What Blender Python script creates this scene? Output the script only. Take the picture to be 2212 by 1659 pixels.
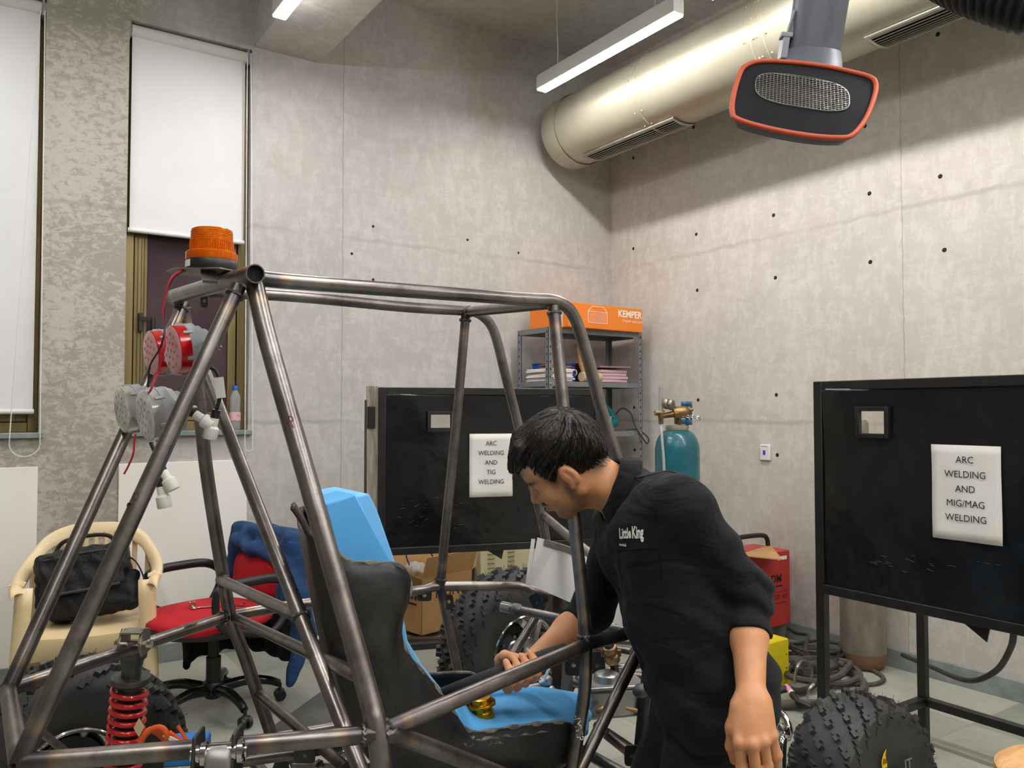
import bpy, math, random
import numpy as np
from mathutils import Vector, Matrix
from mathutils.bvhtree import BVHTree

for o in list(bpy.data.objects):
    bpy.data.objects.remove(o)
SC = bpy.context.scene
COL = SC.collection
random.seed(7)
RNG = np.random.default_rng(7)

# ------------------------------------------------------------------ camera, world, exposure
FPX, CX, CY, CAMZ = 1735.0, 1106.0, 829.5, 1.35
YAW, PITCH = math.radians(34.0), math.atan2(57.5, 1735.0)
FWD = Vector((math.sin(YAW) * math.cos(PITCH), math.cos(YAW) * math.cos(PITCH), math.sin(PITCH)))
RGT = Vector((math.cos(YAW), -math.sin(YAW), 0))
UPV = RGT.cross(FWD)
CAM = Vector((0, 0, CAMZ))
cd = bpy.data.cameras.new('camera')
cam = bpy.data.objects.new('camera', cd)
COL.objects.link(cam)
cd.sensor_fit = 'HORIZONTAL'
cd.sensor_width = 36.0
cd.lens = 36.0 * FPX / 2212.0
cd.clip_start = 0.02
cam.matrix_world = Matrix((
    (RGT.x, UPV.x, -FWD.x, 0), (RGT.y, UPV.y, -FWD.y, 0), (RGT.z, UPV.z, -FWD.z, CAMZ), (0, 0, 0, 1)))
SC.camera = cam
SC.view_settings.view_transform = 'Standard'
SC.view_settings.look = 'None'
SC.view_settings.exposure = 0.95
SC.view_settings.gamma = 1.0
SC.view_settings.use_curve_mapping = False
W = bpy.data.worlds.new('night')
SC.world = W
W.use_nodes = True
W.node_tree.nodes['Background'].inputs[0].default_value = (0.02, 0.016, 0.02, 1)
W.node_tree.nodes['Background'].inputs[1].default_value = 0.4
LIGHT_STRENGTH = 46.0


def ray(px, py):
    return FWD + RGT * ((px - CX) / FPX) - UPV * ((py - CY) / FPX)


def at(px, py, d):
    return CAM + ray(px, py) * d


def onX(px, py, X):
    r = ray(px, py)
    return CAM + r * (X / r.x)


def onY(px, py, Y):
    r = ray(px, py)
    return CAM + r * (Y / r.y)


def onZ(px, py, Z=0.0):
    r = ray(px, py)
    return CAM + r * ((Z - CAMZ) / r.z)


def proj(p):
    q = Vector(p) - CAM
    return (q.dot(RGT) / q.dot(FWD) * FPX + CX, CY - q.dot(UPV) / q.dot(FWD) * FPX)


def V(*a):
    return Vector(a)


# ------------------------------------------------------------------ mesh builder
OFF = {}


class MB:
    def __init__(s):
        s.v, s.f = [], []
        s.att = None

    def add(s, vs, fs):
        b = len(s.v)
        s.v += [tuple(x) for x in vs]
        s.f += [tuple(i + b for i in f) for f in fs]
        return s

    def box(s, c, size, R=None):
        c = Vector(c)
        hx, hy, hz = size[0] / 2, size[1] / 2, size[2] / 2
        P = [Vector((x, y, z)) for x in (-hx, hx) for y in (-hy, hy) for z in (-hz, hz)]
        if R is not None:
            P = [R @ p for p in P]
        return s.add([c + p for p in P], [(0, 1, 3, 2), (4, 6, 7, 5), (0, 4, 5, 1), (2, 3, 7, 6), (0, 2, 6, 4), (1, 5, 7, 3)])

    def bb(s, x0, x1, y0, y1, z0, z1):
        return s.box(((x0 + x1) / 2, (y0 + y1) / 2, (z0 + z1) / 2), (abs(x1 - x0), abs(y1 - y0), abs(z1 - z0)))

    def obox(s, o, a, b, c):
        o, a, b, c = Vector(o), Vector(a), Vector(b), Vector(c)
        if a.cross(b).dot(c) < 0:
            a, b = b, a
        P = [o + a * i + b * j + c * k for i in (0, 1) for j in (0, 1) for k in (0, 1)]
        return s.add(P, [(0, 1, 3, 2), (4, 6, 7, 5), (0, 4, 5, 1), (2, 3, 7, 6), (0, 2, 6, 4), (1, 5, 7, 3)])

    def bar(s, p0, p1, w, h, up=(0, 0, 1)):
        p0, p1 = Vector(p0), Vector(p1)
        d = (p1 - p0).normalized()
        up = Vector(up)
        if abs(d.dot(up)) > 0.98:
            up = Vector((0, 1, 0))
        sx = d.cross(up).normalized()
        u = sx.cross(d).normalized()
        return s.obox(p0 - sx * w / 2 - u * h / 2, sx * w, u * h, p1 - p0)

    def tube(s, pts, r, n=10, closed=False, cap=True, sx=1.0):
        pts = [Vector(p) for p in pts]
        m = len(pts)
        rs = list(r) if isinstance(r, (list, tuple)) else [r] * m
        T = []
        for i in range(m):
            a = pts[(i - 1) % m] if (closed or i > 0) else pts[i]
            b = pts[(i + 1) % m] if (closed or i < m - 1) else pts[i]
            t = b - a
            T.append(t.normalized() if t.length > 1e-9 else Vector((0, 0, 1)))
        ref = Vector((0, 0, 1)) if abs(T[0].z) < 0.9 else Vector((1, 0, 0))
        nrm = (ref - T[0] * ref.dot(T[0])).normalized()
        vs, fs = [], []
        for i in range(m):
            nrm = nrm - T[i] * nrm.dot(T[i])
            nrm = nrm.normalized() if nrm.length > 1e-6 else T[i].orthogonal().normalized()
            bn = T[i].cross(nrm)
            for k in range(n):
                a = 2 * math.pi * k / n
                vs.append(pts[i] + (nrm * math.cos(a) + bn * math.sin(a) * sx) * rs[i])
        for i in range(m if closed else m - 1):
            j = (i + 1) % m
            for k in range(n):
                k2 = (k + 1) % n
                fs.append((i * n + k, i * n + k2, j * n + k2, j * n + k))
        if cap and not closed:
            fs.append(tuple(reversed(range(n))))
            fs.append(tuple((m - 1) * n + k for k in range(n)))
        return s.add(vs, fs)

    def cyl(s, p0, p1, r0, r1=None, n=20, cap=True):
        return s.tube([p0, p1], [r0, r0 if r1 is None else r1], n=n, cap=cap)

    def lathe(s, prof, c, axis=(0, 0, 1), n=32, arc=None, cap=False):
        c, ax = Vector(c), Vector(axis).normalized()
        e = ax.orthogonal().normalized()
        g = ax.cross(e)
        vs, fs = [], []
        full = arc is None
        cnt = n if full else n + 1
        for (r, h) in prof:
            for k in range(cnt):
                a = 2 * math.pi * k / n if full else arc[0] + (arc[1] - arc[0]) * k / n
                vs.append(c + ax * h + (e * math.cos(a) + g * math.sin(a)) * r)
        for i in range(len(prof) - 1):
            for k in range(n):
                k2 = (k + 1) % cnt
                fs.append((i * cnt + k, i * cnt + k2, (i + 1) * cnt + k2, (i + 1) * cnt + k))
        if cap and full:
            fs.append(tuple(reversed(range(cnt))))
            fs.append(tuple((len(prof) - 1) * cnt + k for k in range(cnt)))
        return s.add(vs, fs)

    def ell(s, c, r, R=None, nu=16, nv=10, e=1.0):
        c = Vector(c)
        vs, fs = [], []
        sg = lambda t: math.copysign(abs(t) ** e, t)
        for i in range(nv + 1):
            th = math.pi * i / nv
            for k in range(nu):
                a = 2 * math.pi * k / nu
                p = Vector((r[0] * sg(math.sin(th)) * sg(math.cos(a)), r[1] * sg(math.sin(th)) * sg(math.sin(a)), r[2] * sg(math.cos(th))))
                vs.append(c + (R @ p if R is not None else p))
        for i in range(nv):
            for k in range(nu):
                k2 = (k + 1) % nu
                fs.append((i * nu + k, (i + 1) * nu + k, (i + 1) * nu + k2, i * nu + k2))
        return s.add(vs, fs)

    def torus(s, c, axis, R, r, n=32, m=8):
        c, ax = Vector(c), Vector(axis).normalized()
        e = ax.orthogonal().normalized()
        g = ax.cross(e)
        return s.tube([c + (e * math.cos(2 * math.pi * k / n) + g * math.sin(2 * math.pi * k / n)) * R for k in range(n)], r, n=m, closed=True)

    def prism(s, poly, vec):
        poly = [Vector(p) for p in poly]
        vec = Vector(vec)
        n = len(poly)
        nr = Vector((0, 0, 0))
        for i in range(n):
            nr += poly[i].cross(poly[(i + 1) % n])
        if nr.dot(vec) > 0:
            poly.reverse()
        vs = poly + [p + vec for p in poly]
        fs = [tuple(range(n)), tuple(reversed(range(n, 2 * n)))]
        for i in range(n):
            j = (i + 1) % n
            fs.append((j, i, i + n, j + n))
        return s.add(vs, fs)

    def grid(s, rows, closed=False):
        m, n = len(rows), len(rows[0])
        vs = [p for r in rows for p in r]
        fs = []
        for i in range(m - 1):
            for k in range(n if closed else n - 1):
                k2 = (k + 1) % n
                fs.append((i * n + k, i * n + k2, (i + 1) * n + k2, (i + 1) * n + k))
        return s.add(vs, fs)

    def build(s, name, mat=None, parent=None, smooth=True, angle=0.7, bevel=0, solid=0, soff=0, subsurf=0, seg=2):
        arr = np.array(s.v, dtype=float)
        if parent is not None:
            off = OFF[parent.name]
        else:
            lo, hi = arr.min(0), arr.max(0)
            off = Vector(((lo[0] + hi[0]) / 2, (lo[1] + hi[1]) / 2, lo[2]))
        arr = arr - np.array(off)
        me = bpy.data.meshes.new(name)
        me.from_pydata([tuple(x) for x in arr], [], s.f)
        me.update()
        ob = bpy.data.objects.new(name, me)
        COL.objects.link(ob)
        OFF[ob.name] = Vector(off)
        if parent is not None:
            ob.parent = parent
        else:
            ob.location = off
        if mat is not None:
            me.materials.append(mat)
        if smooth:
            me.shade_smooth()
            if angle:
                me.set_sharp_from_angle(angle=angle)
        if s.att is not None:
            for nm, data in s.att.items():
                a = me.attributes.new(nm, 'FLOAT', 'POINT')
                a.data.foreach_set('value', np.array(data, dtype=np.float32))
        if solid:
            md = ob.modifiers.new('solid', 'SOLIDIFY')
            md.thickness = solid
            md.offset = soff
        if bevel:
            md = ob.modifiers.new('bevel', 'BEVEL')
            md.width = bevel
            md.segments = seg
            md.limit_method = 'ANGLE'
            md.angle_limit = 0.6
        if subsurf:
            md = ob.modifiers.new('sub', 'SUBSURF')
            md.levels = md.render_levels = subsurf
        return ob


def thing(name, label, cat, loc, group=None, kind=None):
    o = bpy.data.objects.new(name, None)
    COL.objects.link(o)
    o.location = loc
    o.empty_display_size = 0.05
    OFF[o.name] = Vector(loc)
    return tag(o, label, cat, group, kind)


def tag(o, label=None, cat=None, group=None, kind=None):
    if label:
        o['label'] = label
    if cat:
        o['category'] = cat
    if group:
        o['group'] = group
    if kind:
        o['kind'] = kind
    return o


def lab(o, label):
    o['label'] = label
    return o


def smoothpath(pts, n=6, closed=False):
    """Catmull-Rom through the points."""
    P = [Vector(p) for p in pts]
    m = len(P)
    out = []
    for i in range(m if closed else m - 1):
        if closed:
            p0, p1, p2, p3 = P[(i - 1) % m], P[i], P[(i + 1) % m], P[(i + 2) % m]
        else:
            p0, p1, p2, p3 = P[max(i - 1, 0)], P[i], P[i + 1], P[min(i + 2, m - 1)]
        for k in range(n):
            t = k / n
            out.append(0.5 * ((2 * p1) + (p2 - p0) * t + (2 * p0 - 5 * p1 + 4 * p2 - p3) * t * t + (3 * p1 - p0 - 3 * p2 + p3) * t ** 3))
    if not closed:
        out.append(P[-1])
    return out


def catenate(p0, p1, sag, n=10):
    p0, p1 = Vector(p0), Vector(p1)
    return [p0.lerp(p1, i / n) - Vector((0, 0, sag * 4 * (i / n) * (1 - i / n))) for i in range(n + 1)]


FONT_CACHE = {}


def text_mesh(body, size, align='CENTER', bold=0.0, shear=0.0, spacing=1.0, xs=1.0):
    c = bpy.data.curves.new('txt', 'FONT')
    c.body = body
    c.size = size
    c.align_x = align
    c.align_y = 'CENTER'
    c.offset = bold
    c.shear = shear
    c.space_character = spacing
    c.resolution_u = 3
    o = bpy.data.objects.new('txt', c)
    COL.objects.link(o)
    dg = bpy.context.evaluated_depsgraph_get()
    me = bpy.data.meshes.new_from_object(o.evaluated_get(dg))
    vs = [(v.co.x * xs, v.co.y) for v in me.vertices]
    fs = [tuple(p.vertices) for p in me.polygons]
    bpy.data.objects.remove(o)
    bpy.data.curves.remove(c)
    bpy.data.meshes.remove(me)
    return vs, fs


def text_on(mb, body, o, ex, ey, size, lift=0.0008, bvh=None, **kw):
    """Lettering laid on the plane through o with unit axes ex (reading direction) and ey (up)."""
    o, ex, ey = Vector(o), Vector(ex).normalized(), Vector(ey).normalized()
    nz = ex.cross(ey).normalized()
    vs, fs = text_mesh(body, size, **kw)
    P = []
    for (x, y) in vs:
        p = o + ex * x + ey * y
        if bvh is not None:
            h = bvh.ray_cast(p + nz * 0.2, -nz, 0.6)
            if h[0] is not None:
                p = h[0]
        P.append(p + nz * lift)
    mb.add(P, fs)
    return mb


# ------------------------------------------------------------------ implicit surfaces (block-wise surface nets)
class SDF:
    def __init__(s):
        s.p = []
        s.disp = None
        s.clips = []

    def cone(s, a, b, r0, r1=None, k=0.02, sub=False, c=0):
        a, b = np.array(a, float), np.array(b, float)
        r1 = r0 if r1 is None else r1
        s.p.append(('c', a, b, r0, r1, k, sub, c, (a + b) / 2, np.linalg.norm(a - b) / 2 + max(r0, r1)))
        return s

    def ell(s, c, r, R=None, k=0.02, sub=False, col=0):
        R = np.eye(3) if R is None else np.array(R, float)
        s.p.append(('e', np.array(c, float), np.array(r, float), R, None, k, sub, col, np.array(c, float), max(r)))
        return s

    def rbox(s, c, h, R=None, rad=0.01, k=0.01, sub=False, col=0):
        R = np.eye(3) if R is None else np.array(R, float)
        s.p.append(('b', np.array(c, float), np.array(h, float), R, rad, k, sub, col, np.array(c, float), float(np.linalg.norm(h))))
        return s

    @staticmethod
    def d1(q, P):
        if q[0] == 'c':
            a, b, r0, r1 = q[1:5]
            ba = b - a
            t = np.clip((P - a) @ ba / max(ba @ ba, 1e-12), 0, 1)
            return np.linalg.norm(P - a - t[:, None] * ba, axis=1) - (r0 + (r1 - r0) * t)
        if q[0] == 'e':
            L = (P - q[1]) @ q[3]
            k0 = np.linalg.norm(L / q[2], axis=1)
            k1 = np.linalg.norm(L / (q[2] ** 2), axis=1)
            return np.where(k1 < 1e-9, -q[2].min(), k0 * (k0 - 1) / np.maximum(k1, 1e-9))
        L = np.abs((P - q[1]) @ q[3]) - (q[2] - q[4])
        return np.linalg.norm(np.maximum(L, 0), axis=1) + np.minimum(L.max(1), 0) - q[4]

    def ev(s, P, prims):
        D = np.full(len(P), 1.0)
        for q in prims:
            d = s.d1(q, P)
            k = q[5]
            if q[6]:
                h = np.clip(0.5 - 0.5 * (D + d) / k, 0, 1)
                D = D * (1 - h) - d * h + k * h * (1 - h)
            else:
                h = np.clip(0.5 + 0.5 * (D - d) / k, 0, 1)
                D = D * (1 - h) + d * h - k * h * (1 - h)
        if s.disp is not None:
            D = D + s.disp(P)
        for (p0, n) in s.clips:
            D = np.maximum(D, (P - np.array(p0)) @ np.array(n))
        return D

    def mesh(s, h, N=24, pad=0.02):
        adds = [q for q in s.p if not q[6]]
        lo = np.min([q[8] - q[9] for q in adds], axis=0) - pad
        hi = np.max([q[8] + q[9] for q in adds], axis=0) + pad
        nb = np.ceil((hi - lo) / (h * N)).astype(int)
        g = np.arange(N + 1)
        G = np.stack(np.meshgrid(g, g, g, indexing='ij'), -1).reshape(-1, 3)
        B = 8192
        keys, pos, quads = [], [], []
        half = h * N * 0.5 * math.sqrt(3)
        for bi in np.ndindex(*nb):
            org = np.array(bi) * N
            cen = lo + (org + N / 2) * h
            act = [q for q in s.p if np.linalg.norm(cen - q[8]) - q[9] < half + q[5] + 0.02]
            if not any(not q[6] for q in act):
                continue
            dc = s.ev(cen[None], act)[0]
            if abs(dc) > half * 1.6 + 0.02:
                continue
            Vv = s.ev(lo + (G + org) * h, act).reshape(N + 1, N + 1, N + 1)
            S = Vv < 0
            if S.all() or not S.any():
                continue
            c8 = [(i, j, k) for i in (0, 1) for j in (0, 1) for k in (0, 1)]
            cs = sum(S[i:N + i, j:N + j, k:N + k].astype(int) for i, j, k in c8)
            ac = np.argwhere((cs > 0) & (cs < 8))
            vals = np.stack([Vv[ac[:, 0] + i, ac[:, 1] + j, ac[:, 2] + k] for i, j, k in c8], 1)
            acc = np.zeros((len(ac), 3))
            cnt = np.zeros(len(ac))
            for a in range(8):
                for b in range(a + 1, 8):
                    if sum(x != y for x, y in zip(c8[a], c8[b])) != 1:
                        continue
                    va, vb = vals[:, a], vals[:, b]
                    m = (va < 0) != (vb < 0)
                    t = np.where(m, va / np.where(m, va - vb, 1), 0)
                    pa, pb = np.array(c8[a], float), np.array(c8[b], float)
                    acc += np.where(m[:, None], pa + t[:, None] * (pb - pa), 0)
                    cnt += m
            pos.append(lo + (ac + org + acc / cnt[:, None]) * h)
            gk = ac + org + 2
            keys.append((gk[:, 0] * B + gk[:, 1]) * B + gk[:, 2])
            for ax in range(3):
                sl0 = [slice(0, N)] * 3
                sl1 = [slice(0, N)] * 3
                sl1[ax] = slice(1, N + 1)
                e0, e1 = S[tuple(sl0)], S[tuple(sl1)]
                ed = np.argwhere(e0 != e1)
                if not len(ed):
                    continue
                fl = e0[ed[:, 0], ed[:, 1], ed[:, 2]]
                u, w = (ax + 1) % 3, (ax + 2) % 3
                q4 = []
                for (du, dw) in ((0, 0), (-1, 0), (-1, -1), (0, -1)):
                    cc = ed + org + 2
                    cc[:, u] += du
                    cc[:, w] += dw
                    q4.append((cc[:, 0] * B + cc[:, 1]) * B + cc[:, 2])
                q4 = np.stack(q4, 1)
                q4[~fl] = q4[~fl][:, ::-1]
                quads.append(q4)
        keys = np.concatenate(keys)
        pos = np.concatenate(pos)
        quads = np.concatenate(quads)
        od = np.argsort(keys)
        keys, pos = keys[od], pos[od]
        ix = np.clip(np.searchsorted(keys, quads), 0, len(keys) - 1)
        ok = (keys[ix] == quads).all(1)
        ix = ix[ok]
        m = MB()
        m.v = [tuple(p) for p in pos]
        m.f = [tuple(int(i) for i in q) for q in ix]
        m.np = pos
        return m
# ------------------------------------------------------------------ materials
def sr(r, g, b):
    f = lambda c: (c / 255 / 12.92) if c / 255 <= 0.04045 else ((c / 255 + 0.055) / 1.055) ** 2.4
    return (f(r), f(g), f(b), 1)


class NT:
    """small helper around a material's node tree"""
    def __init__(s, name):
        s.m = bpy.data.materials.new(name)
        s.m.use_nodes = True
        s.t = s.m.node_tree
        s.b = s.t.nodes['Principled BSDF']

    def n(s, typ, **kw):
        nd = s.t.nodes.new(typ)
        for k, v in kw.items():
            if k.startswith('_'):
                setattr(nd, k[1:], v)
            else:
                key = int(k[1:]) if k[0] == 'i' and k[1:].isdigit() else k.replace('__', ' ')
                if isinstance(v, bpy.types.NodeSocket):
                    s.t.links.new(v, nd.inputs[key])
                else:
                    nd.inputs[key].default_value = v
        return nd

    def link(s, a, b):
        s.t.links.new(a, b)

    def coord(s, kind='Object', scale=(1, 1, 1), rot=(0, 0, 0)):
        if kind == 'Position':
            src = s.n('ShaderNodeNewGeometry').outputs['Position']
        else:
            src = s.n('ShaderNodeTexCoord').outputs[kind]
        mp = s.n('ShaderNodeMapping', Vector=src)
        mp.inputs['Scale'].default_value = scale
        mp.inputs['Rotation'].default_value = rot
        return mp.outputs[0]

    def noise(s, vec, scale, detail=4, rough=0.55, dist=0.0):
        return s.n('ShaderNodeTexNoise', Vector=vec, Scale=scale, Detail=detail, Roughness=rough, Distortion=dist).outputs['Fac']

    def ramp(s, fac, stops, interp='LINEAR'):
        nd = s.n('ShaderNodeValToRGB', Fac=fac)
        nd.color_ramp.interpolation = interp
        el = nd.color_ramp.elements
        while len(el) < len(stops):
            el.new(0.5)
        for e, (p, c) in zip(el, stops):
            e.position = p
            e.color = c if len(c) == 4 else (*c, 1)
        return nd.outputs['Color']

    def mix(s, fac, a, b, mode='MIX'):
        nd = s.t.nodes.new('ShaderNodeMix')
        nd.data_type = 'RGBA'
        nd.blend_type = mode
        for i, v in ((0, fac), (6, a), (7, b)):
            if isinstance(v, bpy.types.NodeSocket):
                s.link(v, nd.inputs[i])
            else:
                nd.inputs[i].default_value = v
        return nd.outputs[2]

    def math(s, op, a, b=0.0, clamp=False):
        nd = s.t.nodes.new('ShaderNodeMath')
        nd.operation = op
        nd.use_clamp = clamp
        for i, v in ((0, a), (1, b)):
            if isinstance(v, bpy.types.NodeSocket):
                s.link(v, nd.inputs[i])
            else:
                nd.inputs[i].default_value = v
        return nd.outputs[0]

    def bump(s, h, strength=0.3, dist=0.01):
        nd = s.n('ShaderNodeBump', Height=h, Strength=strength, Distance=dist)
        s.link(nd.outputs[0], s.b.inputs['Normal'])

    def set(s, **kw):
        for k, v in kw.items():
            key = k.replace('__', ' ')
            if isinstance(v, bpy.types.NodeSocket):
                s.link(v, s.b.inputs[key])
            else:
                s.b.inputs[key].default_value = v
        return s


def PM(name, col, rough=0.5, metal=0.0, col2=None, ns=6, nd=4, lo=0.35, hi=0.65, bump=0, bs=60, bd=0.003, coat=0, stretch=(1, 1, 1), rv=0.0, **kw):
    m = NT(name)
    c = m.coord('Object', stretch)
    if col2 is not None:
        f = m.noise(c, ns, nd)
        m.set(Base__Color=m.ramp(f, [(lo, col), (hi, col2)]))
        if rv:
            m.set(Roughness=m.math('MULTIPLY_ADD', f, rv) if False else m.math('ADD', m.math('MULTIPLY', f, rv), rough - rv / 2))
        else:
            m.set(Roughness=rough)
    else:
        m.set(Base__Color=col, Roughness=rough)
    m.set(Metallic=metal)
    if coat:
        m.set(Coat__Weight=coat, Coat__Roughness=0.1)
    if bump:
        m.bump(m.noise(c, bs, 3), bump, bd)
    m.set(**kw)
    return m.m


def concrete(name, patches=True, seams=None, dark=1.0):
    m = NT(name)
    p = m.coord('Position')
    big = m.noise(p, 0.9, 5, 0.6)
    base = m.ramp(big, [(0.3, sr(180, 173, 163)), (0.7, sr(198, 191, 182))])
    # fine brush-out from the shuttering, strokes both ways
    vs = m.noise(m.coord('Position', (11, 11, 5)), 1.6, 9, 0.74, 0.35)
    hs = m.noise(m.coord('Position', (4, 4, 13)), 1.9, 8, 0.72, 0.35)
    st = m.math('ADD', m.math('MULTIPLY', vs, 0.65), m.math('MULTIPLY', hs, 0.35))
    base = m.mix(m.math('MULTIPLY', m.ramp_f(st, 0.47, 0.57), 0.5), base, sr(214, 208, 199))
    pt = m.noise(p, 5.5, 6, 0.7, 0.4)
    pm = m.math('MULTIPLY', m.ramp_f(pt, 0.53, 0.58), m.ramp_f(big, 0.35, 0.75))
    base = m.mix(m.math('MULTIPLY', pm, 0.5), base, sr(176, 170, 158))
    if patches:
        xz = m.n('ShaderNodeSeparateXYZ', Vector=m.n('ShaderNodeNewGeometry').outputs['Position']).outputs
        mask = m.math('SUBTRACT', 1.0, m.ramp_f(xz[0], 0.7, 0.95, clampv=True))
        sk = m.noise(m.coord('Position', (13, 13, 19)), 1.5, 9, 0.8, 0.45)
        sk2 = m.math('ADD', m.math('MULTIPLY', sk, 0.7), m.math('MULTIPLY', m.noise(p, 2.2, 3), 0.3))
        f = m.math('MULTIPLY', m.ramp_f(sk2, 0.485, 0.515), mask)
        base = m.mix(m.math('MULTIPLY', mask, 0.85), base, m.mix(m.ramp_f(sk2, 0.47, 0.53), sr(160, 153, 138), sr(196, 188, 172)))
    if seams:
        axis, vals = seams
        xz = m.n('ShaderNodeSeparateXYZ', Vector=m.n('ShaderNodeNewGeometry').outputs['Position']).outputs
        for v in vals:
            wob = m.math('ADD', xz[axis], m.math('MULTIPLY', m.math('SUBTRACT', m.noise(p, 14, 3), 0.5), 0.02))
            dd = m.math('ABSOLUTE', m.math('SUBTRACT', wob, v))
            lf = m.math('SUBTRACT', 1.0, m.ramp_f(dd, 0.0015, 0.004, clampv=True))
            base = m.mix(m.math('MULTIPLY', lf, 0.5), base, sr(120, 112, 102))
        for v in (1.28, 2.42):
            wob = m.math('ADD', xz[2], m.math('MULTIPLY', m.math('SUBTRACT', m.noise(p, 9, 4), 0.5), 0.05))
            dd = m.math('ABSOLUTE', m.math('SUBTRACT', wob, v))
            lf = m.math('SUBTRACT', 1.0, m.ramp_f(dd, 0.004, 0.02, clampv=True))
            base = m.mix(m.math('MULTIPLY', m.math('MULTIPLY', lf, m.ramp_f(big, 0.4, 0.6)), 0.4), base, sr(142, 134, 122))
    if dark != 1.0:
        base = m.mix(1.0, base, (dark * .97, dark, dark * 1.04, 1), 'MULTIPLY')
    m.set(Base__Color=base, Roughness=0.85)
    fine = m.math('ADD', m.math('MULTIPLY', st, 1.0), m.math('MULTIPLY', m.noise(p, 120, 2), 0.3))
    m.bump(m.math('ADD', fine, m.math('MULTIPLY', pt, 0.6)), 0.35, 0.004)
    return m.m


def _ramp_f(s, v, a, b, clampv=True):
    nd = s.t.nodes.new('ShaderNodeMapRange')
    nd.clamp = True
    s.link(v, nd.inputs[0])
    nd.inputs[1].default_value = a
    nd.inputs[2].default_value = b
    return nd.outputs[0]


NT.ramp_f = _ramp_f


def tile_floor():
    m = NT('kota stone tiles')
    p = m.coord('Position', (1, 1, 1))
    br = m.n('ShaderNodeTexBrick', Vector=p, Scale=1.0)
    br.offset = 0.0
    br.inputs['Color1'].default_value = (0.2, 0.2, 0.2, 1)
    br.inputs['Color2'].default_value = (0.8, 0.8, 0.8, 1)
    br.inputs['Mortar'].default_value = (0.5, 0.5, 0.5, 1)
    br.inputs['Mortar Size'].default_value = 0.003
    br.inputs['Brick Width'].default_value = 0.6
    br.inputs['Row Height'].default_value = 0.6
    tone = m.n('ShaderNodeSeparateColor', Color=br.outputs['Color']).outputs[0]
    base = m.ramp(tone, [(0.15, sr(122, 126, 114)), (0.55, sr(152, 154, 142)), (0.9, sr(166, 166, 152))])
    n1 = m.noise(p, 2.3, 6, 0.65)
    base = m.mix(m.math('MULTIPLY', m.ramp_f(n1, 0.4, 0.75), 0.35), base, sr(176, 174, 160))
    n2 = m.noise(p, 18, 5, 0.7)
    base = m.mix(m.math('MULTIPLY', m.ramp_f(n2, 0.55, 0.75), 0.35), base, sr(110, 110, 100))
    base = m.mix(m.math('MULTIPLY', br.outputs['Fac'], 0.6), base, sr(126, 124, 112))
    m.set(Base__Color=base, Roughness=m.math('ADD', m.math('MULTIPLY', n2, 0.3), 0.28))
    return m.m


def steel_tube():
    """bare mild steel with the straw, purple and blue tint left beside each weld"""
    m = NT('bare steel tube')
    c = m.coord('Object', (1, 1, 1))
    n1 = m.noise(c, 9, 5, 0.7)
    n2 = m.noise(m.coord('Object', (6, 6, 60)), 2.0, 3)
    base = m.ramp(n1, [(0.3, sr(104, 98, 94)), (0.55, sr(134, 127, 122)), (0.75, sr(156, 149, 143))])
    base = m.mix(m.math('MULTIPLY', m.ramp_f(m.noise(c, 28, 4, 0.7), 0.56, 0.7), 0.5), base, sr(84, 72, 66))
    h = m.n('ShaderNodeAttribute', _attribute_name='weld_tint').outputs['Fac']
    h = m.math('ADD', h, m.math('MULTIPLY', m.math('SUBTRACT', m.noise(c, 30, 2), 0.5), 0.14))
    tint = m.ramp(h, [(0.0, sr(134, 127, 122)), (0.38, sr(156, 142, 120)), (0.5, sr(140, 114, 90)), (0.6, sr(92, 82, 94)), (0.7, sr(80, 80, 88)), (0.86, sr(62, 60, 60)), (1.0, sr(74, 70, 68))])
    base = m.mix(m.math('MULTIPLY', m.ramp_f(h, 0.2, 0.5), 0.72), base, tint)
    m.set(Base__Color=base, Metallic=0.9, Roughness=m.math('ADD', m.math('MULTIPLY', n1, 0.2), 0.24))
    m.bump(m.noise(c, 160, 3), 0.12, 0.001)
    return m.m


def skin_mat():
    m = NT('skin')
    c = m.coord('Object')
    a = m.n('ShaderNodeAttribute', _attribute_name='tone').outputs['Fac']
    base = m.ramp(m.noise(c, 40, 4), [(0.3, sr(202, 141, 97)), (0.7, sr(214, 153, 108))])
    base = m.mix(m.ramp_f(a, 0.02, 1.0), base, sr(58, 40, 34))
    b = m.n('ShaderNodeAttribute', _attribute_name='rosy').outputs['Fac']
    base = m.mix(b, base, sr(166, 96, 82))
    m.set(Base__Color=base, Roughness=0.48, Subsurface__Weight=0.12, Subsurface__Scale=0.02)
    m.b.inputs['Subsurface Radius'].default_value = (1.0, 0.35, 0.2)
    m.bump(m.noise(c, 260, 3), 0.12, 0.0012)
    return m.m


def fabric(name, col, col2, fold=0.35, fs=9, stretch=(1, 1, 1), rough=0.85):
    m = NT(name)
    c = m.coord('Object', stretch)
    n1 = m.noise(c, fs, 3, 0.5, 0.8)
    m.set(Base__Color=m.ramp(m.noise(c, 30, 3), [(0.3, col), (0.7, col2)]), Roughness=rough)
    m.set(Sheen__Weight=0.03, Specular__IOR__Level=0.3)
    weave = m.noise(c, 600, 1)
    m.bump(m.math('ADD', n1, m.math('MULTIPLY', weave, 0.04)), fold, 0.03)
    return m.m


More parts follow.
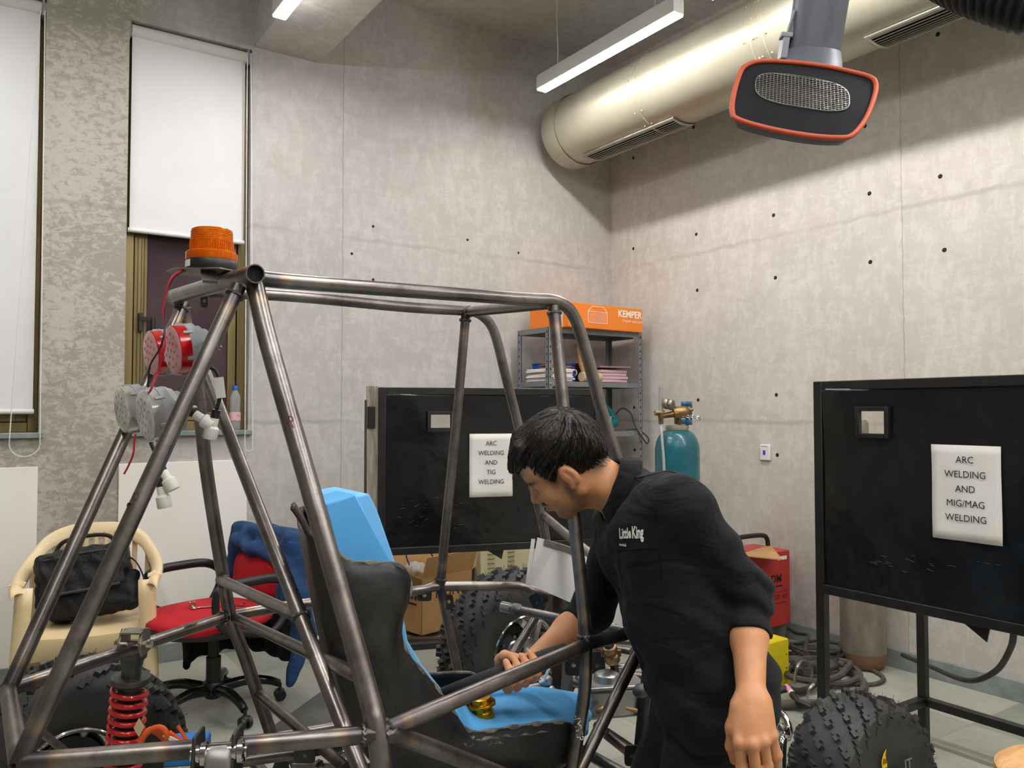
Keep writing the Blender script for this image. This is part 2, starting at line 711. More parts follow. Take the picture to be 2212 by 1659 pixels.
M_wall_b = concrete('concrete window wall', True, (0, (1.888,)), 0.9)
M_wall_r = concrete('concrete right wall', False, (1, (2.344,)))
M_conc = concrete('concrete ceiling', False, None, 0.92)
M_floor = tile_floor()
M_stone = PM('green grey stone', sr(118, 128, 126), 0.5, col2=sr(142, 150, 146), ns=12)
M_white_panel = PM('white painted board', sr(240, 236, 229), 0.5, col2=sr(244, 240, 234), ns=3)
M_white = PM('white powder coat', sr(222, 221, 216), 0.45)
M_blind = PM('white roller fabric', sr(222, 222, 222), 0.85, col2=sr(226, 226, 226), ns=4, bump=0.05, bs=500)
M_plastic_grey = PM('grey plastic', sr(150, 153, 158), 0.45)
M_bronze = PM('bronze anodised aluminium', sr(122, 106, 68), 0.4, 0.6, col2=sr(140, 124, 84), ns=4, stretch=(9, 9, 0.6))
M_pane = PM('pane with dark reflection', sr(66, 52, 58), 0.08, 0.0, col2=sr(78, 62, 66), ns=3)  # the purple-dark reflection in the glass is painted in as base colour
M_black = PM('black plastic', sr(26, 26, 27), 0.45)
M_blackgloss = PM('black gloss paint', sr(15, 16, 17), 0.2, col2=sr(26, 27, 28), ns=3, bump=0.5, bs=4, bd=0.03)
M_blackframe = PM('black painted steel', sr(20, 20, 21), 0.4, col2=sr(34, 32, 30), ns=14, bump=0.1, bs=40)
M_rubber = PM('tyre rubber', sr(36, 35, 35), 0.62, col2=sr(56, 54, 53), ns=9, bump=0.15, bs=120)
M_cable = PM('cable rubber', sr(36, 34, 33), 0.6, col2=sr(62, 58, 54), ns=25)
M_cable2 = PM('dusty cable sleeve', sr(64, 60, 55), 0.75, col2=sr(86, 80, 72), ns=25, bump=0.3, bs=60)
M_duct = PM('beige galvanised duct', sr(168, 162, 142), 0.38, 0.3, col2=sr(180, 174, 154), ns=2)
M_ductgrille = PM('grille aluminium', sr(176, 172, 160), 0.4, 0.5)
M_void = PM('dark void', sr(24, 23, 22), 0.9)
M_shelf = PM('grey enamelled steel', sr(112, 116, 120), 0.42, 0.1, col2=sr(124, 127, 130), ns=5)
M_orange_box = PM('orange printed card', sr(232, 122, 28), 0.5, col2=sr(238, 134, 40), ns=4)
M_card = PM('brown cardboard', sr(176, 132, 84), 0.8, col2=sr(190, 148, 98), ns=5, bump=0.1, bs=90)
M_card_in = PM('cardboard inside', sr(150, 112, 70), 0.85, col2=sr(162, 124, 80), ns=5)
M_paper = PM('white paper', sr(226, 221, 214), 0.7, col2=sr(232, 228, 222), ns=5)
M_ink = PM('black ink', sr(26, 26, 28), 0.6)
M_whiteink = PM('white ink', sr(240, 236, 228), 0.6)
M_teal = PM('teal cylinder paint', sr(14, 86, 100), 0.35, col2=sr(24, 104, 116), ns=7, bump=0.08, bs=30, coat=0.3)
M_teal2 = PM('blue valve guard', sr(22, 84, 122), 0.4, col2=sr(34, 100, 138), ns=12)
M_greycyl = PM('worn grey cylinder', sr(112, 104, 92), 0.55, 0.2, col2=sr(140, 132, 118), ns=6, stretch=(2, 2, 0.7))
M_rust = PM('rusty steel', sr(112, 84, 62), 0.8, 0.2, col2=sr(134, 100, 72), ns=12)
M_brass = PM('brass', sr(150, 122, 80), 0.4, 0.85, col2=sr(112, 90, 60), ns=30)
M_gold = PM('gold anodised', sr(206, 150, 30), 0.25, 0.85, col2=sr(188, 126, 14), ns=8)
M_chrome = PM('chrome', sr(206, 204, 200), 0.1, 1.0)
M_alu = PM('aluminium', sr(186, 186, 184), 0.34, 0.9, col2=sr(168, 168, 166), ns=10, bump=0.05, bs=40)
M_alusheet = PM('aluminium sheet with film', sr(226, 221, 213), 0.3, 0.15, col2=sr(214, 211, 207), ns=2)
M_red = PM('red enamel', sr(178, 46, 42), 0.4, col2=sr(190, 56, 50), ns=4)
M_yellow = PM('yellow enamel', sr(226, 208, 18), 0.4, col2=sr(216, 196, 16), ns=4)
M_yellowd = PM('yellow plastic', sr(222, 178, 20), 0.45)
M_tube = steel_tube()
M_weld = PM('weld bead', sr(72, 70, 70), 0.45, 0.8, col2=sr(120, 116, 112), ns=60, bump=0.6, bs=90)
M_plate = PM('dark laser cut plate', sr(58, 57, 58), 0.45, 0.7, col2=sr(78, 76, 75), ns=9)
M_tin = PM('rough sheet offcut', sr(128, 122, 112), 0.4, 0.8, col2=sr(160, 154, 144), ns=14)
M_seat = PM('raw black fibreglass', sr(27, 27, 27), 0.42, col2=sr(48, 46, 44), ns=16, lo=0.5, hi=0.78, bump=0.35, bs=45, bd=0.004)
M_seatedge = PM('cut fibreglass edge', sr(112, 110, 98), 0.7, col2=sr(64, 64, 62), ns=30, lo=0.4, hi=0.6, bump=0.4, bs=60)
M_brownplate = PM('brown oxidised plate', sr(66, 52, 46), 0.45, 0.5, col2=sr(84, 68, 60), ns=9)
M_foam = PM('blue foam', sr(84, 164, 224), 0.9, col2=sr(94, 172, 230), ns=8, bump=0.12, bs=300)
M_foam2 = PM('pale blue foam', sr(116, 184, 234), 0.9, col2=sr(124, 190, 238), ns=8, bump=0.12, bs=300)
M_spring = PM('red spring coat', sr(198, 26, 26), 0.22, coat=0.6)
M_shock = PM('grey shock body', sr(86, 86, 86), 0.4, 0.5)
M_lamp_red = PM('red lamp rim', sr(190, 8, 16), 0.15, Transmission__Weight=0.2, IOR=1.45)
M_lamp_redface = PM('red lamp face with reflection', sr(214, 164, 168), 0.2, col2=sr(206, 130, 136), ns=30, lo=0.55, hi=0.75)  # pale pink: the reflection on the red lens is put into its colour
M_lamp_dot = PM('lamp diode', sr(232, 60, 62), 0.3)
M_lamp_clear = PM('clear lamp lens', sr(214, 208, 200), 0.12, Transmission__Weight=0.55, IOR=1.3, col2=sr(196, 190, 184), ns=90)
M_lamp_white = PM('white lamp face', sr(226, 221, 214), 0.15, col2=sr(196, 190, 184), ns=60, bump=0.6, bs=90)
M_amber = PM('amber lens', sr(240, 126, 10), 0.1, Transmission__Weight=0.4, IOR=1.3, col2=sr(224, 100, 4), ns=40)
M_redwire = PM('red wire', sr(176, 22, 44), 0.4)
M_conn = PM('white connector', sr(224, 222, 214), 0.4)
M_cream = PM('cream plastic', sr(226, 202, 156), 0.32, col2=sr(230, 208, 164), ns=3)
M_redfab = fabric('red chair fabric', sr(178, 22, 34), sr(188, 28, 42), 0.12, 14)
M_navy = fabric('navy jacket cloth', sr(28, 58, 98), sr(36, 68, 110), 0.6, 10)
M_blackfab = fabric('black bag nylon', sr(22, 22, 24), sr(34, 34, 37), 0.5, 14, rough=0.6)
M_darkcloth = fabric('dark cloth', sr(20, 20, 22), sr(28, 28, 31), 0.5, 12)
M_shirt = fabric('black cotton shirt', sr(11, 12, 14), sr(18, 19, 22), 0.7, 8, (1, 1, 1.8))
M_trouser = fabric('black trousers', sr(16, 18, 18), sr(24, 27, 26), 0.45, 7)
M_skin = skin_mat()
M_hair = PM('black hair', sr(20, 17, 16), 0.42, col2=sr(44, 36, 33), ns=40, stretch=(1, 1, 1), bump=0.5, bs=120)
M_shoe = PM('dark shoe leather', sr(34, 28, 25), 0.4)
M_hood = PM('dark hood skin', sr(20, 21, 25), 0.8, col2=sr(26, 27, 31), ns=6, Specular__IOR__Level=0.15)
M_hoodrim = PM('orange rubber rim', sr(178, 74, 40), 0.6)
M_neck = PM('grey moulded neck', sr(86, 89, 98), 0.42, col2=sr(96, 98, 106), ns=4)
M_wire = PM('galvanised wire', sr(176, 174, 170), 0.35, 0.8)
M_bluebox = PM('blue printed card', sr(24, 74, 156), 0.45, col2=sr(40, 92, 176), ns=9)
M_pink = PM('pink folder', sr(206, 168, 178), 0.7)
M_maroon = PM('maroon card', sr(76, 46, 54), 0.7)
M_tealtool = PM('teal tool body', sr(16, 120, 134), 0.4)
M_tub = PM('frosted plastic tub', sr(196, 198, 200), 0.35, Transmission__Weight=0.35, IOR=1.2)
M_wood = PM('pale wood', sr(206, 164, 112), 0.6, col2=sr(184, 132, 80), ns=4, stretch=(2, 14, 14))
M_bottle = PM('clear bottle', sr(232, 234, 236), 0.12, Transmission__Weight=0.7, IOR=1.08)
M_bluecap = PM('blue cap', sr(30, 96, 210), 0.4)
M_label = PM('pink label', sr(226, 180, 190), 0.6, col2=sr(214, 84, 110), ns=40, lo=0.55, hi=0.7)
M_orangewire = PM('orange wire', sr(238, 96, 34), 0.4)
M_cyan = PM('blue battery case', sr(30, 128, 210), 0.4)
M_greenpad = PM('cream cabinet enamel', sr(196, 188, 150), 0.5, col2=sr(204, 196, 160), ns=3)
M_lcd = PM('blue lcd', sr(48, 72, 196), 0.2)
M_pinkcup = PM('pink ceramic cup', sr(224, 150, 178), 0.4)

mled = NT('led diffuser')
mled.set(Base__Color=(0.9, 0.9, 0.9, 1), Emission__Color=(1.0, 0.985, 0.97, 1), Emission__Strength=LIGHT_STRENGTH)
M_led = mled.m

# ------------------------------------------------------------------ room shell
YB, XR, ZC = 4.67, 4.07, 4.0        # window wall, right wall, ceiling
XL, YF = -4.2, -4.2
W1, W2 = (-0.42, 0.287), (0.674, 1.324)
ZS, ZT = 1.24, 3.45

MB().bb(XL - .2, XR + .2, YF - .2, YB + .3, -0.2, 0).build('floor', M_floor, smooth=False)['kind'] = 'structure'
MB().bb(XL - .2, XR + .2, YF - .2, YB + .3, ZC, ZC + .2).build('ceiling', M_conc, smooth=False)['kind'] = 'structure'
m = MB()
for (a, b, z0, z1) in ((XL, W1[0], 0, ZC), (W1[1], W2[0], 0, ZC), (W2[1], XR, 0, ZC),
                       (W1[0], W1[1], 0, ZS - .03), (W1[0], W1[1], ZT, ZC), (W2[0], W2[1], 0, ZS - .03), (W2[0], W2[1], ZT, ZC)):
    m.bb(a, b, YB, YB + .28, z0, z1)
wb = m.build('wall_back', M_wall_b, smooth=False)
wb['kind'] = 'structure'
wr = MB().bb(XR, XR + .2, YF, YB + .28, 0, ZC).build('wall_right', M_wall_r, smooth=False)
wr['kind'] = 'structure'
MB().bb(XL - .2, XL, YF, YB + .28, 0, ZC).build('wall_left', M_conc, smooth=False)['kind'] = 'structure'
MB().bb(XL - .2, XR + .2, YF - .2, YF, 0, ZC).build('wall_front', M_conc, smooth=False)['kind'] = 'structure'
for (px, py) in ((2031, 381), (1878, 418), (1671, 465), (1504, 506), (1368, 537), (2040, 540), (1880, 566), (1675, 600), (1506, 627), (1508, 864),
                 (1677, 853), (1679, 983), (1868, 272), (1498, 275), (1368, 341), (2026, 74), (1370, 880), (1371, 972)):
    p = onX(px, py, XR)
    h = MB().lathe([(0.001, 0.003), (0.009, 0.002), (0.012, 0.001), (0.0135, 0.0)], (XR + .001, p.y, p.z), (-1, 0, 0), 14).build('tie_hole', M_void, wr)
for (px, py) in ((806, 489), (1010, 518), (1120, 546), (760, 548), (806, 604), (1013, 690)):
    p = onY(px, py, YB)
    MB().lathe([(0.001, 0.003), (0.007, 0.002), (0.009, 0.001), (0.010, 0.0)], (p.x, YB + .001, p.z), (0, -1, 0), 14).build('tie_hole', M_void, wb)
MB().bb(1.335, 1.726, YF, YB, 3.47, ZC).build('trim_1', M_conc, smooth=False)['kind'] = 'structure'
MB().bb(W1[0], W1[1], YB - .012, YB, .095, 1.07).build('trim_2', M_white_panel, bevel=.002)['kind'] = 'structure'
MB().bb(W2[0] - .02, W2[1] - .005, YB - .012, YB, .095, 1.07).build('trim_3', M_white_panel, bevel=.002)['kind'] = 'structure'
MB().bb(XL, XR, YB - .02, YB, 0, .095).build('baseboard_back', M_stone, bevel=.002)['kind'] = 'structure'
MB().bb(XR - .02, XR, YF, YB, 0, .095).build('baseboard_right', M_stone, bevel=.002)['kind'] = 'structure'


def window(name, x0, x1):
    r = thing(name, None, None, (0.5 * (x0 + x1), YB + .1, ZS), kind='structure')
    y = YB + .085
    f = MB()
    for (a, b, z0, z1) in ((x0, x0 + .05, ZS, ZT), (x1 - .045, x1, ZS, ZT), (x0 + .05, x1 - .045, ZS, ZS + .05), (x0 + .05, x1 - .045, ZT - .05, ZT)):
        f.bb(a, b, y, y + .06, z0, z1)
    f.build('window_frame', M_bronze, r, bevel=.003)
    s = MB()
    for (a, b, z0, z1) in ((x0 + .055, x0 + .12, ZS + .055, ZT - .055), (x1 - .095, x1 - .05, ZS + .055, ZT - .055), (x0 + .12, x1 - .095, ZS + .055, ZS + .1), (x0 + .12, x1 - .095, ZT - .1, ZT - .055)):
        s.bb(a, b, y + .012, y + .05, z0, z1)
    for dx in (.072, .09, .104):
        s.bb(x0 + dx, x0 + dx + .006, y + .006, y + .012, ZS + .06, ZT - .06)
    s.build('sash', M_bronze, r, bevel=.002)
    MB().bb(x0 + .115, x1 - .09, y + .028, y + .034, ZS + .09, ZT - .09).build('pane', M_pane, r, smooth=False)
    MB().bb(x0 - .0, x1 + .02, YB - .03, YB + .2, ZS - .028, ZS).build('sill', M_stone, r, bevel=.004)
    hd = MB()
    hx, hz = x0 + .1, 1.83
    hd.bb(hx - .022, hx - .004, y - .022, y + .012, hz - .05, hz + .05)
    hd.bar((hx - .012, y - .02, hz + .02), (hx + .045, y - .03, hz + .02), .02, .02)
    hd.tube([(hx + .045, y - .03, hz + .03), (hx + .045, y - .035, hz - .03), (hx + .045, y - .03, hz - .1)], [.013, .013, .009])
    hd.build('window_handle', M_black, r)
    return r


window('window_1', *W1)
window('window_2', *W2)


def blind(x0, x1, zb, label):
    r = thing('roller_blind', label, 'blind', (0.5 * (x0 + x1), YB + .03, zb), 'white roller blinds on the tall windows')
    y = YB + .035
    MB().bb(x0, x1, y - .001, y + .001, zb, ZT - .045).build('blind_fabric', M_blind, r, smooth=False)
    MB().cyl((x0 - .005, y + .005, ZT - .04), (x1 + .005, y + .005, ZT - .04), .034, n=24).build('roller_tube', M_white, r)
    MB().tube([(x0 - .008, y, zb), (x1 + .005, y, zb)], .013, n=12).build('bottom_bar', M_white, r)
    for x in (x0 - .014, x1 + .012):
        b = MB().bb(x - .006, x + .006, y - .03, y + .045, ZT - .085, ZT - .001)
        if x > x0:
            b.cyl((x1 + .01, y, ZT - .04), (x1 + .03, y, ZT - .04), .036)
        b.build('bracket', M_plastic_grey, r)
    return r


b1 = blind(W1[0] + .02, W1[1] - .025, 1.345, 'long white roller blind at far left, drawn almost to the sill')
b2 = blind(W2[0] + .018, W2[1] - .03, 2.322, 'shorter white roller blind hanging halfway above the dark window')


def bead_chain(parent, p_top, p_low, w):
    y = YB - .042
    w_ = w
    lowc = p_low.z + w_
    top = Vector((p_top.x, y, p_top.z))
    L0, L1 = Vector((p_low.x - w_, y, lowc)), Vector((p_low.x + w_, y, lowc))
    ctrl = [top.lerp(L0, i / 260) for i in range(260)]
    ctrl += [Vector((p_low.x - w_ * math.cos(t), y, lowc - w_ * math.sin(t))) for t in [math.pi * i / 40 for i in range(41)]]
    ctrl += [L1.lerp(top + Vector((.02, 0, 0)), i / 260) for i in range(1, 261)]
    pts = ctrl
    rr = [.0022 if i % 2 else .0032 for i in range(len(pts))]
    MB().tube(pts, rr, n=6).build('bead_chain', M_white, parent)


bead_chain(b2, onY(531, 118, YB - .01), onY(534, 974, YB - .012), .022)
bead_chain(b1, Vector((W1[1] - .03, YB, ZT - .08)), onY(52, 986, YB - .012), .065)


# ------------------------------------------------------------------ ceiling lights, duct, fume hood
def batten(x, y0, y1, label):
    r = thing('linear_light', label, 'ceiling light', (x, (y0 + y1) / 2, 3.40), 'suspended linear lights')
    h = MB()
    h.prism([(x - .036, y0, 3.404), (x - .0335, y0, 3.404), (x - .0335, y0, 3.43), (x + .0335, y0, 3.43), (x + .0335, y0, 3.404), (x + .036, y0, 3.404), (x + .036, y0, 3.475), (x + .022, y0, 3.5), (x - .022, y0, 3.5), (x - .036, y0, 3.475)], (0, y1 - y0, 0))
    for yy in (y0 - .004, y1):
        h.prism([(x - .037, yy, 3.405), (x + .037, yy, 3.405), (x + .037, yy, 3.476), (x + .023, yy, 3.502), (x - .023, yy, 3.502), (x - .037, yy, 3.476)], (0, .004, 0))
    h.build('housing', M_white, r)
    d = MB()
    d.bb(x - .033, x + .033, y0 + .001, y1 - .001, 3.395, 3.428)
    d.build('diffuser', M_led, r)
    for yy in (y0 + .17, y1 - .17):
        MB().tube([(x, yy, 3.5), (x + .004, yy, 3.6), (x - .006, yy, 3.8), (x, yy, ZC)], .004, n=6).build('suspension_cable', M_white, r)
    return r


batten(3.0, 2.91, 4.11, 'lit linear light hanging beside the big round duct')
batten(1.3, 2.85, 4.1, 'lit linear light under the concrete beam, only its end showing at the top edge')
_l0 = batten(-.4, 2.85, 4.1, 'lit linear light by the long blind, above the picture on the left')
_n = 0
for (x, y) in ((3.0, 2.08), (3.0, .62), (3.0, -.84), (3.0, -2.3), (1.3, .62), (1.3, -.84), (1.3, -2.3), (-.4, .62), (-.4, -1.2)):
    r = _l0.copy()
    COL.objects.link(r)
    OFF[r.name] = Vector((x, y, 3.40))
    r.location = (x, y, 3.40)
    r['label'] = 'lit linear light hanging behind the photographer, outside the picture'
    for ch in _l0.children:
        c2 = ch.copy()
        COL.objects.link(c2)
        c2.parent = r

DX, DZ, DR = 3.55, 3.34, .245
r = thing('ventilation_duct', 'big round beige metal duct running under the ceiling along the right wall', 'duct', (DX, 1.0, DZ))
MB().lathe([(DR, -5.1), (DR, 3.5)], (DX, 1.0, DZ), (0, 1, 0), 64).build('duct_pipe', M_duct, r)
MB().lathe([(DR + .006, 3.38), (DR + .008, 3.4), (DR + .008, 3.5), (DR + .003, 3.53), (DR - .03, 3.545), (.001, 3.55)], (DX, 1.0, DZ), (0, 1, 0), 64).build('end_cap', M_duct, r)
for yy in (3.6, 2.72, 2.64, .6):
    c = MB()
    c.lathe([(DR, -.012), (DR + .004, -.008), (DR + .004, .008), (DR, .012)], (DX, yy, DZ), (0, 1, 0), 64)
    for a in range(0, 360, 24):
        for dy in (-.03, .03):
            aa = math.radians(a + 5)
            c.ell((DX + (DR + .002) * math.cos(aa), yy + dy, DZ + (DR + .002) * math.sin(aa)), (.006, .006, .006), nu=6, nv=4)
    c.build('duct_seam', M_duct, r)


def duct_grille(y0, y1, a0=-112, a1=-68):
    R1, R2 = DR + .009, DR + .002
    P = lambda a, y, R: Vector((DX + R * math.cos(math.radians(a)), y, DZ + R * math.sin(math.radians(a))))
    f = MB()
    n = 14
    for (A0, A1, Y0, Y1) in ((a0, a0 + 4, y0, y1), (a1 - 4, a1, y0, y1)):
        f.grid([[P(A0 + (A1 - A0) * i / 3, yy, R1) for i in range(4)] for yy in (Y0, Y1)])
    for (Y0, Y1) in ((y0, y0 + .02), (y1 - .02, y1)):
        f.grid([[P(a0 + (a1 - a0) * i / n, yy, R1) for i in range(n + 1)] for yy in (Y0, Y1)])
    g = f.build('grille_frame', M_ductgrille, r, solid=.006)
    MB().grid([[P(a0 + 3 + (a1 - a0 - 6) * i / n, yy, R2) for i in range(n + 1)] for yy in (y0 + .015, y1 - .015)]).build('grille_void', M_void, g)
    s = MB()
    for i in range(8):
        a = a0 + 6 + (a1 - a0 - 12) * i / 7
        p, q = P(a, y0 + .02, R1), P(a, y1 - .02, R1)
        s.bar(p, q, .009, .003, up=(math.cos(math.radians(a + 35)), 0, math.sin(math.radians(a + 35))))
    s.build('slats', M_ductgrille, g)


duct_grille(3.4, 4.26)
duct_grille(1.45, 2.16)
for yy in (1.9, .3):
    MB().tube([(DX, yy, DZ + DR), (DX, yy, ZC)], .005, n=6).build('hanger_rod', M_black, r)

# fume hood: plane of the mouth through three points
hp = [at(1605, 140, 2.30), at(1890, 185, 2.26), at(1700, 285, 2.10)]
hn = (hp[1] - hp[0]).cross(hp[2] - hp[0]).normalized()
if hn.dot(CAM - hp[0]) < 0:
    hn = -hn


def on_hood(px, py):
    rr = ray(px, py)
    return CAM + rr * ((hp[0] - CAM).dot(hn) / rr.dot(hn))


outline = [on_hood(*p) for p in ((1612, 142), (1640, 133), (1700, 134), (1780, 143), (1850, 158), (1882, 168), (1892, 182), (1890, 205), (1876, 245), (1858, 275), (1838, 294), (1815, 298), (1760, 295), (1690, 284), (1630, 270), (1590, 256), (1582, 242), (1583, 215), (1592, 178), (1602, 152))]
outline = smoothpath(outline, 4, True)
hc = sum(outline, Vector()) / len(outline)
hr = thing('fume_hood', 'dark fume extraction hood with orange rim hanging at top right', 'fume hood', hc)
back = -hn
MB().tube(outline, .0072, n=10, closed=True).build('rim', M_hoodrim, hr)
neck0, neck1 = at(1750, 150, 2.49), at(1776, -20, 2.44)
ax = (neck1 - neck0).normalized()
e1 = ax.orthogonal().normalized()
e1 = (RGT - ax * RGT.dot(ax)).normalized()
e2 = ax.cross(e1)
nO = len(outline)


def angle_of(p):
    q = p - hc
    return math.atan2(q.dot(e2), q.dot(e1))


ring0 = [p for p in outline]
ring1 = [hc + (p - hc) * .93 + back * .03 for p in outline]
ring2 = []
ring3 = []
for p in outline:
    a = math.atan2((p - hc).dot(UPV), (p - hc).dot(RGT))
    u = e1 * math.cos(a) + e2 * math.sin(a) * (1 if e2.dot(-FWD) < 0 else 1)
    cdir = e1 * math.cos(a) - FWD * 0
    f2 = (back - ax * back.dot(ax)).normalized()
    u = e1 * math.cos(a) + f2 * math.sin(a)
    ring2.append(neck0 - ax * .01 + u * .096)
    ring3.append(neck0 + ax * .05 + u * .082)
MB().grid([ring0 + [ring0[0]], ring1 + [ring1[0]], ring2 + [ring2[0]], ring3 + [ring3[0]]]).build('hood_shell', M_neck, hr, angle=0, solid=.004)
fm = MB()
inner = [hc + (p - hc) * .985 for p in outline]
ell_c = on_hood(1732, 200)
fu = (hp[1] - hp[0]).normalized()
fv = hn.cross(fu).normalized()
if fv.z < 0:
    fv = -fv
mouth = []
EY_ = .079
for p in inner:
    q = p - ell_c
    a = math.atan2(q.dot(fv), q.dot(fu))
    c_, s_ = math.cos(a), math.sin(a)
    ex, ey = .128, EY_
    k = (abs(c_ / ex) ** 3.2 + abs(s_ / ey) ** 3.2) ** (-1 / 3.2)
    mouth.append(ell_c + fu * c_ * k + fv * s_ * k)
mouth2 = [p + back * .02 for p in mouth]
fm.grid([[p + back * .004 for p in inner] + [inner[0] + back * .004], mouth + [mouth[0]], mouth2 + [mouth2[0]]])
fm.build('hood_face', M_hood, hr, angle=.9)
MB().prism([ell_c + (p - ell_c) * .99 + back * .03 for p in mouth], back * .002).build('duct_throat', M_void, hr)
gm = MB()
for i in range(-13, 14):
    x = i * .0098
    t = abs(x) / .128
    if t < 1:
        y = EY_ * (1 - t ** 3.2) ** (1 / 3.2)
        gm.tube([ell_c + fu * x - fv * y + hn * .003, ell_c + fu * x + fv * y + hn * .003], .0011, n=5)
for i in range(-8, 9):
    y = i * .0098
    t = abs(y) / EY_
    if t < 1:
        x = .128 * (1 - t ** 3.2) ** (1 / 3.2)
        gm.tube([ell_c - fu * x + fv * y + hn * .0045, ell_c + fu * x + fv * y + hn * .0045], .0011, n=5)
gm.tube([p + hn * .003 for p in mouth], .0014, n=5, closed=True)
gm.build('wire_guard', M_wire, hr)
nk = MB()
nk.tube([neck0 - ax * .02, neck0 + ax * .06, neck1 + ax * .02], [.085, .08, .082], n=40)
nk.build('neck', M_neck, hr)
MB().lathe([(.088, 0), (.092, .005), (.092, .05), (.088, .06)], neck1 - ax * .02, ax, 40).build('neck_collar', M_black, hr)
cl = MB()
c0 = neck0 - e1 * .092 + ax * .015 - FWD * .0
cl.obox(c0 - e1 * .012 - FWD * .03, e1 * .02, FWD * .04, ax * .07)
cl.obox(c0 - e1 * .02 + ax * .06 - FWD * .032, e1 * .035, FWD * .03, ax * .014)
cl.bar(c0 + ax * .07 - FWD * .02, c0 + ax * .14 + e1 * .012 - FWD * .02, .012, .006)
cl.build('clamp', M_plastic_grey, hr, bevel=.002)

hs0 = smoothpath([at(1985, -120, 2.2), at(2075, -70, 2.05), at(2170, -34, 1.95), at(2290, -2, 1.88), at(2420, 20, 1.85)], 26)
rr = [.088 + .006 * (1 if i % 4 < 2 else -1) for i in range(len(hs0))]
h = MB().tube(hs0, rr, n=28).build('flexible_hose', PM('black hose cloth', sr(24, 25, 28), .6), smooth=True, angle=.5)
tag(h, 'black corrugated flexible hose crossing the top right corner', 'hose')
# ------------------------------------------------------------------ welding screens
def rotz(a):
    return Matrix.Rotation(a, 3, 'Z')


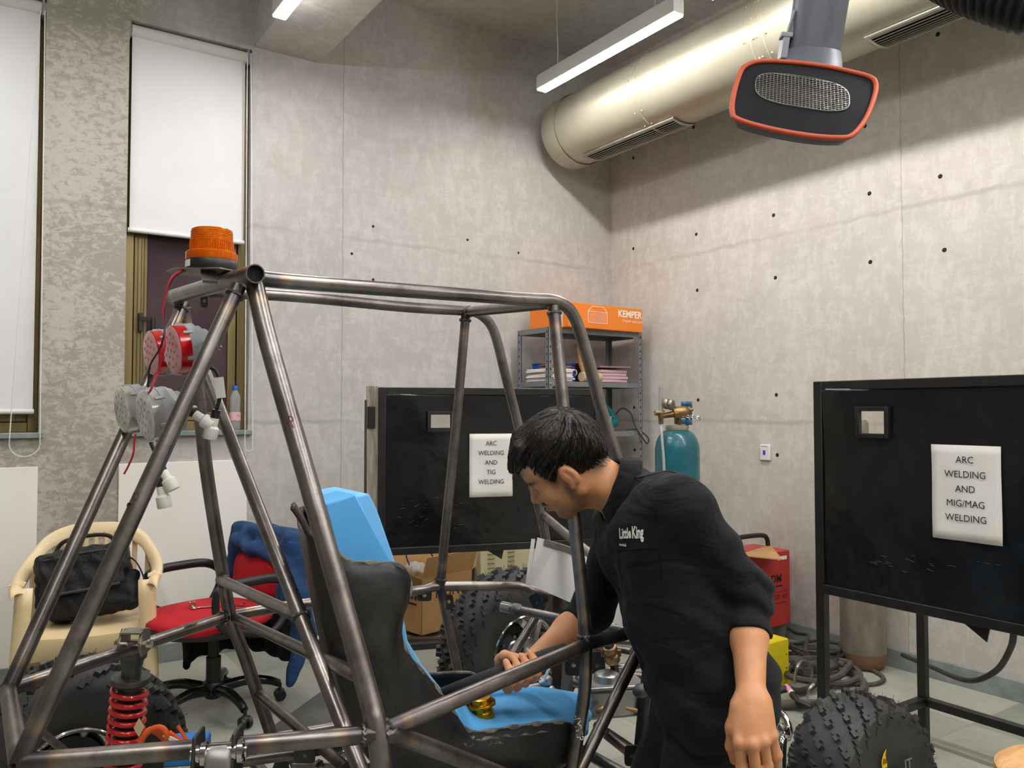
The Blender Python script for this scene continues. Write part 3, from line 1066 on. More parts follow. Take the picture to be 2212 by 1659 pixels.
def welding_screen(label, O, u, n, Wd, sign_lines, sign_c, wins, text_size, sign_label, sign_w=.21, leg_back=.62):
    """O: foot of the left front post; u: unit vector along the screen; n: unit vector towards the viewer."""
    O, u, n = Vector(O), Vector(u).normalized(), Vector(n).normalized()
    up = Vector((0, 0, 1))
    z0, z1 = .69, 1.457
    r = thing('welding_screen', label, 'welding screen', O + u * Wd / 2)
    P = lambda a, z, d=0: O + u * a + up * z + n * d
    f = MB()
    t = .034
    for a in (t / 2, Wd - t / 2):
        f.bar(P(a, 0), P(a, z1), t, t, up=n)
    for z in (z0 + t / 2, z1 - t / 2):
        f.bar(P(t, z), P(Wd - t, z), t, t, up=up)
    for a in (t / 2, Wd - t / 2):
        f.bar(P(a, 0, -leg_back), P(a, .75, -leg_back), t, t, up=n)
        f.bar(P(a, .17, -t / 2), P(a, .17, -leg_back + t / 2), t, t)
        f.bar(P(a, .735, -t / 2), P(a, .735, -leg_back + t / 2), t, t)
    f.bar(P(t, .17, -leg_back), P(Wd - t, .17, -leg_back), t, t)
    f.bar(P(t, .735, -leg_back), P(Wd - t, .735, -leg_back), t, t)
    f.build('stand_frame', M_blackframe, r, bevel=.003)
    # slightly buckled sheet with real openings for the windows
    nx, nz = 60, 44
    pa = MB()
    verts = {}

    def vp(i, k):
        a = t * .7 + (Wd - 1.4 * t) * i / nx
        z = z0 + t * .7 + (z1 - z0 - 1.4 * t) * k / nz
        b = .0034 * math.sin(a * 9 + z * 5) + .0026 * math.sin(a * 4 - z * 13 + 1) + .0012 * math.sin(a * 21 + z * 17)
        return P(a, z, t * .32 + b)
    rows = [[vp(i, k) for i in range(nx + 1)] for k in range(nz + 1)]
    vs = [p for rw in rows for p in rw]
    fs = []
    for k in range(nz):
        for i in range(nx):
            a = t * .7 + (Wd - 1.4 * t) * (i + .5) / nx
            z = z0 + t * .7 + (z1 - z0 - 1.4 * t) * (k + .5) / nz
            if any(x0 < a < x1 and y0 < z < y1 for (x0, x1, y0, y1) in wins):
                continue
            fs.append((k * (nx + 1) + i, k * (nx + 1) + i + 1, (k + 1) * (nx + 1) + i + 1, (k + 1) * (nx + 1) + i))
    pa.add(vs, fs)
    pa.build('screen_panel', M_blackgloss, r, solid=.002, soff=-1)
    for (x0, x1, y0, y1) in wins:
        w = MB()
        e = .012
        for (a0, a1, b0, b1) in ((x0 - e, x0 + .004, y0 - e, y1 + e), (x1 - .004, x1 + e, y0 - e, y1 + e), (x0 + .004, x1 - .004, y0 - e, y0 + .004), (x0 + .004, x1 - .004, y1 - .004, y1 + e)):
            w.obox(P(a0, b0, t * .3), u * (a1 - a0), up * (b1 - b0), n * .02)
        fr = w.build('window_frame', M_blackframe, r, bevel=.002)
        MB().obox(P(x0, y0, t * .3), u * (x1 - x0), up * (y1 - y0), n * .004).build('window_filter', M_filter, fr, smooth=False)
    sm = MB()
    rs = random.Random(len(label))
    for k in range(18):
        a0, zz = (.08 + .3 * rs.random(), .80 + .16 * rs.random()) if 'TIG' in label else (.2 + .45 * rs.random(), .82 + .07 * rs.random())
        an = rs.uniform(-.5, .5) if 'TIG' in label else rs.uniform(-.25, .1)
        ln = rs.uniform(.004, .03)
        sm.bar(P(a0, zz, t * .32 + .009), P(a0 + ln * math.cos(an), zz + ln * math.sin(an), t * .32 + .009), .0008, .0005, up=n)
    sm.build('scratches', M_shelf, r, smooth=False)
    tb = MB()
    tb.prism([P(Wd * .5 - .03, z0, 0), P(Wd * .5 + .05, z0, 0), P(Wd * .5 + .04, z0 - .045, 0)], n * -.005)
    tb.build('gusset_tab', M_blackframe, r)
    s = thing('paper_sign', sign_label, 'sign', P(sign_c[0], sign_c[1], .02))
    sw, sh = sign_w, .297
    pn = 10
    q = lambda i, k: P(sign_c[0] + sw * (i / pn - .5), sign_c[1] + sh * (k / pn - .5), .0195 + .0012 * math.sin(i * .9 + k * .7))
    MB().grid([[q(i, k) for i in range(pn + 1)] for k in range(pn + 1)]).build('paper_sheet', M_paper, s, solid=.0006)
    for j, ln in enumerate(sign_lines):
        lt = MB()
        text_on(lt, ln, P(sign_c[0], sign_c[1] + .297 * (.5 - (.155 + .152 * j)), .0222), u, up, text_size, xs=.92)
        lt.build('lettering', M_ink, s, smooth=False)
    return r, P


M_filter = PM('clear filter glass', sr(236, 234, 228), 0.03, Transmission__Weight=1.0, IOR=1.02)
M_filter_p = M_filter

# screen 1, towards the window wall
u1 = (RGT * .96 + Vector((FWD.x, FWD.y, 0)).normalized() * .27).normalized()
n1 = Vector((u1.y, -u1.x, 0))
c1 = at(1061, 1005, 3.79)
s_left = (c1 - Vector((0, 0, c1.z)) - u1 * .545)
lp = onY(817, 836, 3)
# foot of the left post: walk from the sign centre along u1 until it projects on x = 817
best = min((abs(((lambda p: (p - CAM).dot(RGT) / (p - CAM).dot(FWD) * FPX + CX)(c1 - u1 * s)) - 817), s) for s in [i * .002 for i in range(600)])
SA = best[1]
O1 = Vector((c1.x, c1.y, 0)) - u1 * SA
scr1, P1 = welding_screen('black welding screen with the TIG sign, standing behind the man', O1 - n1 * .02, u1, n1, 1.09,
                          ['ARC', 'WELDING', 'AND', 'TIG', 'WELDING'], (SA, c1.z), [(.255 - .02, .34 - .005, 1.262, 1.335), (.84, .93, 1.275, 1.345)], .030,
                          'white sheet reading ARC WELDING AND TIG WELDING on the black screen behind the man', leg_back=.34)
# side wing of screen 1, edge on
wg = MB()
w0 = O1 - n1 * .02
wg.obox(w0 - u1 * .052 + Vector((0, 0, .5)), u1 * .05, -n1 * .03, Vector((0, 0, .965)))
wg.build('folded_wing', PM('worn beige edge', sr(176, 166, 148), .6, col2=sr(120, 112, 98), ns=9, stretch=(6, 6, .7)), scr1, bevel=.003)
lt = MB()
lt.obox(w0 - u1 * .05 + Vector((0, 0, 1.27)), u1 * .036, n1 * .012, Vector((0, 0, .1)))
lt.obox(w0 - u1 * .06 - n1 * .03 + Vector((0, 0, .5)), u1 * .008, n1 * .03, Vector((0, 0, .9)))
lt.build('wing_latch', M_blackframe, scr1, bevel=.004)

# screen 2, nearer, parallel to the right wall
O2 = Vector((2.58, 1.825, 0))
sc2 = onX(2093, 1065, 2.58)
scr2, P2 = welding_screen('black welding screen with the MIG/MAG sign on a tall leg frame at right', O2, (0, -1, 0), (-1, 0, 0), 1.09,
                          ['ARC', 'WELDING', 'AND', 'MIG/MAG', 'WELDING'], (O2.y - sc2.y, sc2.z), [(.185, .285, 1.268, 1.352)], .030,
                          'white sheet reading ARC WELDING AND MIG/MAG WELDING on the screen at right', leg_back=.66)
hz = smoothpath([onX(2190, 1362, 2.9), onX(2183, 1400, 3.0), onX(2150, 1450, 3.2), onX(2090, 1470, 3.4), onX(2010, 1440, 3.7), onX(1950, 1415, 3.95)], 8)
hz = [Vector((p.x, p.y, max(p.z, .012))) for p in hz]
tag(MB().tube(hz, .011, n=8).build('rubber_hose', M_cable), 'black rubber hose drooping below the right welding screen', 'hose')

# ------------------------------------------------------------------ slotted angle shelf in the corner
SX0, SX1, SY0, SY1, SH = 3.13, 3.96, 4.215, 4.57, 1.90
r = thing('slotted_shelf', 'grey slotted-angle steel shelf in the room corner', 'shelf', ((SX0 + SX1) / 2, (SY0 + SY1) / 2, 0))
for (x, sx) in ((SX0, 1), (SX1, -1)):
    for (y, sy) in ((SY0, 1), (SY1, -1)):
        p = MB()
        p.bb(x, x + sx * .034, y, y + sy * .003, 0, SH)
        p.bb(x, x + sx * .003, y, y + sy * .034, 0, SH)
        po = p.build('post', M_shelf, r, smooth=False)
        hl = MB()
        for k in range(38):
            z = .03 + k * .0495
            hl.bb(x + sx * .013, x + sx * .021, y - sy * .0008, y + sy * .001, z, z + .016)
            hl.bb(x - sx * .0008, x + sx * .001, y + sy * .013, y + sy * .021, z, z + .016)
        hl.build('slot_holes', M_void, po, smooth=False)
        b = MB()
        for z in (SH - .017, 1.527, 1.19):
            b.ell((x + sx * .017, y - sy * .003, z), (.006, .003, .006), nu=8, nv=5)
        b.build('bolts', M_wire, po)
SHELVES = [SH, 1.544, 1.206, .86, .5, .14]
for z in SHELVES:
    s = MB()
    s.bb(SX0 + .004, SX1 - .004, SY0 + .004, SY1 - .004, z - .003, z)
    s.bb(SX0 + .004, SX1 - .004, SY0 + .003, SY0 + .005, z - .034, z)
    s.bb(SX0 + .004, SX1 - .004, SY1 - .005, SY1 - .003, z - .034, z)
    s.bb(SX0 + .003, SX0 + .005, SY0 + .004, SY1 - .004, z - .034, z)
    s.bb(SX1 - .005, SX1 - .003, SY0 + .004, SY1 - .004, z - .034, z)
    s.build('shelf_board', M_shelf, r, smooth=False)
g = MB()
for (x, sx) in ((SX0 + .035, 1), (SX1 - .035, -1)):
    g.prism([(x, SY0 + .002, SH - .034), (x + sx * .05, SY0 + .002, SH - .034), (x, SY0 + .002, SH - .09)], (0, .002, 0))
g.build('corner_gusset', M_shelf, r)

# orange carton on top
bc = [at(1227, 698, 5.26), at(1379, 712.5, 5.66), at(1124, 708, 5.54)]
zt = SH + .001
bz = [Vector((p.x, p.y, zt)) for p in bc]
ea = (bz[1] - bz[0])
eb = (bz[2] - bz[0])
ea.normalize()
eb = (eb - ea * eb.dot(ea)).normalized()
La, Lb, Hb = .70, .40, .165
r = thing('orange_carton', 'long orange printed carton lying on top of the grey shelf', 'box', bz[0] + ea * La / 2 + eb * Lb / 2)
MB().obox(bz[0], ea * La, eb * Lb, Vector((0, 0, Hb))).build('carton', M_orange_box, r, bevel=.003)
tp = MB()
tp.obox(bz[0] + ea * .02 - eb * .0006, ea * (La - .04), eb * .001, Vector((0, 0, .001)) + Vector((0, 0, .012)))
up = Vector((0, 0, 1))
fo = bz[0] - eb * .0008
lt = MB()
text_on(lt, 'KEMPER', fo + ea * .575 + up * .118, ea, up, .066, bold=.0018)
lt.build('lettering', M_whiteink, r, smooth=False)
lt = MB()
text_on(lt, 'Original spare part', fo + ea * .6 + up * .073, ea, up, .026)
lt.build('lettering', M_whiteink, r, smooth=False)
dr = MB()


def stroke(pts, w=.003):
    for a, b in zip(pts, pts[1:]):
        dr.bar(a, b, w, .0012, up=eb)


Q = lambda a, z: fo + ea * a + up * z
stroke([Q(.18, .04), Q(.18, .115), Q(.215, .15), Q(.32, .15), Q(.355, .115), Q(.355, .04), Q(.18, .04)])
stroke([Q(.18, .115), Q(.355, .115)])
for k in range(7):
    stroke([Q(.19, .05 + k * .009), Q(.345, .05 + k * .009)], .0015)
dr.build('printed_drawing', M_whiteink, r, smooth=False)
dr2 = MB()
fo2 = bz[0] - ea * .0008
Q2 = lambda b, z: fo2 + eb * b + up * z
for a, b in zip([Q2(.12 + .05 * math.cos(t * .5), .085 + .05 * math.sin(t * .5)) for t in range(13)], [Q2(.12 + .05 * math.cos(t * .5 + .5), .085 + .05 * math.sin(t * .5 + .5)) for t in range(13)]):
    dr2.bar(a, b, .003, .0012, up=ea)
dr2.build('printed_drawing', M_whiteink, r, smooth=False)
MB().obox(fo2 + eb * .05 - ea * .001, eb * .05, up * Hb, ea * .001).build('packing_tape', PM('parcel tape', sr(214, 196, 172), .3), r, smooth=False)

# things on the second board
z2 = 1.545
r = thing('paper_stack', 'stack of loose papers and folded card on the second shelf', 'papers', (3.25, 4.36, z2))
for k in range(7):
    MB().box((3.25 + .012 * math.sin(k * 2.1), 4.36 + .01 * math.cos(k * 1.7), z2 + .006 + k * .012), (.2, .26, .0105), rotz(.12 * math.sin(k * 1.3))).build('paper_bundle', M_paper if k != 4 else M_pink, r, bevel=.002)
gl = MB()
for k in range(3):
    rows = [[Vector((3.19 + .045 * i + .01 * k, 4.3 + .12 * j, z2 + .088 + .014 * k + .012 * math.sin(i * .9 + k))) for j in range(2)] for i in range(5)]
    gl.grid(rows)
tag(gl.build('folded_card', M_card, solid=.006), 'folded brown card flaps lying on the papers on the second shelf', 'card')
r = thing('tool_box', 'blue printed power tool box on the second shelf', 'box', (3.37, 4.47, z2))
MB().box((3.37, 4.475, z2 + .06), (.27, .15, .12), rotz(.06)).build('box_body', M_bluebox, r, bevel=.006)
MB().box((3.37, 4.475, z2 + .126), (.275, .155, .012), rotz(.06)).build('box_lid', M_bluebox, r, bevel=.005)
MB().box((3.33, 4.3935, z2 + .05), (.16, .003, .05), rotz(.06)).build('pale_print', PM('pale blue print', sr(120, 176, 220), .5), r)
lt = MB()
text_on(lt, 'BOSCH', Vector((3.455, 4.404, z2 + .092)), (math.cos(.06), math.sin(.06), 0), (0, 0, 1), .03, bold=.001, lift=.003)
lt.build('lettering', PM('red ink', sr(206, 38, 60), .5), r, smooth=False)
MB().torus((3.505, 4.41, z2 + .07), (1, 0, 0), .02, .005, 18, 6).build('box_handle', M_paper, r)
tag(MB().tube([(3.52, 4.30, z2 + .004), (3.53, 4.37, z2 + .12), (3.535, 4.4, z2 + .19), (3.545, 4.44, z2 + .27)], [.012, .017, .013, .015], n=10).build('wooden_brush_handle', M_wood), 'wooden brush handle leaning at the back of the second shelf', 'brush')
bpy.data.objects['wooden_brush_handle'].location.z -= .0
r = thing('folder_stack', 'stack of pink card folders on the second shelf, right of the blue box', 'folders', (3.70, 4.38, z2))
for k in range(4):
    MB().box((3.72 + .008 * math.sin(k * 2), 4.38, z2 + .012 + k * .022), (.25, .27, .02), rotz(.05 * math.cos(k * 2.2))).build('folder', M_pink, r, bevel=.003)
MB().box((3.735, 4.36, z2 + .108), (.26, .27, .012), rotz(-.12)).build('folder', PM('dusty pink cover', sr(150, 112, 118), .6), r, bevel=.002)
tag(MB().box((3.567, 4.46, z2 + .07), (.04, .16, .14)).build('file_box', M_maroon, bevel=.003), 'dark maroon file box between the blue box and the pink folders', 'box')
tag(MB().lathe([(.012, -.09), (.032, -.09), (.034, -.08), (.034, .08), (.032, .09), (.012, .09)], (3.52, 4.255, z2 + .034), (1, .1, 0), 20, cap=True).build('tape_roll', PM('tan paper roll', sr(196, 172, 138), .7)), 'tan paper roll at the front edge of the second shelf', 'roll')
# third board
z3 = 1.207
r = thing('storage_tub', 'frosted plastic tub of small parts on the third shelf', 'tub', (3.62, 4.33, z3))
MB().lathe([(.001, 0), (.098, 0), (.104, .006), (.116, .1), (.122, .104), (.118, .106), (.112, .1), (.1, .01)], (3.63, 4.34, z3), (0, 0, 1), 4).build('tub', M_tub, r, bevel=.008)
tb = MB()
for k in range(16):
    a = k * 2.4
    tb.box((3.63 + .05 * math.cos(a) * (k % 3) / 2, 4.34 + .05 * math.sin(a) * (k % 3) / 2, z3 + .02 + .002 * k), (.03, .022, .018), rotz(a))
tb.build('small_parts', M_paper, r)
r = thing('jigsaw', 'teal hand power tool with black cable on the third shelf', 'power tool', (3.80, 4.38, z3))
hd = smoothpath([(3.72, 4.42, z3 + .155), (3.77, 4.41, z3 + .17), (3.83, 4.4, z3 + .12), (3.85, 4.39, z3 + .07), (3.8, 4.38, z3 + .05), (3.74, 4.38, z3 + .06)], 6)
MB().tube(hd, [.026] * 6 + [.024] * 12 + [.034] * (len(hd) - 18), n=14).build('tool_body', M_tealtool, r)
MB().box((3.79, 4.38, z3 + .012), (.2, .08, .012)).build('sole_plate', M_alu, r, bevel=.003)
MB().bb(3.76, 3.82, 4.35, 4.41, z3 + .018, z3 + .05).build('tool_neck', M_tealtool, r, bevel=.006)
MB().tube(smoothpath([(3.845, 4.39, z3 + .1), (3.9, 4.36, z3 + .16), (3.93, 4.3, z3 + .12), (3.91, 4.24, z3 + .04), (3.93, 4.19, z3 - .04), (3.97, 4.18, z3 - .09), (4.0, 4.2, z3 - .05), (3.95, 4.25, z3 + .006), (3.88, 4.3, z3 + .006)], 8), .0055, n=7).build('tool_cable', M_cable, r)

# ------------------------------------------------------------------ gas cylinders
p = at(1463, 960, 4.42)
cx, cy = p.x, p.y
r = thing('gas_cylinder', 'teal gas cylinder with brass regulator in front of the right wall', 'gas cylinder', (cx, cy, 0))
prof = [(.07, 0), (.112, .004), (.121, .03), (.121, 1.13)]
for i in range(1, 9):
    a = i / 8 * math.pi / 2
    prof.append((.045 + .076 * math.cos(a), 1.13 + .115 * math.sin(a)))
prof += [(.038, 1.25), (.038, 1.262)]
MB().lathe([(0.001, 0)] + prof + [(.001, 1.262)], (cx, cy, 0), n=48).build('cylinder_body', M_teal, r)
MB().lathe([(.06, 1.243), (.064, 1.25), (.064, 1.27), (.058, 1.276), (.001, 1.276)], (cx, cy, 0), n=32).build('neck_ring', PM('bare cast collar', sr(178, 168, 150), .6, .2), r)
vd = RGT
fh = Vector((FWD.x, FWD.y, 0)).normalized()
gd = MB()
O = Vector((cx, cy, 1.272)) + vd * .02
# guard: half sleeve, open towards the left
pts = [O + vd * (.06 * math.cos(a)) + fh * (.06 * math.sin(a)) for a in [math.radians(t) for t in range(-75, 76, 15)]]
gd.grid([[q + up * .0 for q in pts], [q + up * .03 for q in pts]])
gd.grid([[q + up * .1 for q in pts], [q + up * .128 for q in pts]])
for (i, j) in ((0, 1), (5, 6), (9, 10)):
    gd.grid([[pts[i] + up * .03, pts[j] + up * .03], [pts[i] + up * .1, pts[j] + up * .1]])
gd.build('valve_guard', M_teal2, r, solid=.006)
br = MB()
br.cyl(O - vd * .02, O - vd * .02 + up * .1, .016, n=14)
a0 = O - vd * .02 + up * .065
br.tube([a0 + vd * .075 - fh * .06 + up * .02, a0 + vd * .055 - fh * .06 + up * .016, a0 + vd * .05 - fh * .06 + up * .015, a0 + vd * .03 - fh * .06 + up * .008, a0 - vd * .03 - fh * .06 - up * .006], [.008, .012, .024, .034, .034], n=20)
br.tube([a0 - vd * .03 - fh * .06 - up * .006, a0 - vd * .09 - fh * .06 - up * .016], [.018, .014], n=14)
br.cyl(a0 - fh * .06, a0 - fh * .06 - up * .06, .012, n=12)
br.cyl(a0 - fh * .06, a0, .014, n=12)
br.build('regulator', M_brass, r)
ggm = MB()
for (dx, dz) in ((-.045, .045), (-.07, .05)):
    q = a0 + vd * dx - fh * .065 + up * dz
    ggm.lathe([(.001, -.012), (.026, -.012), (.029, -.008), (.029, .008), (.026, .012), (.001, .012)], q, (vd * .8 - fh * .6), 22)
ggm.build('pressure_gauge', PM('worn gauge case', sr(150, 140, 122), .35, .7), r)
fl = MB()
q = a0 - vd * .1 - fh * .06
fl.cyl(q + up * .0, q + up * .14, .012, n=14)
fl.build('flow_tube', PM('clear flow tube', sr(200, 198, 192), .1, Transmission__Weight=.5), r)
fb = MB()
fb.cyl(q + up * .0, q - up * .03, .016, n=14)
fb.cyl(q - up * .03, q - up * .06, .014, n=6)
fb.cyl(q + vd * .02, q - vd * .03, .014, n=14)
fb.build('flow_valve', M_brass, r)
MB().lathe([(.001, 0), (.014, 0), (.016, .004), (.001, .005)], q - vd * .03 - fh * .004, -vd, 16).build('flow_knob', M_chrome, r)
ch = MB()
for k in range(9):
    ch.torus(a0 + vd * (.0 + .013 * k) - fh * .085 - up * (.03 - .012 * math.sin(k * .4)), (1, k % 2, .4), .007, .0022, 10, 5)
ch.build('chain', M_chrome, r)
MB().ell(O + vd * .098 - fh * .02 + up * .045, (.012, .006, .008), nu=10, nv=6).build('guard_screw', M_chrome, r)
hs = smoothpath([q - up * .06, q - up * .12 - fh * .02, q - up * .3 + vd * .01 - fh * .03, q - up * .6 + vd * .012 - fh * .03, q - up * 1.0 + vd * .0 - fh * .04, Vector((q.x, q.y, .03)) - fh * .06, Vector((q.x, q.y, .012)) + vd * .25 - fh * .1], 8)
MB().tube(hs, .0075, n=8).build('gas_hose', PM('grey translucent hose', sr(176, 178, 176), .4), r)

p = onZ(1899, 1452, 0)
p = Vector((p.x, p.y, 0)) + Vector((.02, .1, 0))
r = thing('gas_cylinder', 'worn grey gas cylinder with rusty base standing behind the right welding screen', 'gas cylinder', (p.x, p.y, 0))
prof = [(.001, 0), (.085, 0), (.105, .015), (.112, .045), (.114, .08), (.114, 1.05), (.1, 1.12), (.06, 1.17), (.04, 1.19), (.001, 1.19)]
MB().lathe(prof[4:], (p.x, p.y, 0), n=44).build('cylinder_body', M_greycyl, r)
MB().lathe(prof[:5] + [(.1145, .085)], (p.x, p.y, 0), n=44).build('foot_ring', M_rust, r)
MB().lathe([(.04, 1.185), (.042, 1.19), (.042, 1.28), (.03, 1.3), (.001, 1.3)], (p.x, p.y, 0), n=24).build('valve_cap', M_greycyl, r)

# ------------------------------------------------------------------ wall plate
p = onX(1655, 977, XR)
r = thing('wall_thermostat', 'small white control plate with blue display on the right wall', 'wall control', (XR - .012, p.y, p.z))
MB().box((XR - .008, p.y, p.z), (.016, .075, .098)).build('cover_plate', M_white, r, bevel=.005)
MB().box((XR - .0165, p.y + .002, p.z - .002), (.002, .018, .028)).build('display', M_lcd, r)
t = MB()
for k in range(3):
    t.box((XR - .0164, p.y + .028, p.z - .02 + k * .014), (.001, .006, .003))
t.box((XR - .0164, p.y, p.z + .036), (.001, .045, .003))
t.build('marks', M_shelf, r)
p2 = p + Vector((0, .012, .085))
pl = MB()
ring = [Vector((XR - .0012, p2.y + math.cos(a) * .045 * (1 + .25 * math.sin(a * 3)), p2.z + math.sin(a) * .04 * (1 + .2 * math.cos(a * 5)))) for a in [i * math.pi / 12 for i in range(24)]]
pl.prism(ring, (.0012, 0, 0))
pl.build('plaster_patch', PM('pale plaster', sr(198, 196, 192), .8), wr)

# ------------------------------------------------------------------ red welder, card on it, yellow welder, cables
pr = onX(1708, 1347, 3.96)
x1, y0, zb = 3.96, pr.y, pr.z
x0 = x1 - .46
r = thing('welding_machine', 'red welding machine with black handle against the right wall', 'welding machine', ((x0 + x1) / 2, y0 + .13, 0))
MB().bb(x0, x1, y0, y0 + .26, zb, zb + .425).build('machine_case', M_red, r, bevel=.006)
h = MB()
zt = zb + .425
h.tube(smoothpath([(x1 - .03, y0 + .13, zt), (x1 - .04, y0 + .13, zt + .05), (x1 - .1, y0 + .13, zt + .075), (x0 + .1, y0 + .13, zt + .075), (x0 + .04, y0 + .13, zt + .05), (x0 + .03, y0 + .13, zt)], 6), .014, n=10)
h.build('carry_handle', M_black, r)
lt = MB()
text_on(lt, 'DM', (x1 - .125, y0 - .0006, zb + .27), (1, 0, 0), (0, 0, 1), .062, bold=.002)
lt.bb(x1 - .18, x1 - .07, y0 - .0012, y0 - .0002, zb + .225, zb + .232)
lt.build('lettering', M_ink, r, smooth=False)
lt = MB()
text_on(lt, 'MMA INVERTER 400', (x1 - .03, y0 - .0006, zb + .165), (1, 0, 0), (0, 0, 1), .036, shear=.25, align='RIGHT')
lt.bb(x1 - .43, x1 - .03, y0 - .0012, y0 - .0002, zb + .195, zb + .198)
lt.bb(x1 - .43, x1 - .03, y0 - .0012, y0 - .0002, zb + .13, zb + .133)
lt.build('lettering', PM('dark red ink', sr(86, 26, 26), .6), r, smooth=False)
MB().bb(x1 - .11, x1 - .03, y0 - .0012, y0 - .0002, zb + .375, zb + .395).build('sticker', M_whiteink, r, smooth=False)
ft = MB()
for xx in (x0 + .05, x1 - .06):
    ft.prism([(xx, y0 + .02, zb), (xx + .05, y0 + .02, zb), (xx + .03, y0 + .02, 0), (xx + .015, y0 + .02, 0)], (0, .03, 0))
    ft.prism([(xx, y0 + .2, zb), (xx + .05, y0 + .2, zb), (xx + .03, y0 + .2, 0), (xx + .015, y0 + .2, 0)], (0, .03, 0))
ft.build('foot', M_shelf, r)
cz = zt + .005
cp = [onZ(x, y, zt + .03) for (x, y) in ((1601, 1186), (1640, 1175), (1662, 1167), (1672, 1178), (1689, 1200), (1672, 1200), (1601, 1193))]
cp = [Vector((q.x, q.y, zt + .004 + .012 * i / 6)) for i, q in enumerate(cp)]
cpm = MB().prism(cp, (0, 0, -.006))
tag(cpm.build('cardboard_flap', M_card, smooth=False), 'torn piece of brown cardboard lying on the red welding machine', 'cardboard')

pr = onZ(1705, 1478, 0)
x1, y0 = pr.x, pr.y
x0 = x1 - .32
r = thing('inverter_welder', 'small yellow inverter welder on the floor beside the cable pile', 'welding machine', ((x0 + x1) / 2, y0 + .08, 0))
MB().bb(x0, x1, y0, y0 + .15, .012, .225).build('welder_case', M_yellow, r, bevel=.006)
MB().bb(x0 - .01, x1 + .005, y0 - .006, y0 + .156, 0, .03).build('welder_base', M_yellow, r, bevel=.004)
MB().bb(x1 - .2, x1 - .1, y0 + .03, y0 + .12, .225, .2275).build('sticker', M_paper, r, smooth=False)
MB().tube(smoothpath([(x1 - .22, y0 + .075, .225), (x1 - .21, y0 + .075, .262), (x0 + .08, y0 + .075, .262), (x0 + .07, y0 + .075, .225)], 6), .012, n=10).build('carry_handle', M_black, r)
lt = MB()
text_on(lt, 'WELD', (x1 - .17, y0 - .0006, .105), (1, 0, 0), (0, 0, 1), .05, shear=.2)
lt.build('lettering', M_ink, r, smooth=False)
sc = MB()
for (dx, dz) in ((.02, .15), (.02, .085)):
    sc.ell((x1 - dx, y0 - .001, dz), (.004, .002, .004), nu=8, nv=4)
sc.build('screws', M_void, r)

random.seed(11)
cnt = onZ(1790, 1440, 0)


def coil(name, label, c, R, n, rad, mat, ell_=1.0, seed=1, turns=2.2, rise=.02):
    rnd = random.Random(seed)
    pts = []
    a0 = rnd.random() * 6
    for i in range(n):
        a = a0 + turns * 2 * math.pi * i / n
        q = R * (1 + .22 * math.sin(i * 1.3 + seed) + .1 * rnd.random())
        pts.append(Vector((c.x + math.cos(a) * q, c.y + math.sin(a) * q * ell_, rad + rise * (i / n) + abs(.02 * math.sin(i * .9 + seed)))))
    return tag(MB().tube(smoothpath(pts, 5), rad, n=8).build(name, mat), label, 'cable')


coil('welding_cable', 'black welding cable looped in the pile beside the yellow welder', onZ(1730, 1445, 0), .2, 18, .011, M_cable, .8, 3, 2.4, .05)
coil('welding_cable', 'grey dusty cable coiled lowest in the pile behind the screen leg', onZ(1775, 1470, 0), .17, 16, .016, M_cable2, .7, 5, 2.0, .045)
coil('welding_cable', 'thin black cable wound over the top of the cable pile', onZ(1760, 1430, 0), .14, 16, .009, M_cable, .9, 9, 2.6, .09)
lp = smoothpath([onZ(x, y, .013) for (x, y) in ((1765, 1405), (1800, 1411), (1840, 1425), (1850, 1432), (1835, 1442), (1790, 1438), (1830, 1428), (1868, 1440), (1900, 1455), (1908, 1468), (1885, 1477), (1840, 1476), (1790, 1466))], 6)
tag(MB().tube([Vector((q.x, q.y, .011)) for q in lp], .0105, n=8).build('welding_cable', M_cable2), 'grey cable running in long loops towards the rusty cylinder foot', 'cable')
lp = smoothpath([onZ(x, y, .02) for (x, y) in ((1800, 1438), (1812, 1452), (1830, 1446), (1850, 1462), (1866, 1478), (1862, 1492), (1845, 1503), (1815, 1513), (1770, 1522), (1700, 1524), (1650, 1518))], 6)
tag(MB().tube([Vector((q.x, q.y, .021 + .006 * math.sin(i * .4))) for i, q in enumerate(lp)], .02, n=10).build('torch_hose', M_cable2), 'thick grey torch hose curving towards the loose wheel', 'hose')
lp = smoothpath([onZ(x, y, .02) for (x, y) in ((1660, 1500), (1690, 1504), (1720, 1497), (1760, 1485), (1790, 1470), (1800, 1455), (1780, 1450), (1740, 1462))], 6)
tag(MB().tube([Vector((q.x, q.y, .022 + .03 * math.sin(i * .22) ** 2)) for i, q in enumerate(lp)], .016, n=10).build('torch_hose', M_cable), 'black torch hose winding along the near side of the cable pile', 'hose')
lp = smoothpath([onX(1700, 1355, 3.9), onX(1720, 1368, 3.95), onX(1745, 1372, 3.9), onX(1742, 1385, 3.6), onX(1740, 1405, 3.5), onX(1745, 1412, 3.4)], 6)
tag(MB().tube([Vector((q.x, q.y, max(.012, q.z))) for q in lp], .01, n=8).build('power_cable', M_cable), 'black power cable running from the red machine to the pile', 'cable')
lp = smoothpath([Vector((q.x, q.y, z)) for q, z in ((onZ(1716, 1475, .03), .03), (onZ(1722, 1450, .1), .12), (onZ(1738, 1440, .1), .13), (onZ(1755, 1448, .07), .07), (onZ(1752, 1462, .03), .03))], 6)
tag(MB().tube(lp, .007, n=8).build('metal_conduit', M_alu), 'short bright metal hose bent over the cable pile', 'hose')
lp = smoothpath([Vector((q.x, q.y, z)) for q, z in ((onZ(1744, 1508, .02), .02), (onZ(1748, 1490, .07), .07), (onZ(1758, 1478, .09), .09))], 6)
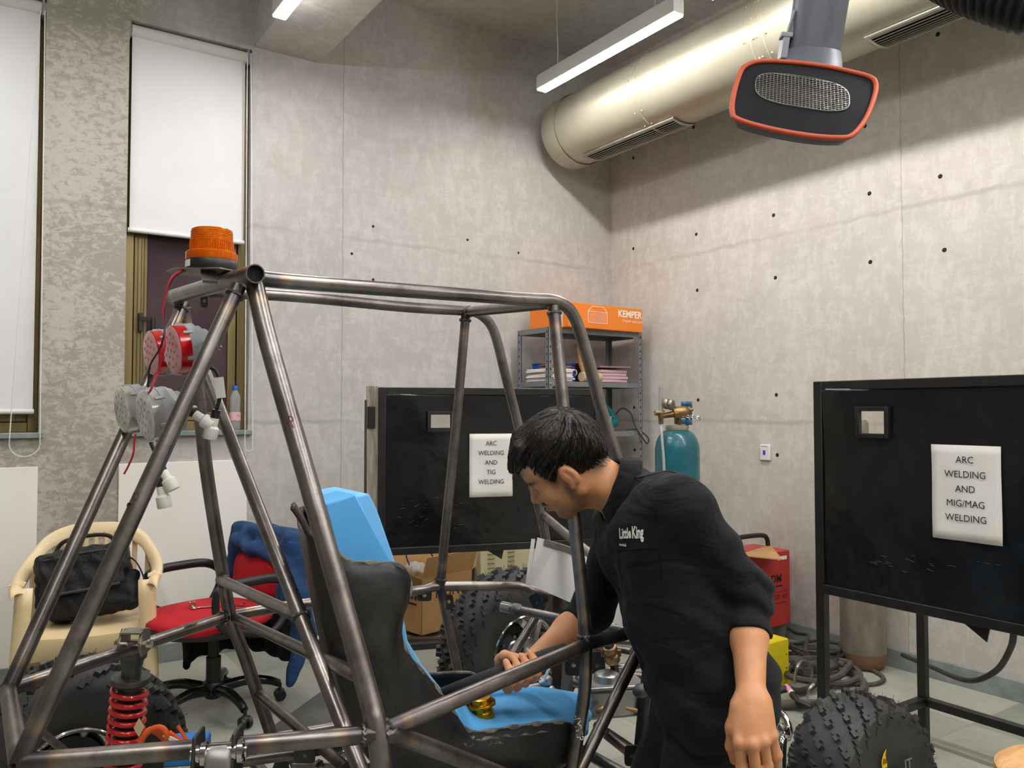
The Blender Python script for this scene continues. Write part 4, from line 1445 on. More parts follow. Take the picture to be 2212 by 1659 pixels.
tag(MB().tube(lp, .007, n=8).build('metal_conduit', M_alu), 'second bright metal hose, nearer, beside the screen leg', 'hose')
a, b = onZ(1699, 1482, .06), onZ(1712, 1500, .05)
r = thing('welding_torch', 'welding torch with pink ceramic cup lying on the cables', 'welding torch', (a + b) / 2)
MB().tube([a, a.lerp(b, .8)], [.011, .014], n=14).build('ceramic_cup', M_pinkcup, r)
MB().tube([a.lerp(b, .8), b], [.0145, .0145], n=14).build('collar', M_white, r)
MB().tube([b, b + (b - a) * .9, b + (b - a) * 1.5 + RGT * .04], [.016, .014, .012], n=12).build('torch_handle', M_black, r)
rag = SDF()
for k in range(7):
    q = onZ(1725 + 12 * k, 1436 + 6 * math.sin(k * 2), .06)
    rag.ell((q.x, q.y, .04 + .012 * math.cos(k * 3)), (.05, .035, .025), R=np.array(rotz(k)), k=.015)
rag.disp = lambda P: .008 * np.sin(P[:, 0] * 60 + P[:, 1] * 40) * np.sin(P[:, 1] * 70 + P[:, 2] * 50)
tag(rag.mesh(.008).build('cloth_rag', M_cable, angle=0), 'crumpled black cloth on top of the cable pile', 'cloth')

# ------------------------------------------------------------------ open carton, cream cabinet, floor rails
p0 = onZ(911, 1373, 0.03)
dA = (onZ(962, 1360, .03) - p0)
dA = Vector((dA.x, dA.y, 0)).normalized()
dB = Vector((-dA.y, dA.x, 0))
r = thing('cardboard_box', 'open brown cardboard box standing behind the seat', 'box', (p0.x, p0.y, 0))
La, Lb, H = .40, .30, .33
b = MB()
b.obox(Vector((p0.x, p0.y, .03)), dA * La, dB * Lb, up * .004)
b.obox(Vector((p0.x, p0.y, .03)), dA * La, dB * .004, up * H)
b.obox(Vector((p0.x, p0.y, .03)) + dB * (Lb - .004), dA * La, dB * .004, up * H)
b.obox(Vector((p0.x, p0.y, .03)), dA * .004, dB * Lb, up * H)
b.obox(Vector((p0.x, p0.y, .03)) + dA * (La - .004), dA * .004, dB * Lb, up * H)
b.build('box_body', M_card, r, smooth=False)
P0 = Vector((p0.x, p0.y, .03))
for (o, e, d_, l_) in ((P0 + up * H, dA * La, (-dB * .05 + up * .13), 'flap'), (P0 + up * H + dB * Lb, dA * La, (dB * .06 + up * .17), 'flap'),
                       (P0 + up * H, dB * Lb, (-dA * .1 + up * .05), 'flap'), (P0 + up * H + dA * La, dB * Lb, (dA * .1 + up * .04), 'flap')):
    MB().obox(o, e, d_, d_.cross(e).normalized() * .004).build('flap', M_card, r, smooth=False)
lt = MB()
text_on(lt, 'HON', P0 + dA * .2 - dB * .001 + up * .225, dA, up, .085)
lt.build('lettering', M_ink, r, smooth=False)
mk = MB()
for k in range(5):
    mk.box(P0 + dB * (.06 + .035 * k) - dA * .001 + up * .21, (.002, .026, .026))
mk.obox(P0 + dB * .05 - dA * .0012 + up * .165, dB * .18, dA * .001, up * .012)
mk.build('handling_symbols', M_ink, r, smooth=False)
bag = SDF()
for k in range(6):
    bag.ell(P0 + dA * (.07 + .03 * math.cos(k * 2)) + dB * (.1 + .05 * math.sin(k * 1.7)) + up * (H + .015 + .012 * (k % 3)), (.05, .05, .035), k=.02)
bag.disp = lambda P: .006 * np.sin(P[:, 0] * 90) * np.sin(P[:, 1] * 80 + P[:, 2] * 70)
tag(bag.mesh(.007).build('plastic_bag', PM('clear plastic bag', sr(222, 220, 216), .15, Transmission__Weight=.5, IOR=1.1), angle=0), 'crumpled clear plastic bag in the open cardboard box', 'bag')
bpy.data.objects['plastic_bag'].location.z -= .0
tag(MB().tube(smoothpath([P0 + dA * .02 + dB * .12 + up * (H + .03), P0 + dA * .0 + dB * .15 + up * (H + .13), P0 + dA * .09 + dB * .18 + up * (H + .18), P0 + dA * .2 + dB * .2 + up * (H + .14), P0 + dA * .28 + dB * .2 + up * (H + .02)], 8), .005, n=7).build('blue_cable', PM('blue cable sheath', sr(40, 66, 110), .5)), 'thin blue cable looping out of the open cardboard box', 'cable')

q = at(1050, 1200, 5.0)
r = thing('louvred_cabinet', 'cream metal cabinet with louvres behind the open box', 'cabinet', (2.87, 4.45, 0))
MB().bb(2.64, 3.1, 4.26, 4.64, .02, .78).build('cabinet_case', M_greenpad, r, bevel=.006)
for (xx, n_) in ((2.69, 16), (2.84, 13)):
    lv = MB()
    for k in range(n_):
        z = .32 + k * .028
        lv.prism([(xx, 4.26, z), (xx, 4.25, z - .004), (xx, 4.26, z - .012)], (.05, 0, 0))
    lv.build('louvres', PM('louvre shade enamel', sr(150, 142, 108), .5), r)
MB().bb(2.765, 2.815, 4.256, 4.26, .56, .68).build('rating_plate', PM('grey rating plate', sr(160, 156, 144), .4, .3), r)
MB().lathe([(.001, .03), (.03, .03), (.034, .02), (.034, 0)], (3.03, 4.26, .66), (0, -1, 0), 20).build('stop_button', M_yellowd, r)
MB().bb(2.66, 3.08, 4.28, 4.62, 0, .02).build('plinth', M_black, r)

ra = onZ(690, 1392, 0)
rb = onZ(960, 1391, 0)
m = MB()
m.bar(ra + up * .02, rb + up * .02, .04, .035)
tag(m.build('steel_rail', PM('dark rusty bar', sr(70, 58, 50), .6, .4), bevel=.002), 'dark rusty steel bar lying on the floor in front of the cardboard box', 'steel bar')
m = MB()
m.bar(onZ(675, 1384, 0) + up * .02 + Vector((0, -.12, 0)), onZ(745, 1378, 0) + up * .02 + Vector((0, -.12, 0)), .05, .04)
tag(m.build('steel_offcut', M_blackframe, bevel=.002), 'short black steel channel on the floor behind the seat', 'steel bar')
q = onZ(708, 1368, .05)
rg = SDF()
for k in range(4):
    rg.ell((q.x - .06 + .035 * k, q.y + .02 * math.sin(k * 2), .02), (.035, .03, .02), k=.02)
tag(rg.mesh(.006).build('paper_tissue', M_paper, angle=0), 'crumpled white tissue on the floor behind the seat', 'tissue')
m = MB().tube([onZ(716, 1368, .05), onZ(740, 1364, .05)], .012, n=10)
tag(m.build('red_marker', PM('orange red plastic', sr(226, 70, 40), .4)), 'orange red marker beside the crumpled tissue on the floor', 'marker')

# ------------------------------------------------------------------ sheet offcuts on the floor
pts = [onZ(x, y, .012) for (x, y) in ((716, 1477), (755, 1479), (752, 1490), (695, 1590), (600, 1588), (560, 1590), (622, 1545))]
m = MB().prism([Vector((q.x, q.y, .012)) for q in pts], (0, 0, -.01))
tag(m.build('rubber_mat', PM('dark grey sheet', sr(78, 79, 78), .5, .2, col2=sr(92, 92, 90), ns=5), smooth=False), 'dark grey sheet lying on the floor behind the seat', 'sheet')

# ------------------------------------------------------------------ bottle on the sill
p = onY(508, 905, YB + .02)
r = thing('water_bottle', 'clear water bottle with blue cap on the window sill', 'bottle', (p.x, YB + .025, ZS))
pr_ = [(.001, 0), (.026, 0), (.03, .006), (.03, .04), (.0285, .05), (.03, .06), (.03, .1), (.028, .108), (.03, .118), (.028, .13), (.0305, .142), (.028, .154), (.03, .166), (.03, .18), (.026, .2), (.016, .218), (.012, .226), (.012, .24), (.001, .24)]
MB().lathe(pr_, (p.x, YB + .025, ZS), n=28).build('bottle_body', M_bottle, r)
MB().lathe([(.0305, .052), (.0307, .054), (.0307, .1), (.0305, .102)], (p.x, YB + .025, ZS), n=28).build('label', M_label, r)
MB().lathe([(.0145, .228), (.015, .23), (.015, .248), (.013, .251), (.001, .251)], (p.x, YB + .025, ZS), n=20).build('cap', M_bluecap, r)
# ------------------------------------------------------------------ cream plastic armchair
def camvec(l, d):
    fh_ = Vector((FWD.x, FWD.y, 0)).normalized()
    return (RGT * l + fh_ * d).normalized()


def camground(l, d):
    fh_ = Vector((FWD.x, FWD.y, 0)).normalized()
    return RGT * l + fh_ * d


F = camvec(.4, -.916)
C = camground(-1.865, 3.583)
L = Vector((-F.y, F.x, 0))          # chair's left as seen from behind -> viewer's right when it faces us
if L.dot(RGT) < 0:
    L = -L
K = lambda x, y, z: C + L * x + F * y + up * z
r = thing('plastic_armchair', 'cream plastic armchair holding a black bag by the white wall panel', 'chair', C)
path = [K(-.245, .235, .6), K(-.255, .205, .625), K(-.265, .1, .632), K(-.268, -.05, .64), K(-.25, -.17, .675), K(-.2, -.25, .745), K(-.11, -.285, .785), K(0, -.29, .79), K(.11, -.285, .785), K(.2, -.25, .745), K(.25, -.17, .675), K(.268, -.05, .64), K(.265, .1, .632), K(.255, .205, .625), K(.245, .235, .6)]
pp = smoothpath(path, 6)
rows = []
for i, q in enumerate(pp):
    t = i / (len(pp) - 1)
    s = abs(2 * t - 1)
    out = (q - K(0, -.02, q.z))
    out.z = 0
    out = out.normalized()
    wv = .034
    drop = .03
    tilt = 1 - s
    a = out * wv * (1 - .6 * tilt)
    b = up * (.032 * tilt)
    rows.append([q - a * .9 - b - up * drop * .6, q - a * .9 - b, q - a * .45 + up * .008 - b * .3, q + a * .2 + up * .01 + b * .4, q + a * .8 + b, q + a * .95 - up * drop * .6 + b * .5])
MB().grid(rows).build('arm_rail', M_cream, r, angle=1.2, solid=.006, subsurf=1)
for sx in (-1, 1):
    rd = MB()
    for k in range(4):
        y = .12 + .022 * k
        rd.tube([K(sx * .232, y, .63), K(sx * .262, y, .643), K(sx * .288, y, .632)], .003, n=5)
    rd.build('arm_ridges', M_cream, r)
for sx in (-1, 1):
    # front leg: broad folded blade up to the arm
    rows = []
    for z, w, y in ((0, .045, .245), (.15, .05, .235), (.3, .056, .225), (.43, .06, .215), (.55, .062, .21), (.625, .06, .2)):
        x0 = sx * (.285 - .03 * (z / .625))
        rows.append([K(x0 - sx * .005, y - w * 1.3, z), K(x0 + sx * .004, y - .02, z), K(x0, y, z), K(x0 - sx * .014, y + .012, z), K(x0 - sx * w, y + .014, z)])
    MB().grid(rows).build('leg', M_cream, r, angle=1.0, solid=.006)
    rows = []
    for z, w in ((0, .04), (.2, .046), (.42, .05), (.6, .045), (.7, .04)):
        x0 = sx * (.27 - .02 * z)
        y = -.28 + .03 * z
        rows.append([K(x0, y + w, z), K(x0 + sx * .002, y, z), K(x0 - sx * w, y - .004, z)])
    MB().grid(rows).build('leg', M_cream, r, angle=1.0, solid=.006)
rows = []
for j in range(15):
    y = -.24 + .46 * j / 14
    hw = .215 + .02 * j / 14
    zc = .41 + .02 * (j / 14) + (-.012 * math.sin(j / 14 * math.pi))
    if j >= 13:
        zc -= .012 * (j - 12)
    rows.append([K(hw * x, y, zc + .012 * x * x) for x in [i / 6 - 1 for i in range(13)]])
last = rows[-1]
rows.append([q - up * .06 + F * .006 - up * .012 * abs(i / 6 - 1) * 3 for i, q in enumerate(last)])
MB().grid(rows).build('seat', M_cream, r, angle=1.2, solid=.006)
bs = MB()
for k in range(-4, 5):
    x = k * .042
    pts = smoothpath([K(x * .95, -.235, .41), K(x * .97, -.262, .55), K(x, -.275, .68), K(x, -.282, .775)], 4)
    bs.tube(pts, .012, n=6)
bs.build('back_slats', M_cream, r)

# black bag on that chair
S = SDF()
RB = Matrix((L, F, up)).transposed()
tilt = RB @ Matrix.Rotation(math.radians(-7), 3, 'Y') @ Matrix.Rotation(math.radians(14), 3, 'X')
rb = np.array(tilt)
bc = K(-.01, -.03, .60)
bx = lambda x, y, z: np.array(bc + tilt @ Vector((x, y, z)))
S.rbox(bx(0, -.02, -.03), (.17, .085, .135), rb, .05, .02)
S.rbox(bx(0, .055, -.06), (.15, .045, .09), rb, .035, .015)
S.rbox(bx(-.01, .02, .06), (.185, .1, .075), rb, .04, .012)
S.rbox(bx(-.01, .12, .03), (.165, .012, .085), rb, .01, .01)
S.cone(bx(-.17, .02, .09), bx(-.19, .03, -.08), .03, .022, .015)
S.cone(bx(.17, .03, -.02), bx(.16, .06, -.14), .035, .03, .02)
S.disp = lambda P: .005 * np.sin(P @ np.array([38, 22, 30.])) * np.sin(P @ np.array([-14, 40, 36.])) + .003 * np.sin(P @ np.array([70, -50, 60.]))
bag = thing('shoulder_bag', 'black soft shoulder bag slumped on the cream plastic chair', 'bag', K(0, 0, .44))
S.mesh(.007).build('bag_body', M_blackfab, bag, angle=0)
st = smoothpath([Vector(bx(.16, .04, .07)), Vector(bx(.2, .06, .03)), Vector(bx(.225, .07, -.06)), Vector(bx(.215, .1, -.14)), Vector(bx(.17, .13, -.16))], 8)
MB().grid([[q - Vector(rb[:, 1]) * .02, q + Vector(rb[:, 1]) * .02] for q in st]).build('bag_strap', M_blackfab, bag, solid=.006)
st = smoothpath([Vector(bx(-.12, .05, .12)), Vector(bx(-.08, .05, .175)), Vector(bx(.02, .05, .185)), Vector(bx(.1, .05, .17)), Vector(bx(.13, .05, .12))], 8)
MB().tube(st, .009, n=8).build('bag_handle', M_blackfab, bag)
zp = MB()
zp.tube(smoothpath([Vector(bx(-.15, .133, .1)), Vector(bx(0, .137, .106)), Vector(bx(.14, .133, .1))], 6), .004, n=6)
zp.tube(smoothpath([Vector(bx(-.14, .137, -.05)), Vector(bx(0, .142, -.052)), Vector(bx(.13, .137, -.05))], 6), .006, n=6)
zp.build('zip', PM('grey zip', sr(58, 58, 60), .5), bag)
bk = MB()
for x in (-.175,):
    bk.box(bx(x, .06, .02), (.03, .03, .05), tilt)
    bk.box(bx(x, .06, -.06), (.02, .02, .08), tilt)
bk.build('buckle', M_black, bag, bevel=.004)

# ------------------------------------------------------------------ red office chair
F = camvec(-.62, -.78)
C = camground(-1.345, 3.66)
L = Vector((-F.y, F.x, 0))
K = lambda x, y, z: C + (L * x + F * y) * 1.1 + up * (z * .9)
RC = Matrix((L, F, up)).transposed()
r = thing('office_chair', 'red office chair with black armrests and a navy jacket on its back', 'chair', C)
MB().ell(K(0, .03, .475), (.262, .262, .046), RC, 40, 16, .75).build('seat_cushion', M_redfab, r, angle=0)
MB().lathe([(.001, .365), (.2, .368), (.255, .385), (.269, .41), (.267, .42), (.2, .42)], K(0, .03, 0), n=40).build('seat_shell', M_black, r)
bk = SDF()
bk.rbox(K(0, -.235, .70), (.22, .028, .15), np.array(RC @ Matrix.Rotation(.12, 3, 'X')), .026, .02)
bk.ell(K(0, -.22, .66), (.185, .045, .11), np.array(RC), k=.03)
bk.mesh(.009).build('backrest', M_redfab, r, angle=0)
MB().box(K(0, -.27, .69), (.36, .02, .3), RC).build('backrest_shell', M_black, r, bevel=.008)
MB().tube(smoothpath([K(0, -.03, .4), K(0, -.22, .41), K(0, -.29, .5), K(0, -.285, .66)], 6), .022, n=10).build('back_bracket', M_black, r)
for sx in (-1, 1):
    x = sx * .262
    pts = smoothpath([K(x, -.1, .425), K(x, .02, .445), K(x, .13, .5), K(x, .155, .62), K(x, .12, .675), K(x, 0, .685), K(x, -.12, .675), K(x, -.185, .62), K(x, -.17, .52)], 6, True)
    MB().tube(pts, [.021 if 20 < i < 42 else .016 for i in range(len(pts))], n=10, closed=True).build('armrest', M_black, r)
    MB().bar(K(sx * .16, -.02, .425), K(x, -.03, .43), .05, .014).build('arm_bracket', M_black, r)
MB().cyl(K(0, 0, .09), K(0, 0, .27), .032, n=20).cyl(K(0, 0, .25), K(0, 0, .415), .024, n=20).build('gas_column', M_black, r)
MB().lathe([(.001, .06), (.03, .06), (.045, .075), (.05, .12), (.04, .135), (.001, .135)], C, n=20).build('hub', M_black, r)
aim = [math.atan2((onZ(x, y, .04) - C).y, (onZ(x, y, .04) - C).x) for (x, y) in ((540, 1560),)][0]
for k in range(5):
    a = aim + k * 2 * math.pi / 5
    d = Vector((math.cos(a), math.sin(a), 0))
    pts = smoothpath([C + d * .03 + up * .1, C + d * .14 + up * .115, C + d * .24 + up * .1, C + d * .29 + up * .078], 5)
    MB().tube(pts, [.026 - .009 * i / (len(pts) - 1) for i in range(len(pts))], n=10).build('base_leg', M_blackgloss, r)
    tn = Vector((-d.y, d.x, 0))
    ct = MB()
    q = C + d * .295
    ct.cyl(q + up * .05, q + up * .08, .008, n=8)
    for s_ in (-1, 1):
        ct.lathe([(.001, .011), (.018, .011), (.025, .008), (.026, -.006), (.001, -.008)], q + tn * s_ * .014 + up * .0265, tn * s_, 18)
    ct.ell(q + up * .038, (.022, .022, .02), nu=12, nv=8)
    cs = ct.build('caster', M_black, r)
    MB().lathe([(.018, 0), (.02, .002), (.022, 0)], q + tn * .0255 + up * .0265, tn, 18).build('caster_ring', M_shelf, cs)

# navy jacket over the backrest
S = SDF()
Rb = np.array(RC @ Matrix.Rotation(.12, 3, 'X'))
KK = lambda x, y, z: np.array(K(x, y, z))
S.rbox(KK(0, -.255, .80), (.25, .058, .078), Rb, .035, .02)
S.rbox(KK(0, -.315, .62), (.235, .026, .22), np.array(RC), .024, .02)
S.cone(KK(-.15, -.19, .81), KK(.0, -.18, .765), .024, .03, .03)
S.cone(KK(.0, -.185, .78), KK(.16, -.2, .73), .03, .024, .03)
S.cone(KK(.2, -.24, .80), KK(.235, -.2, .56), .045, .05, .03)
S.cone(KK(-.2, -.24, .80), KK(-.225, -.23, .62), .04, .045, .03)
ce = onZ(626, 1478, .12)
ce = np.array([ce.x, ce.y, .12])
jr = K(.245, -.23, .5) if (K(.245, -.23, .5) - CAM).dot(RGT) > (K(-.245, -.23, .5) - CAM).dot(RGT) else K(-.245, -.23, .5)
sgn = 1 if (L.dot(RGT) > 0) else -1
S.cone(KK(sgn * .235, -.25, .56), KK(sgn * .24, -.27, .34), .05, .05, .04)
S.cone(KK(sgn * .24, -.27, .34), ce, .05, .018, .04)
S.ell(KK(sgn * .2, -.22, .6), (.06, .06, .13), np.array(RC), k=.04)
S.disp = lambda P: .007 * np.sin(P @ np.array([30, 18, 6.])) * np.sin(P @ np.array([-8, 26, 14.])) + .004 * np.sin(P @ np.array([10, -66, 30.])) * np.sin(P @ np.array([50, 10, 26.]))
j = S.mesh(.009).build('jacket', M_navy, angle=0)
tag(j, 'navy blue jacket draped over the backrest of the red office chair', 'jacket')
S = SDF()
S.rbox(KK(.02, -.28, .33), (.2, .03, .12), np.array(RC), .028, .02)
S.rbox(KK(-.14 * sgn, -.1, .33), (.03, .16, .09), np.array(RC), .02, .03)
S.cone(KK(-.15 * sgn, .02, .36), KK(-.16 * sgn, .03, .2), .03, .02, .03)
S.disp = lambda P: .009 * np.sin(P @ np.array([44, 30, 4.])) * np.sin(P @ np.array([-20, 36, 22.]))
j = S.mesh(.009).build('dark_cloth', M_darkcloth, angle=0)
tag(j, 'dark cloth hanging below the seat of the red office chair', 'cloth')

# spanners on the seat
zs = .478
a, b = onZ(425, 1313, zs), onZ(520, 1306, zs)
m = MB()
m.bar(a, b, .012, .005)
dd = (b - a).normalized()
m.torus(a - dd * .012, (0, 0, 1), .012, .0045, 18, 8)
m.prism([b + dd * .0 + RGT * 0 + Vector((-dd.y, dd.x, 0)) * .01 - up * .002, b + dd * .02 + Vector((-dd.y, dd.x, 0)) * .014 - up * .002, b + dd * .01 - up * .002, b + dd * .02 - Vector((-dd.y, dd.x, 0)) * .014 - up * .002, b - Vector((-dd.y, dd.x, 0)) * .01 - up * .002], up * .006)
tag(m.build('spanner', M_chrome, bevel=.001), 'long chrome spanner lying across the red office chair seat', 'spanner')
m = MB()
a = onZ(415, 1311, zs)
m.lathe([(.008, 0), (.014, 0), (.014, .022), (.008, .022)], a, (0, 0, 1), 18)
tag(m.build('socket', M_chrome), 'small chrome socket on the red office chair seat beside the spanner', 'socket')
# ------------------------------------------------------------------ the buggy: bare welded tube frame on a stand
Yt, Yf = 1.60, 2.15
BG = thing('buggy', 'bare steel tube buggy frame with roll cage, wheels and lamps, in front of the man', 'buggy', (1.0, 1.75, .3))
TR = .0158


def resample(pts, step=.018):
    out = [pts[0].copy()]
    for a, b in zip(pts, pts[1:]):
        n = max(1, int((b - a).length / step))
        for i in range(1, n + 1):
            out.append(a.lerp(b, i / n))
    return out


def tube(name, pts, r=TR, he=(1, 1), bend=True, cap=True, mat=None):
    pts = [Vector(p) for p in pts]
    if bend and len(pts) > 2:
        pts = smoothpath(pts, 6)
    pts = resample(pts)
    n = 18
    m = MB().tube(pts, r, n=n, cap=cap)
    s = [0.0]
    for a, b in zip(pts, pts[1:]):
        s.append(s[-1] + (b - a).length)
    T = s[-1]
    hh = []
    for d in s:
        h = max((1 - d / .1) if he[0] else 0, (1 - (T - d) / .1) if he[1] else 0, 0)
        hh += [h] * n
    m.att = {'weld_tint': hh}
    return m.build(name, mat or M_tube, BG, angle=.8)


def weld(c, ax, r):
    """uneven bead around a tube end"""
    c, ax = Vector(c), Vector(ax).normalized()
    e = ax.orthogonal().normalized()
    g = ax.cross(e)
    m = MB()
    pts = []
    for k in range(28):
        a = 2 * math.pi * k / 28
        pts.append(c + (e * math.cos(a) + g * math.sin(a)) * r * (1 + .03 * math.sin(k * 5)) + ax * .002 * math.sin(k * 3))
    m.tube(pts, [.0035 + .0012 * math.sin(k * 2.3) for k in range(28)], n=6, closed=True)
    return m


WELDS = MB()


def wj(c, ax, r=TR):
    weld(c, ax, r).build('weld_bead', M_weld, BG)


# rear roll hoop
hoop_n = [onY(547, 600, 1.60), onY(582, 747, 1.54), onY(680, 1090, 1.41), onY(789, 1477, 1.295), onY(810, 1558, 1.27), onY(820, 1620, 1.26), onY(826, 1700, 1.26), onY(832, 1800, 1.26)]
HOOP_N = tube('roll_hoop_leg', hoop_n, .0182, (1, 0))
hoop_f = [onY(390, 650, 2.15), onY(426, 837, 2.17), onY(445, 1009, 2.2), onY(479, 1228, 2.225), onY(499.5, 1338, 2.233), onY(530, 1421, 2.235), onY(577, 1560, 2.235), onY(608, 1650, 2.235), onY(618, 1690, 2.235)]
tube('roll_hoop_leg', hoop_f, .0172, (1, 0))
ca, cb = onY(372, 642, 2.2), onY(552, 591, 1.555)
cdv = (cb - ca).normalized()
tube('roll_hoop_crossbar', [ca, cb - cdv * .012], .0185, (1, 1))
MB().lathe([(.0182, -.014), (.0187, 0), (.0164, 0), (.0164, -.006)], cb, cdv, 28).build('open_tube_end', M_tube, BG)
MB().lathe([(.0163, -.003), (.0160, -.010), (.0158, -.0105), (.001, -.0108)], cb, cdv, 24).build('tube_bore', M_void, BG)
wj(hoop_n[0], hoop_n[1] - hoop_n[0], .019)
wj(hoop_f[0] + (hoop_f[1] - hoop_f[0]).normalized() * .02, hoop_f[1] - hoop_f[0], .018)
# roof tubes with the bent front pillars
roof_n = [onY(556, 599, 1.60), onY(633, 608.6, 1.60), onY(1056, 641, 1.60), onY(1150, 647, 1.60), onY(1190, 648.5, 1.60), onY(1212, 655, 1.60), onY(1230, 669, 1.60), onY(1244, 692, 1.60), onY(1258, 734, 1.595), onY(1285, 831, 1.585), onY(1300, 889, 1.578), onY(1335, 1000, 1.565), onY(1390, 1190, 1.545), onY(1440, 1350, 1.53)]
tube('roof_tube', roof_n, TR, (1, 0))
roof_f = [onY(440, 630, 2.15), onY(633, 640, 2.15), onY(869, 662.6, 2.15), onY(998, 671, 2.15), onY(1025, 674, 2.15), onY(1044, 684, 2.15), onY(1060, 702, 2.15), onY(1073, 734, 2.15), onY(1092, 811, 2.145), onY(1111.7, 888.7, 2.14), onY(1140, 1005, 2.13), onY(1178, 1160, 2.12), onY(1192, 1285, 2.1)]
tube('roof_tube', roof_f, TR, (1, 1))
fc0, fc1 = onY(1007, 674, 2.15), onY(1196, 654, 1.60)
tube('front_crossbar', [fc0, fc1])
wj(fc0 + (fc1 - fc0).normalized() * .02, fc1 - fc0)
# rear braces, rear box
C1, C2 = onY(42, 1648, 1.477), onY(18, 1490, 1.861)
bn0 = onY(515, 618, 1.60)
BRACE_N = tube('rear_brace', [bn0, C1], .0152)
bf0 = onY(398, 655, 2.15)
tube('rear_brace', [bf0, C2], .0152)
wj(bn0 + (C1 - bn0).normalized() * .02, C1 - bn0)
wj(bf0 + (C2 - bf0).normalized() * .02, C2 - bf0)
tube('rear_crossbar', [C2, C1], .0152)
SFr = onY(492, 1331, 2.233)
SNr = onY(812, 1585, 1.262)
tube('rear_side_tube', [C2, SFr], .0145)
tube('rear_side_tube', [C1, onY(428, 1618, 1.378)], .0152)
tube('rear_side_tube', [onY(498, 1613, 1.357), SNr], .0152)
wj(SNr - (SNr - C1).normalized() * .02, SNr - C1)
wj(SFr - (SFr - C2).normalized() * .022, SFr - C2)
# diagonals in the hoop plane
ld0, ld1 = onY(432, 775, 2.165), onY(782, 1672, 1.32)
tube('hoop_diagonal', [ld0, ld1], .0145, (0, 0))
tq = min((abs(proj(ld0.lerp(ld1, t * .01))[1] - 1338), t * .01) for t in range(100))[1]
mid = ld0.lerp(ld1, tq)
wj(mid, ld1 - ld0, .0165)
tube('hoop_strut', [onY(476, 1252, 2.22), mid], .0135)
tube('hoop_strut', [onY(505, 1333, 2.233), onY(792, 1468, 1.31)], .013)
tube('hoop_strut', [onY(556, 1496, 2.235), onY(748, 1660, 1.72)], .0135)
wj(onY(484, 1256, 2.2), onY(640, 1345, 1.9) - onY(484, 1256, 2.2), .0145)
# side impact tubes
Sn = onY(1266, 1393, 1.43)
sn = [onY(818, 1583, 1.262), Sn, onY(1373, 1363, 1.475), onY(1440, 1350, 1.53)]
tube('side_impact_tube', sn[:2], .0152)
tube('side_impact_tube', sn[1:], .0152, (1, 1), False)
wj(sn[0] + (Sn - sn[0]).normalized() * .018, Sn - sn[0])
sf = [SFr, onY(578, 1316, 2.225), onY(675, 1302, 2.215), onY(900, 1276, 2.16), onY(950, 1267, 2.148), onY(1100, 1266, 2.14), onY(1128, 1268, 2.135), onY(1150, 1275, 2.12), onY(1190, 1290, 2.06)]
tube('side_impact_tube', sf, .0148)
# door pillars
vn = [onY(1196, 662, 1.60), onY(1216, 869, 1.555), onY(1240, 1120, 1.495), onY(1255, 1260, 1.46), Sn]
tube('door_pillar', vn, .0152)
wj(vn[0] + (vn[1] - vn[0]).normalized() * .018, vn[1] - vn[0])
wj(Sn + (vn[3] - Sn).normalized() * .018, vn[3] - Sn)
PILLAR_N = tube('lower_pillar', [Sn, onY(1262, 1500, 1.44), onY(1236, 1659, 1.45), onY(1215, 1800, 1.455)], .0148)
vf = [onY(1006, 680, 2.15), onY(988, 888.7, 2.148), onY(962, 1150.6, 2.146), onY(951, 1265, 2.146)]
tube('door_pillar', vf, .0145)
wj(vf[0] + (vf[1] - vf[0]).normalized() * .018, vf[1] - vf[0])
wj(vf[3] + (vf[2] - vf[3]).normalized() * .018, vf[2] - vf[3], .0155)
tube('lower_pillar', [vf[3], onY(994, 1475, 2.15), onY(1008, 1560, 2.15)], .0142)
tube('front_brace', [onY(1173, 1112, 2.12), onY(1237, 1166, 1.9), onY(1300, 1216, 1.72)], .0138)
tube('front_lower_tube', [onY(1186, 1287, 2.1), onY(1087, 1447, 2.1), onY(1040, 1525, 2.1)], .0142)
tube('front_lower_tube', [onY(1392, 1380, 1.50), onY(1280, 1606, 1.46), onY(1230, 1706, 1.45)], .0148)
tube('near_sill_tube', [onY(838, 1592, 1.262), onY(868, 1592, 1.27), onY(1060, 1664, 1.38), onY(1180, 1710, 1.44)], .0155, (1, 0))
# lower frame at z ~ .44
LZ = .45
base = [onY(826, 1720, 1.26), onY(615, 1680, 2.235)]
BN0, BF0, BN1, BF1 = Vector((.62, 1.262, LZ)), Vector((.62, 2.235, LZ)), Vector((1.36, 1.45, LZ)), Vector((1.36, 2.15, LZ))
BN2, BF2 = Vector((1.9, 1.58, LZ + .05)), Vector((1.9, 2.02, LZ + .05))
for (a, b) in ((BN0, BF0), (BN0, BN1), (BF0, BF1), (BN1, BF1), (BN1, BN2), (BF1, BF2), (BN2, BF2)):
    tube('lower_frame_tube', [a, b], .0145)
tube('lower_frame_tube', [onY(490, 1652, 1.9), onY(690, 1622, 1.9), onY(815, 1606, 1.9)], .011, (0, 0))
tube('lower_frame_tube', [C1 + Vector((0, 0, 0)), Vector((.12, 1.5, .42)), BN0], .014, (1, 1), False)
tube('lower_frame_tube', [C2, Vector((.12, 1.84, .42)), BF0], .014, (1, 1), False)
tube('lower_frame_tube', [onY(1310, 1585, 1.72), onY(1388, 1648, 1.66)], .0145)
tube('lower_frame_tube', [onY(1290, 1568, 1.95), onY(1395, 1640, 1.62)], .014)
tube('front_upright_tube', [onY(1425, 1300, 1.72), onY(1400, 1440, 1.72), onY(1378, 1650, 1.72)], .016, (0, 0), mat=M_plate)
tube('front_upright_tube', [onY(1205, 1285, 2.0), onY(1203, 1520, 2.0)], .0175, (0, 0), mat=M_brownplate)
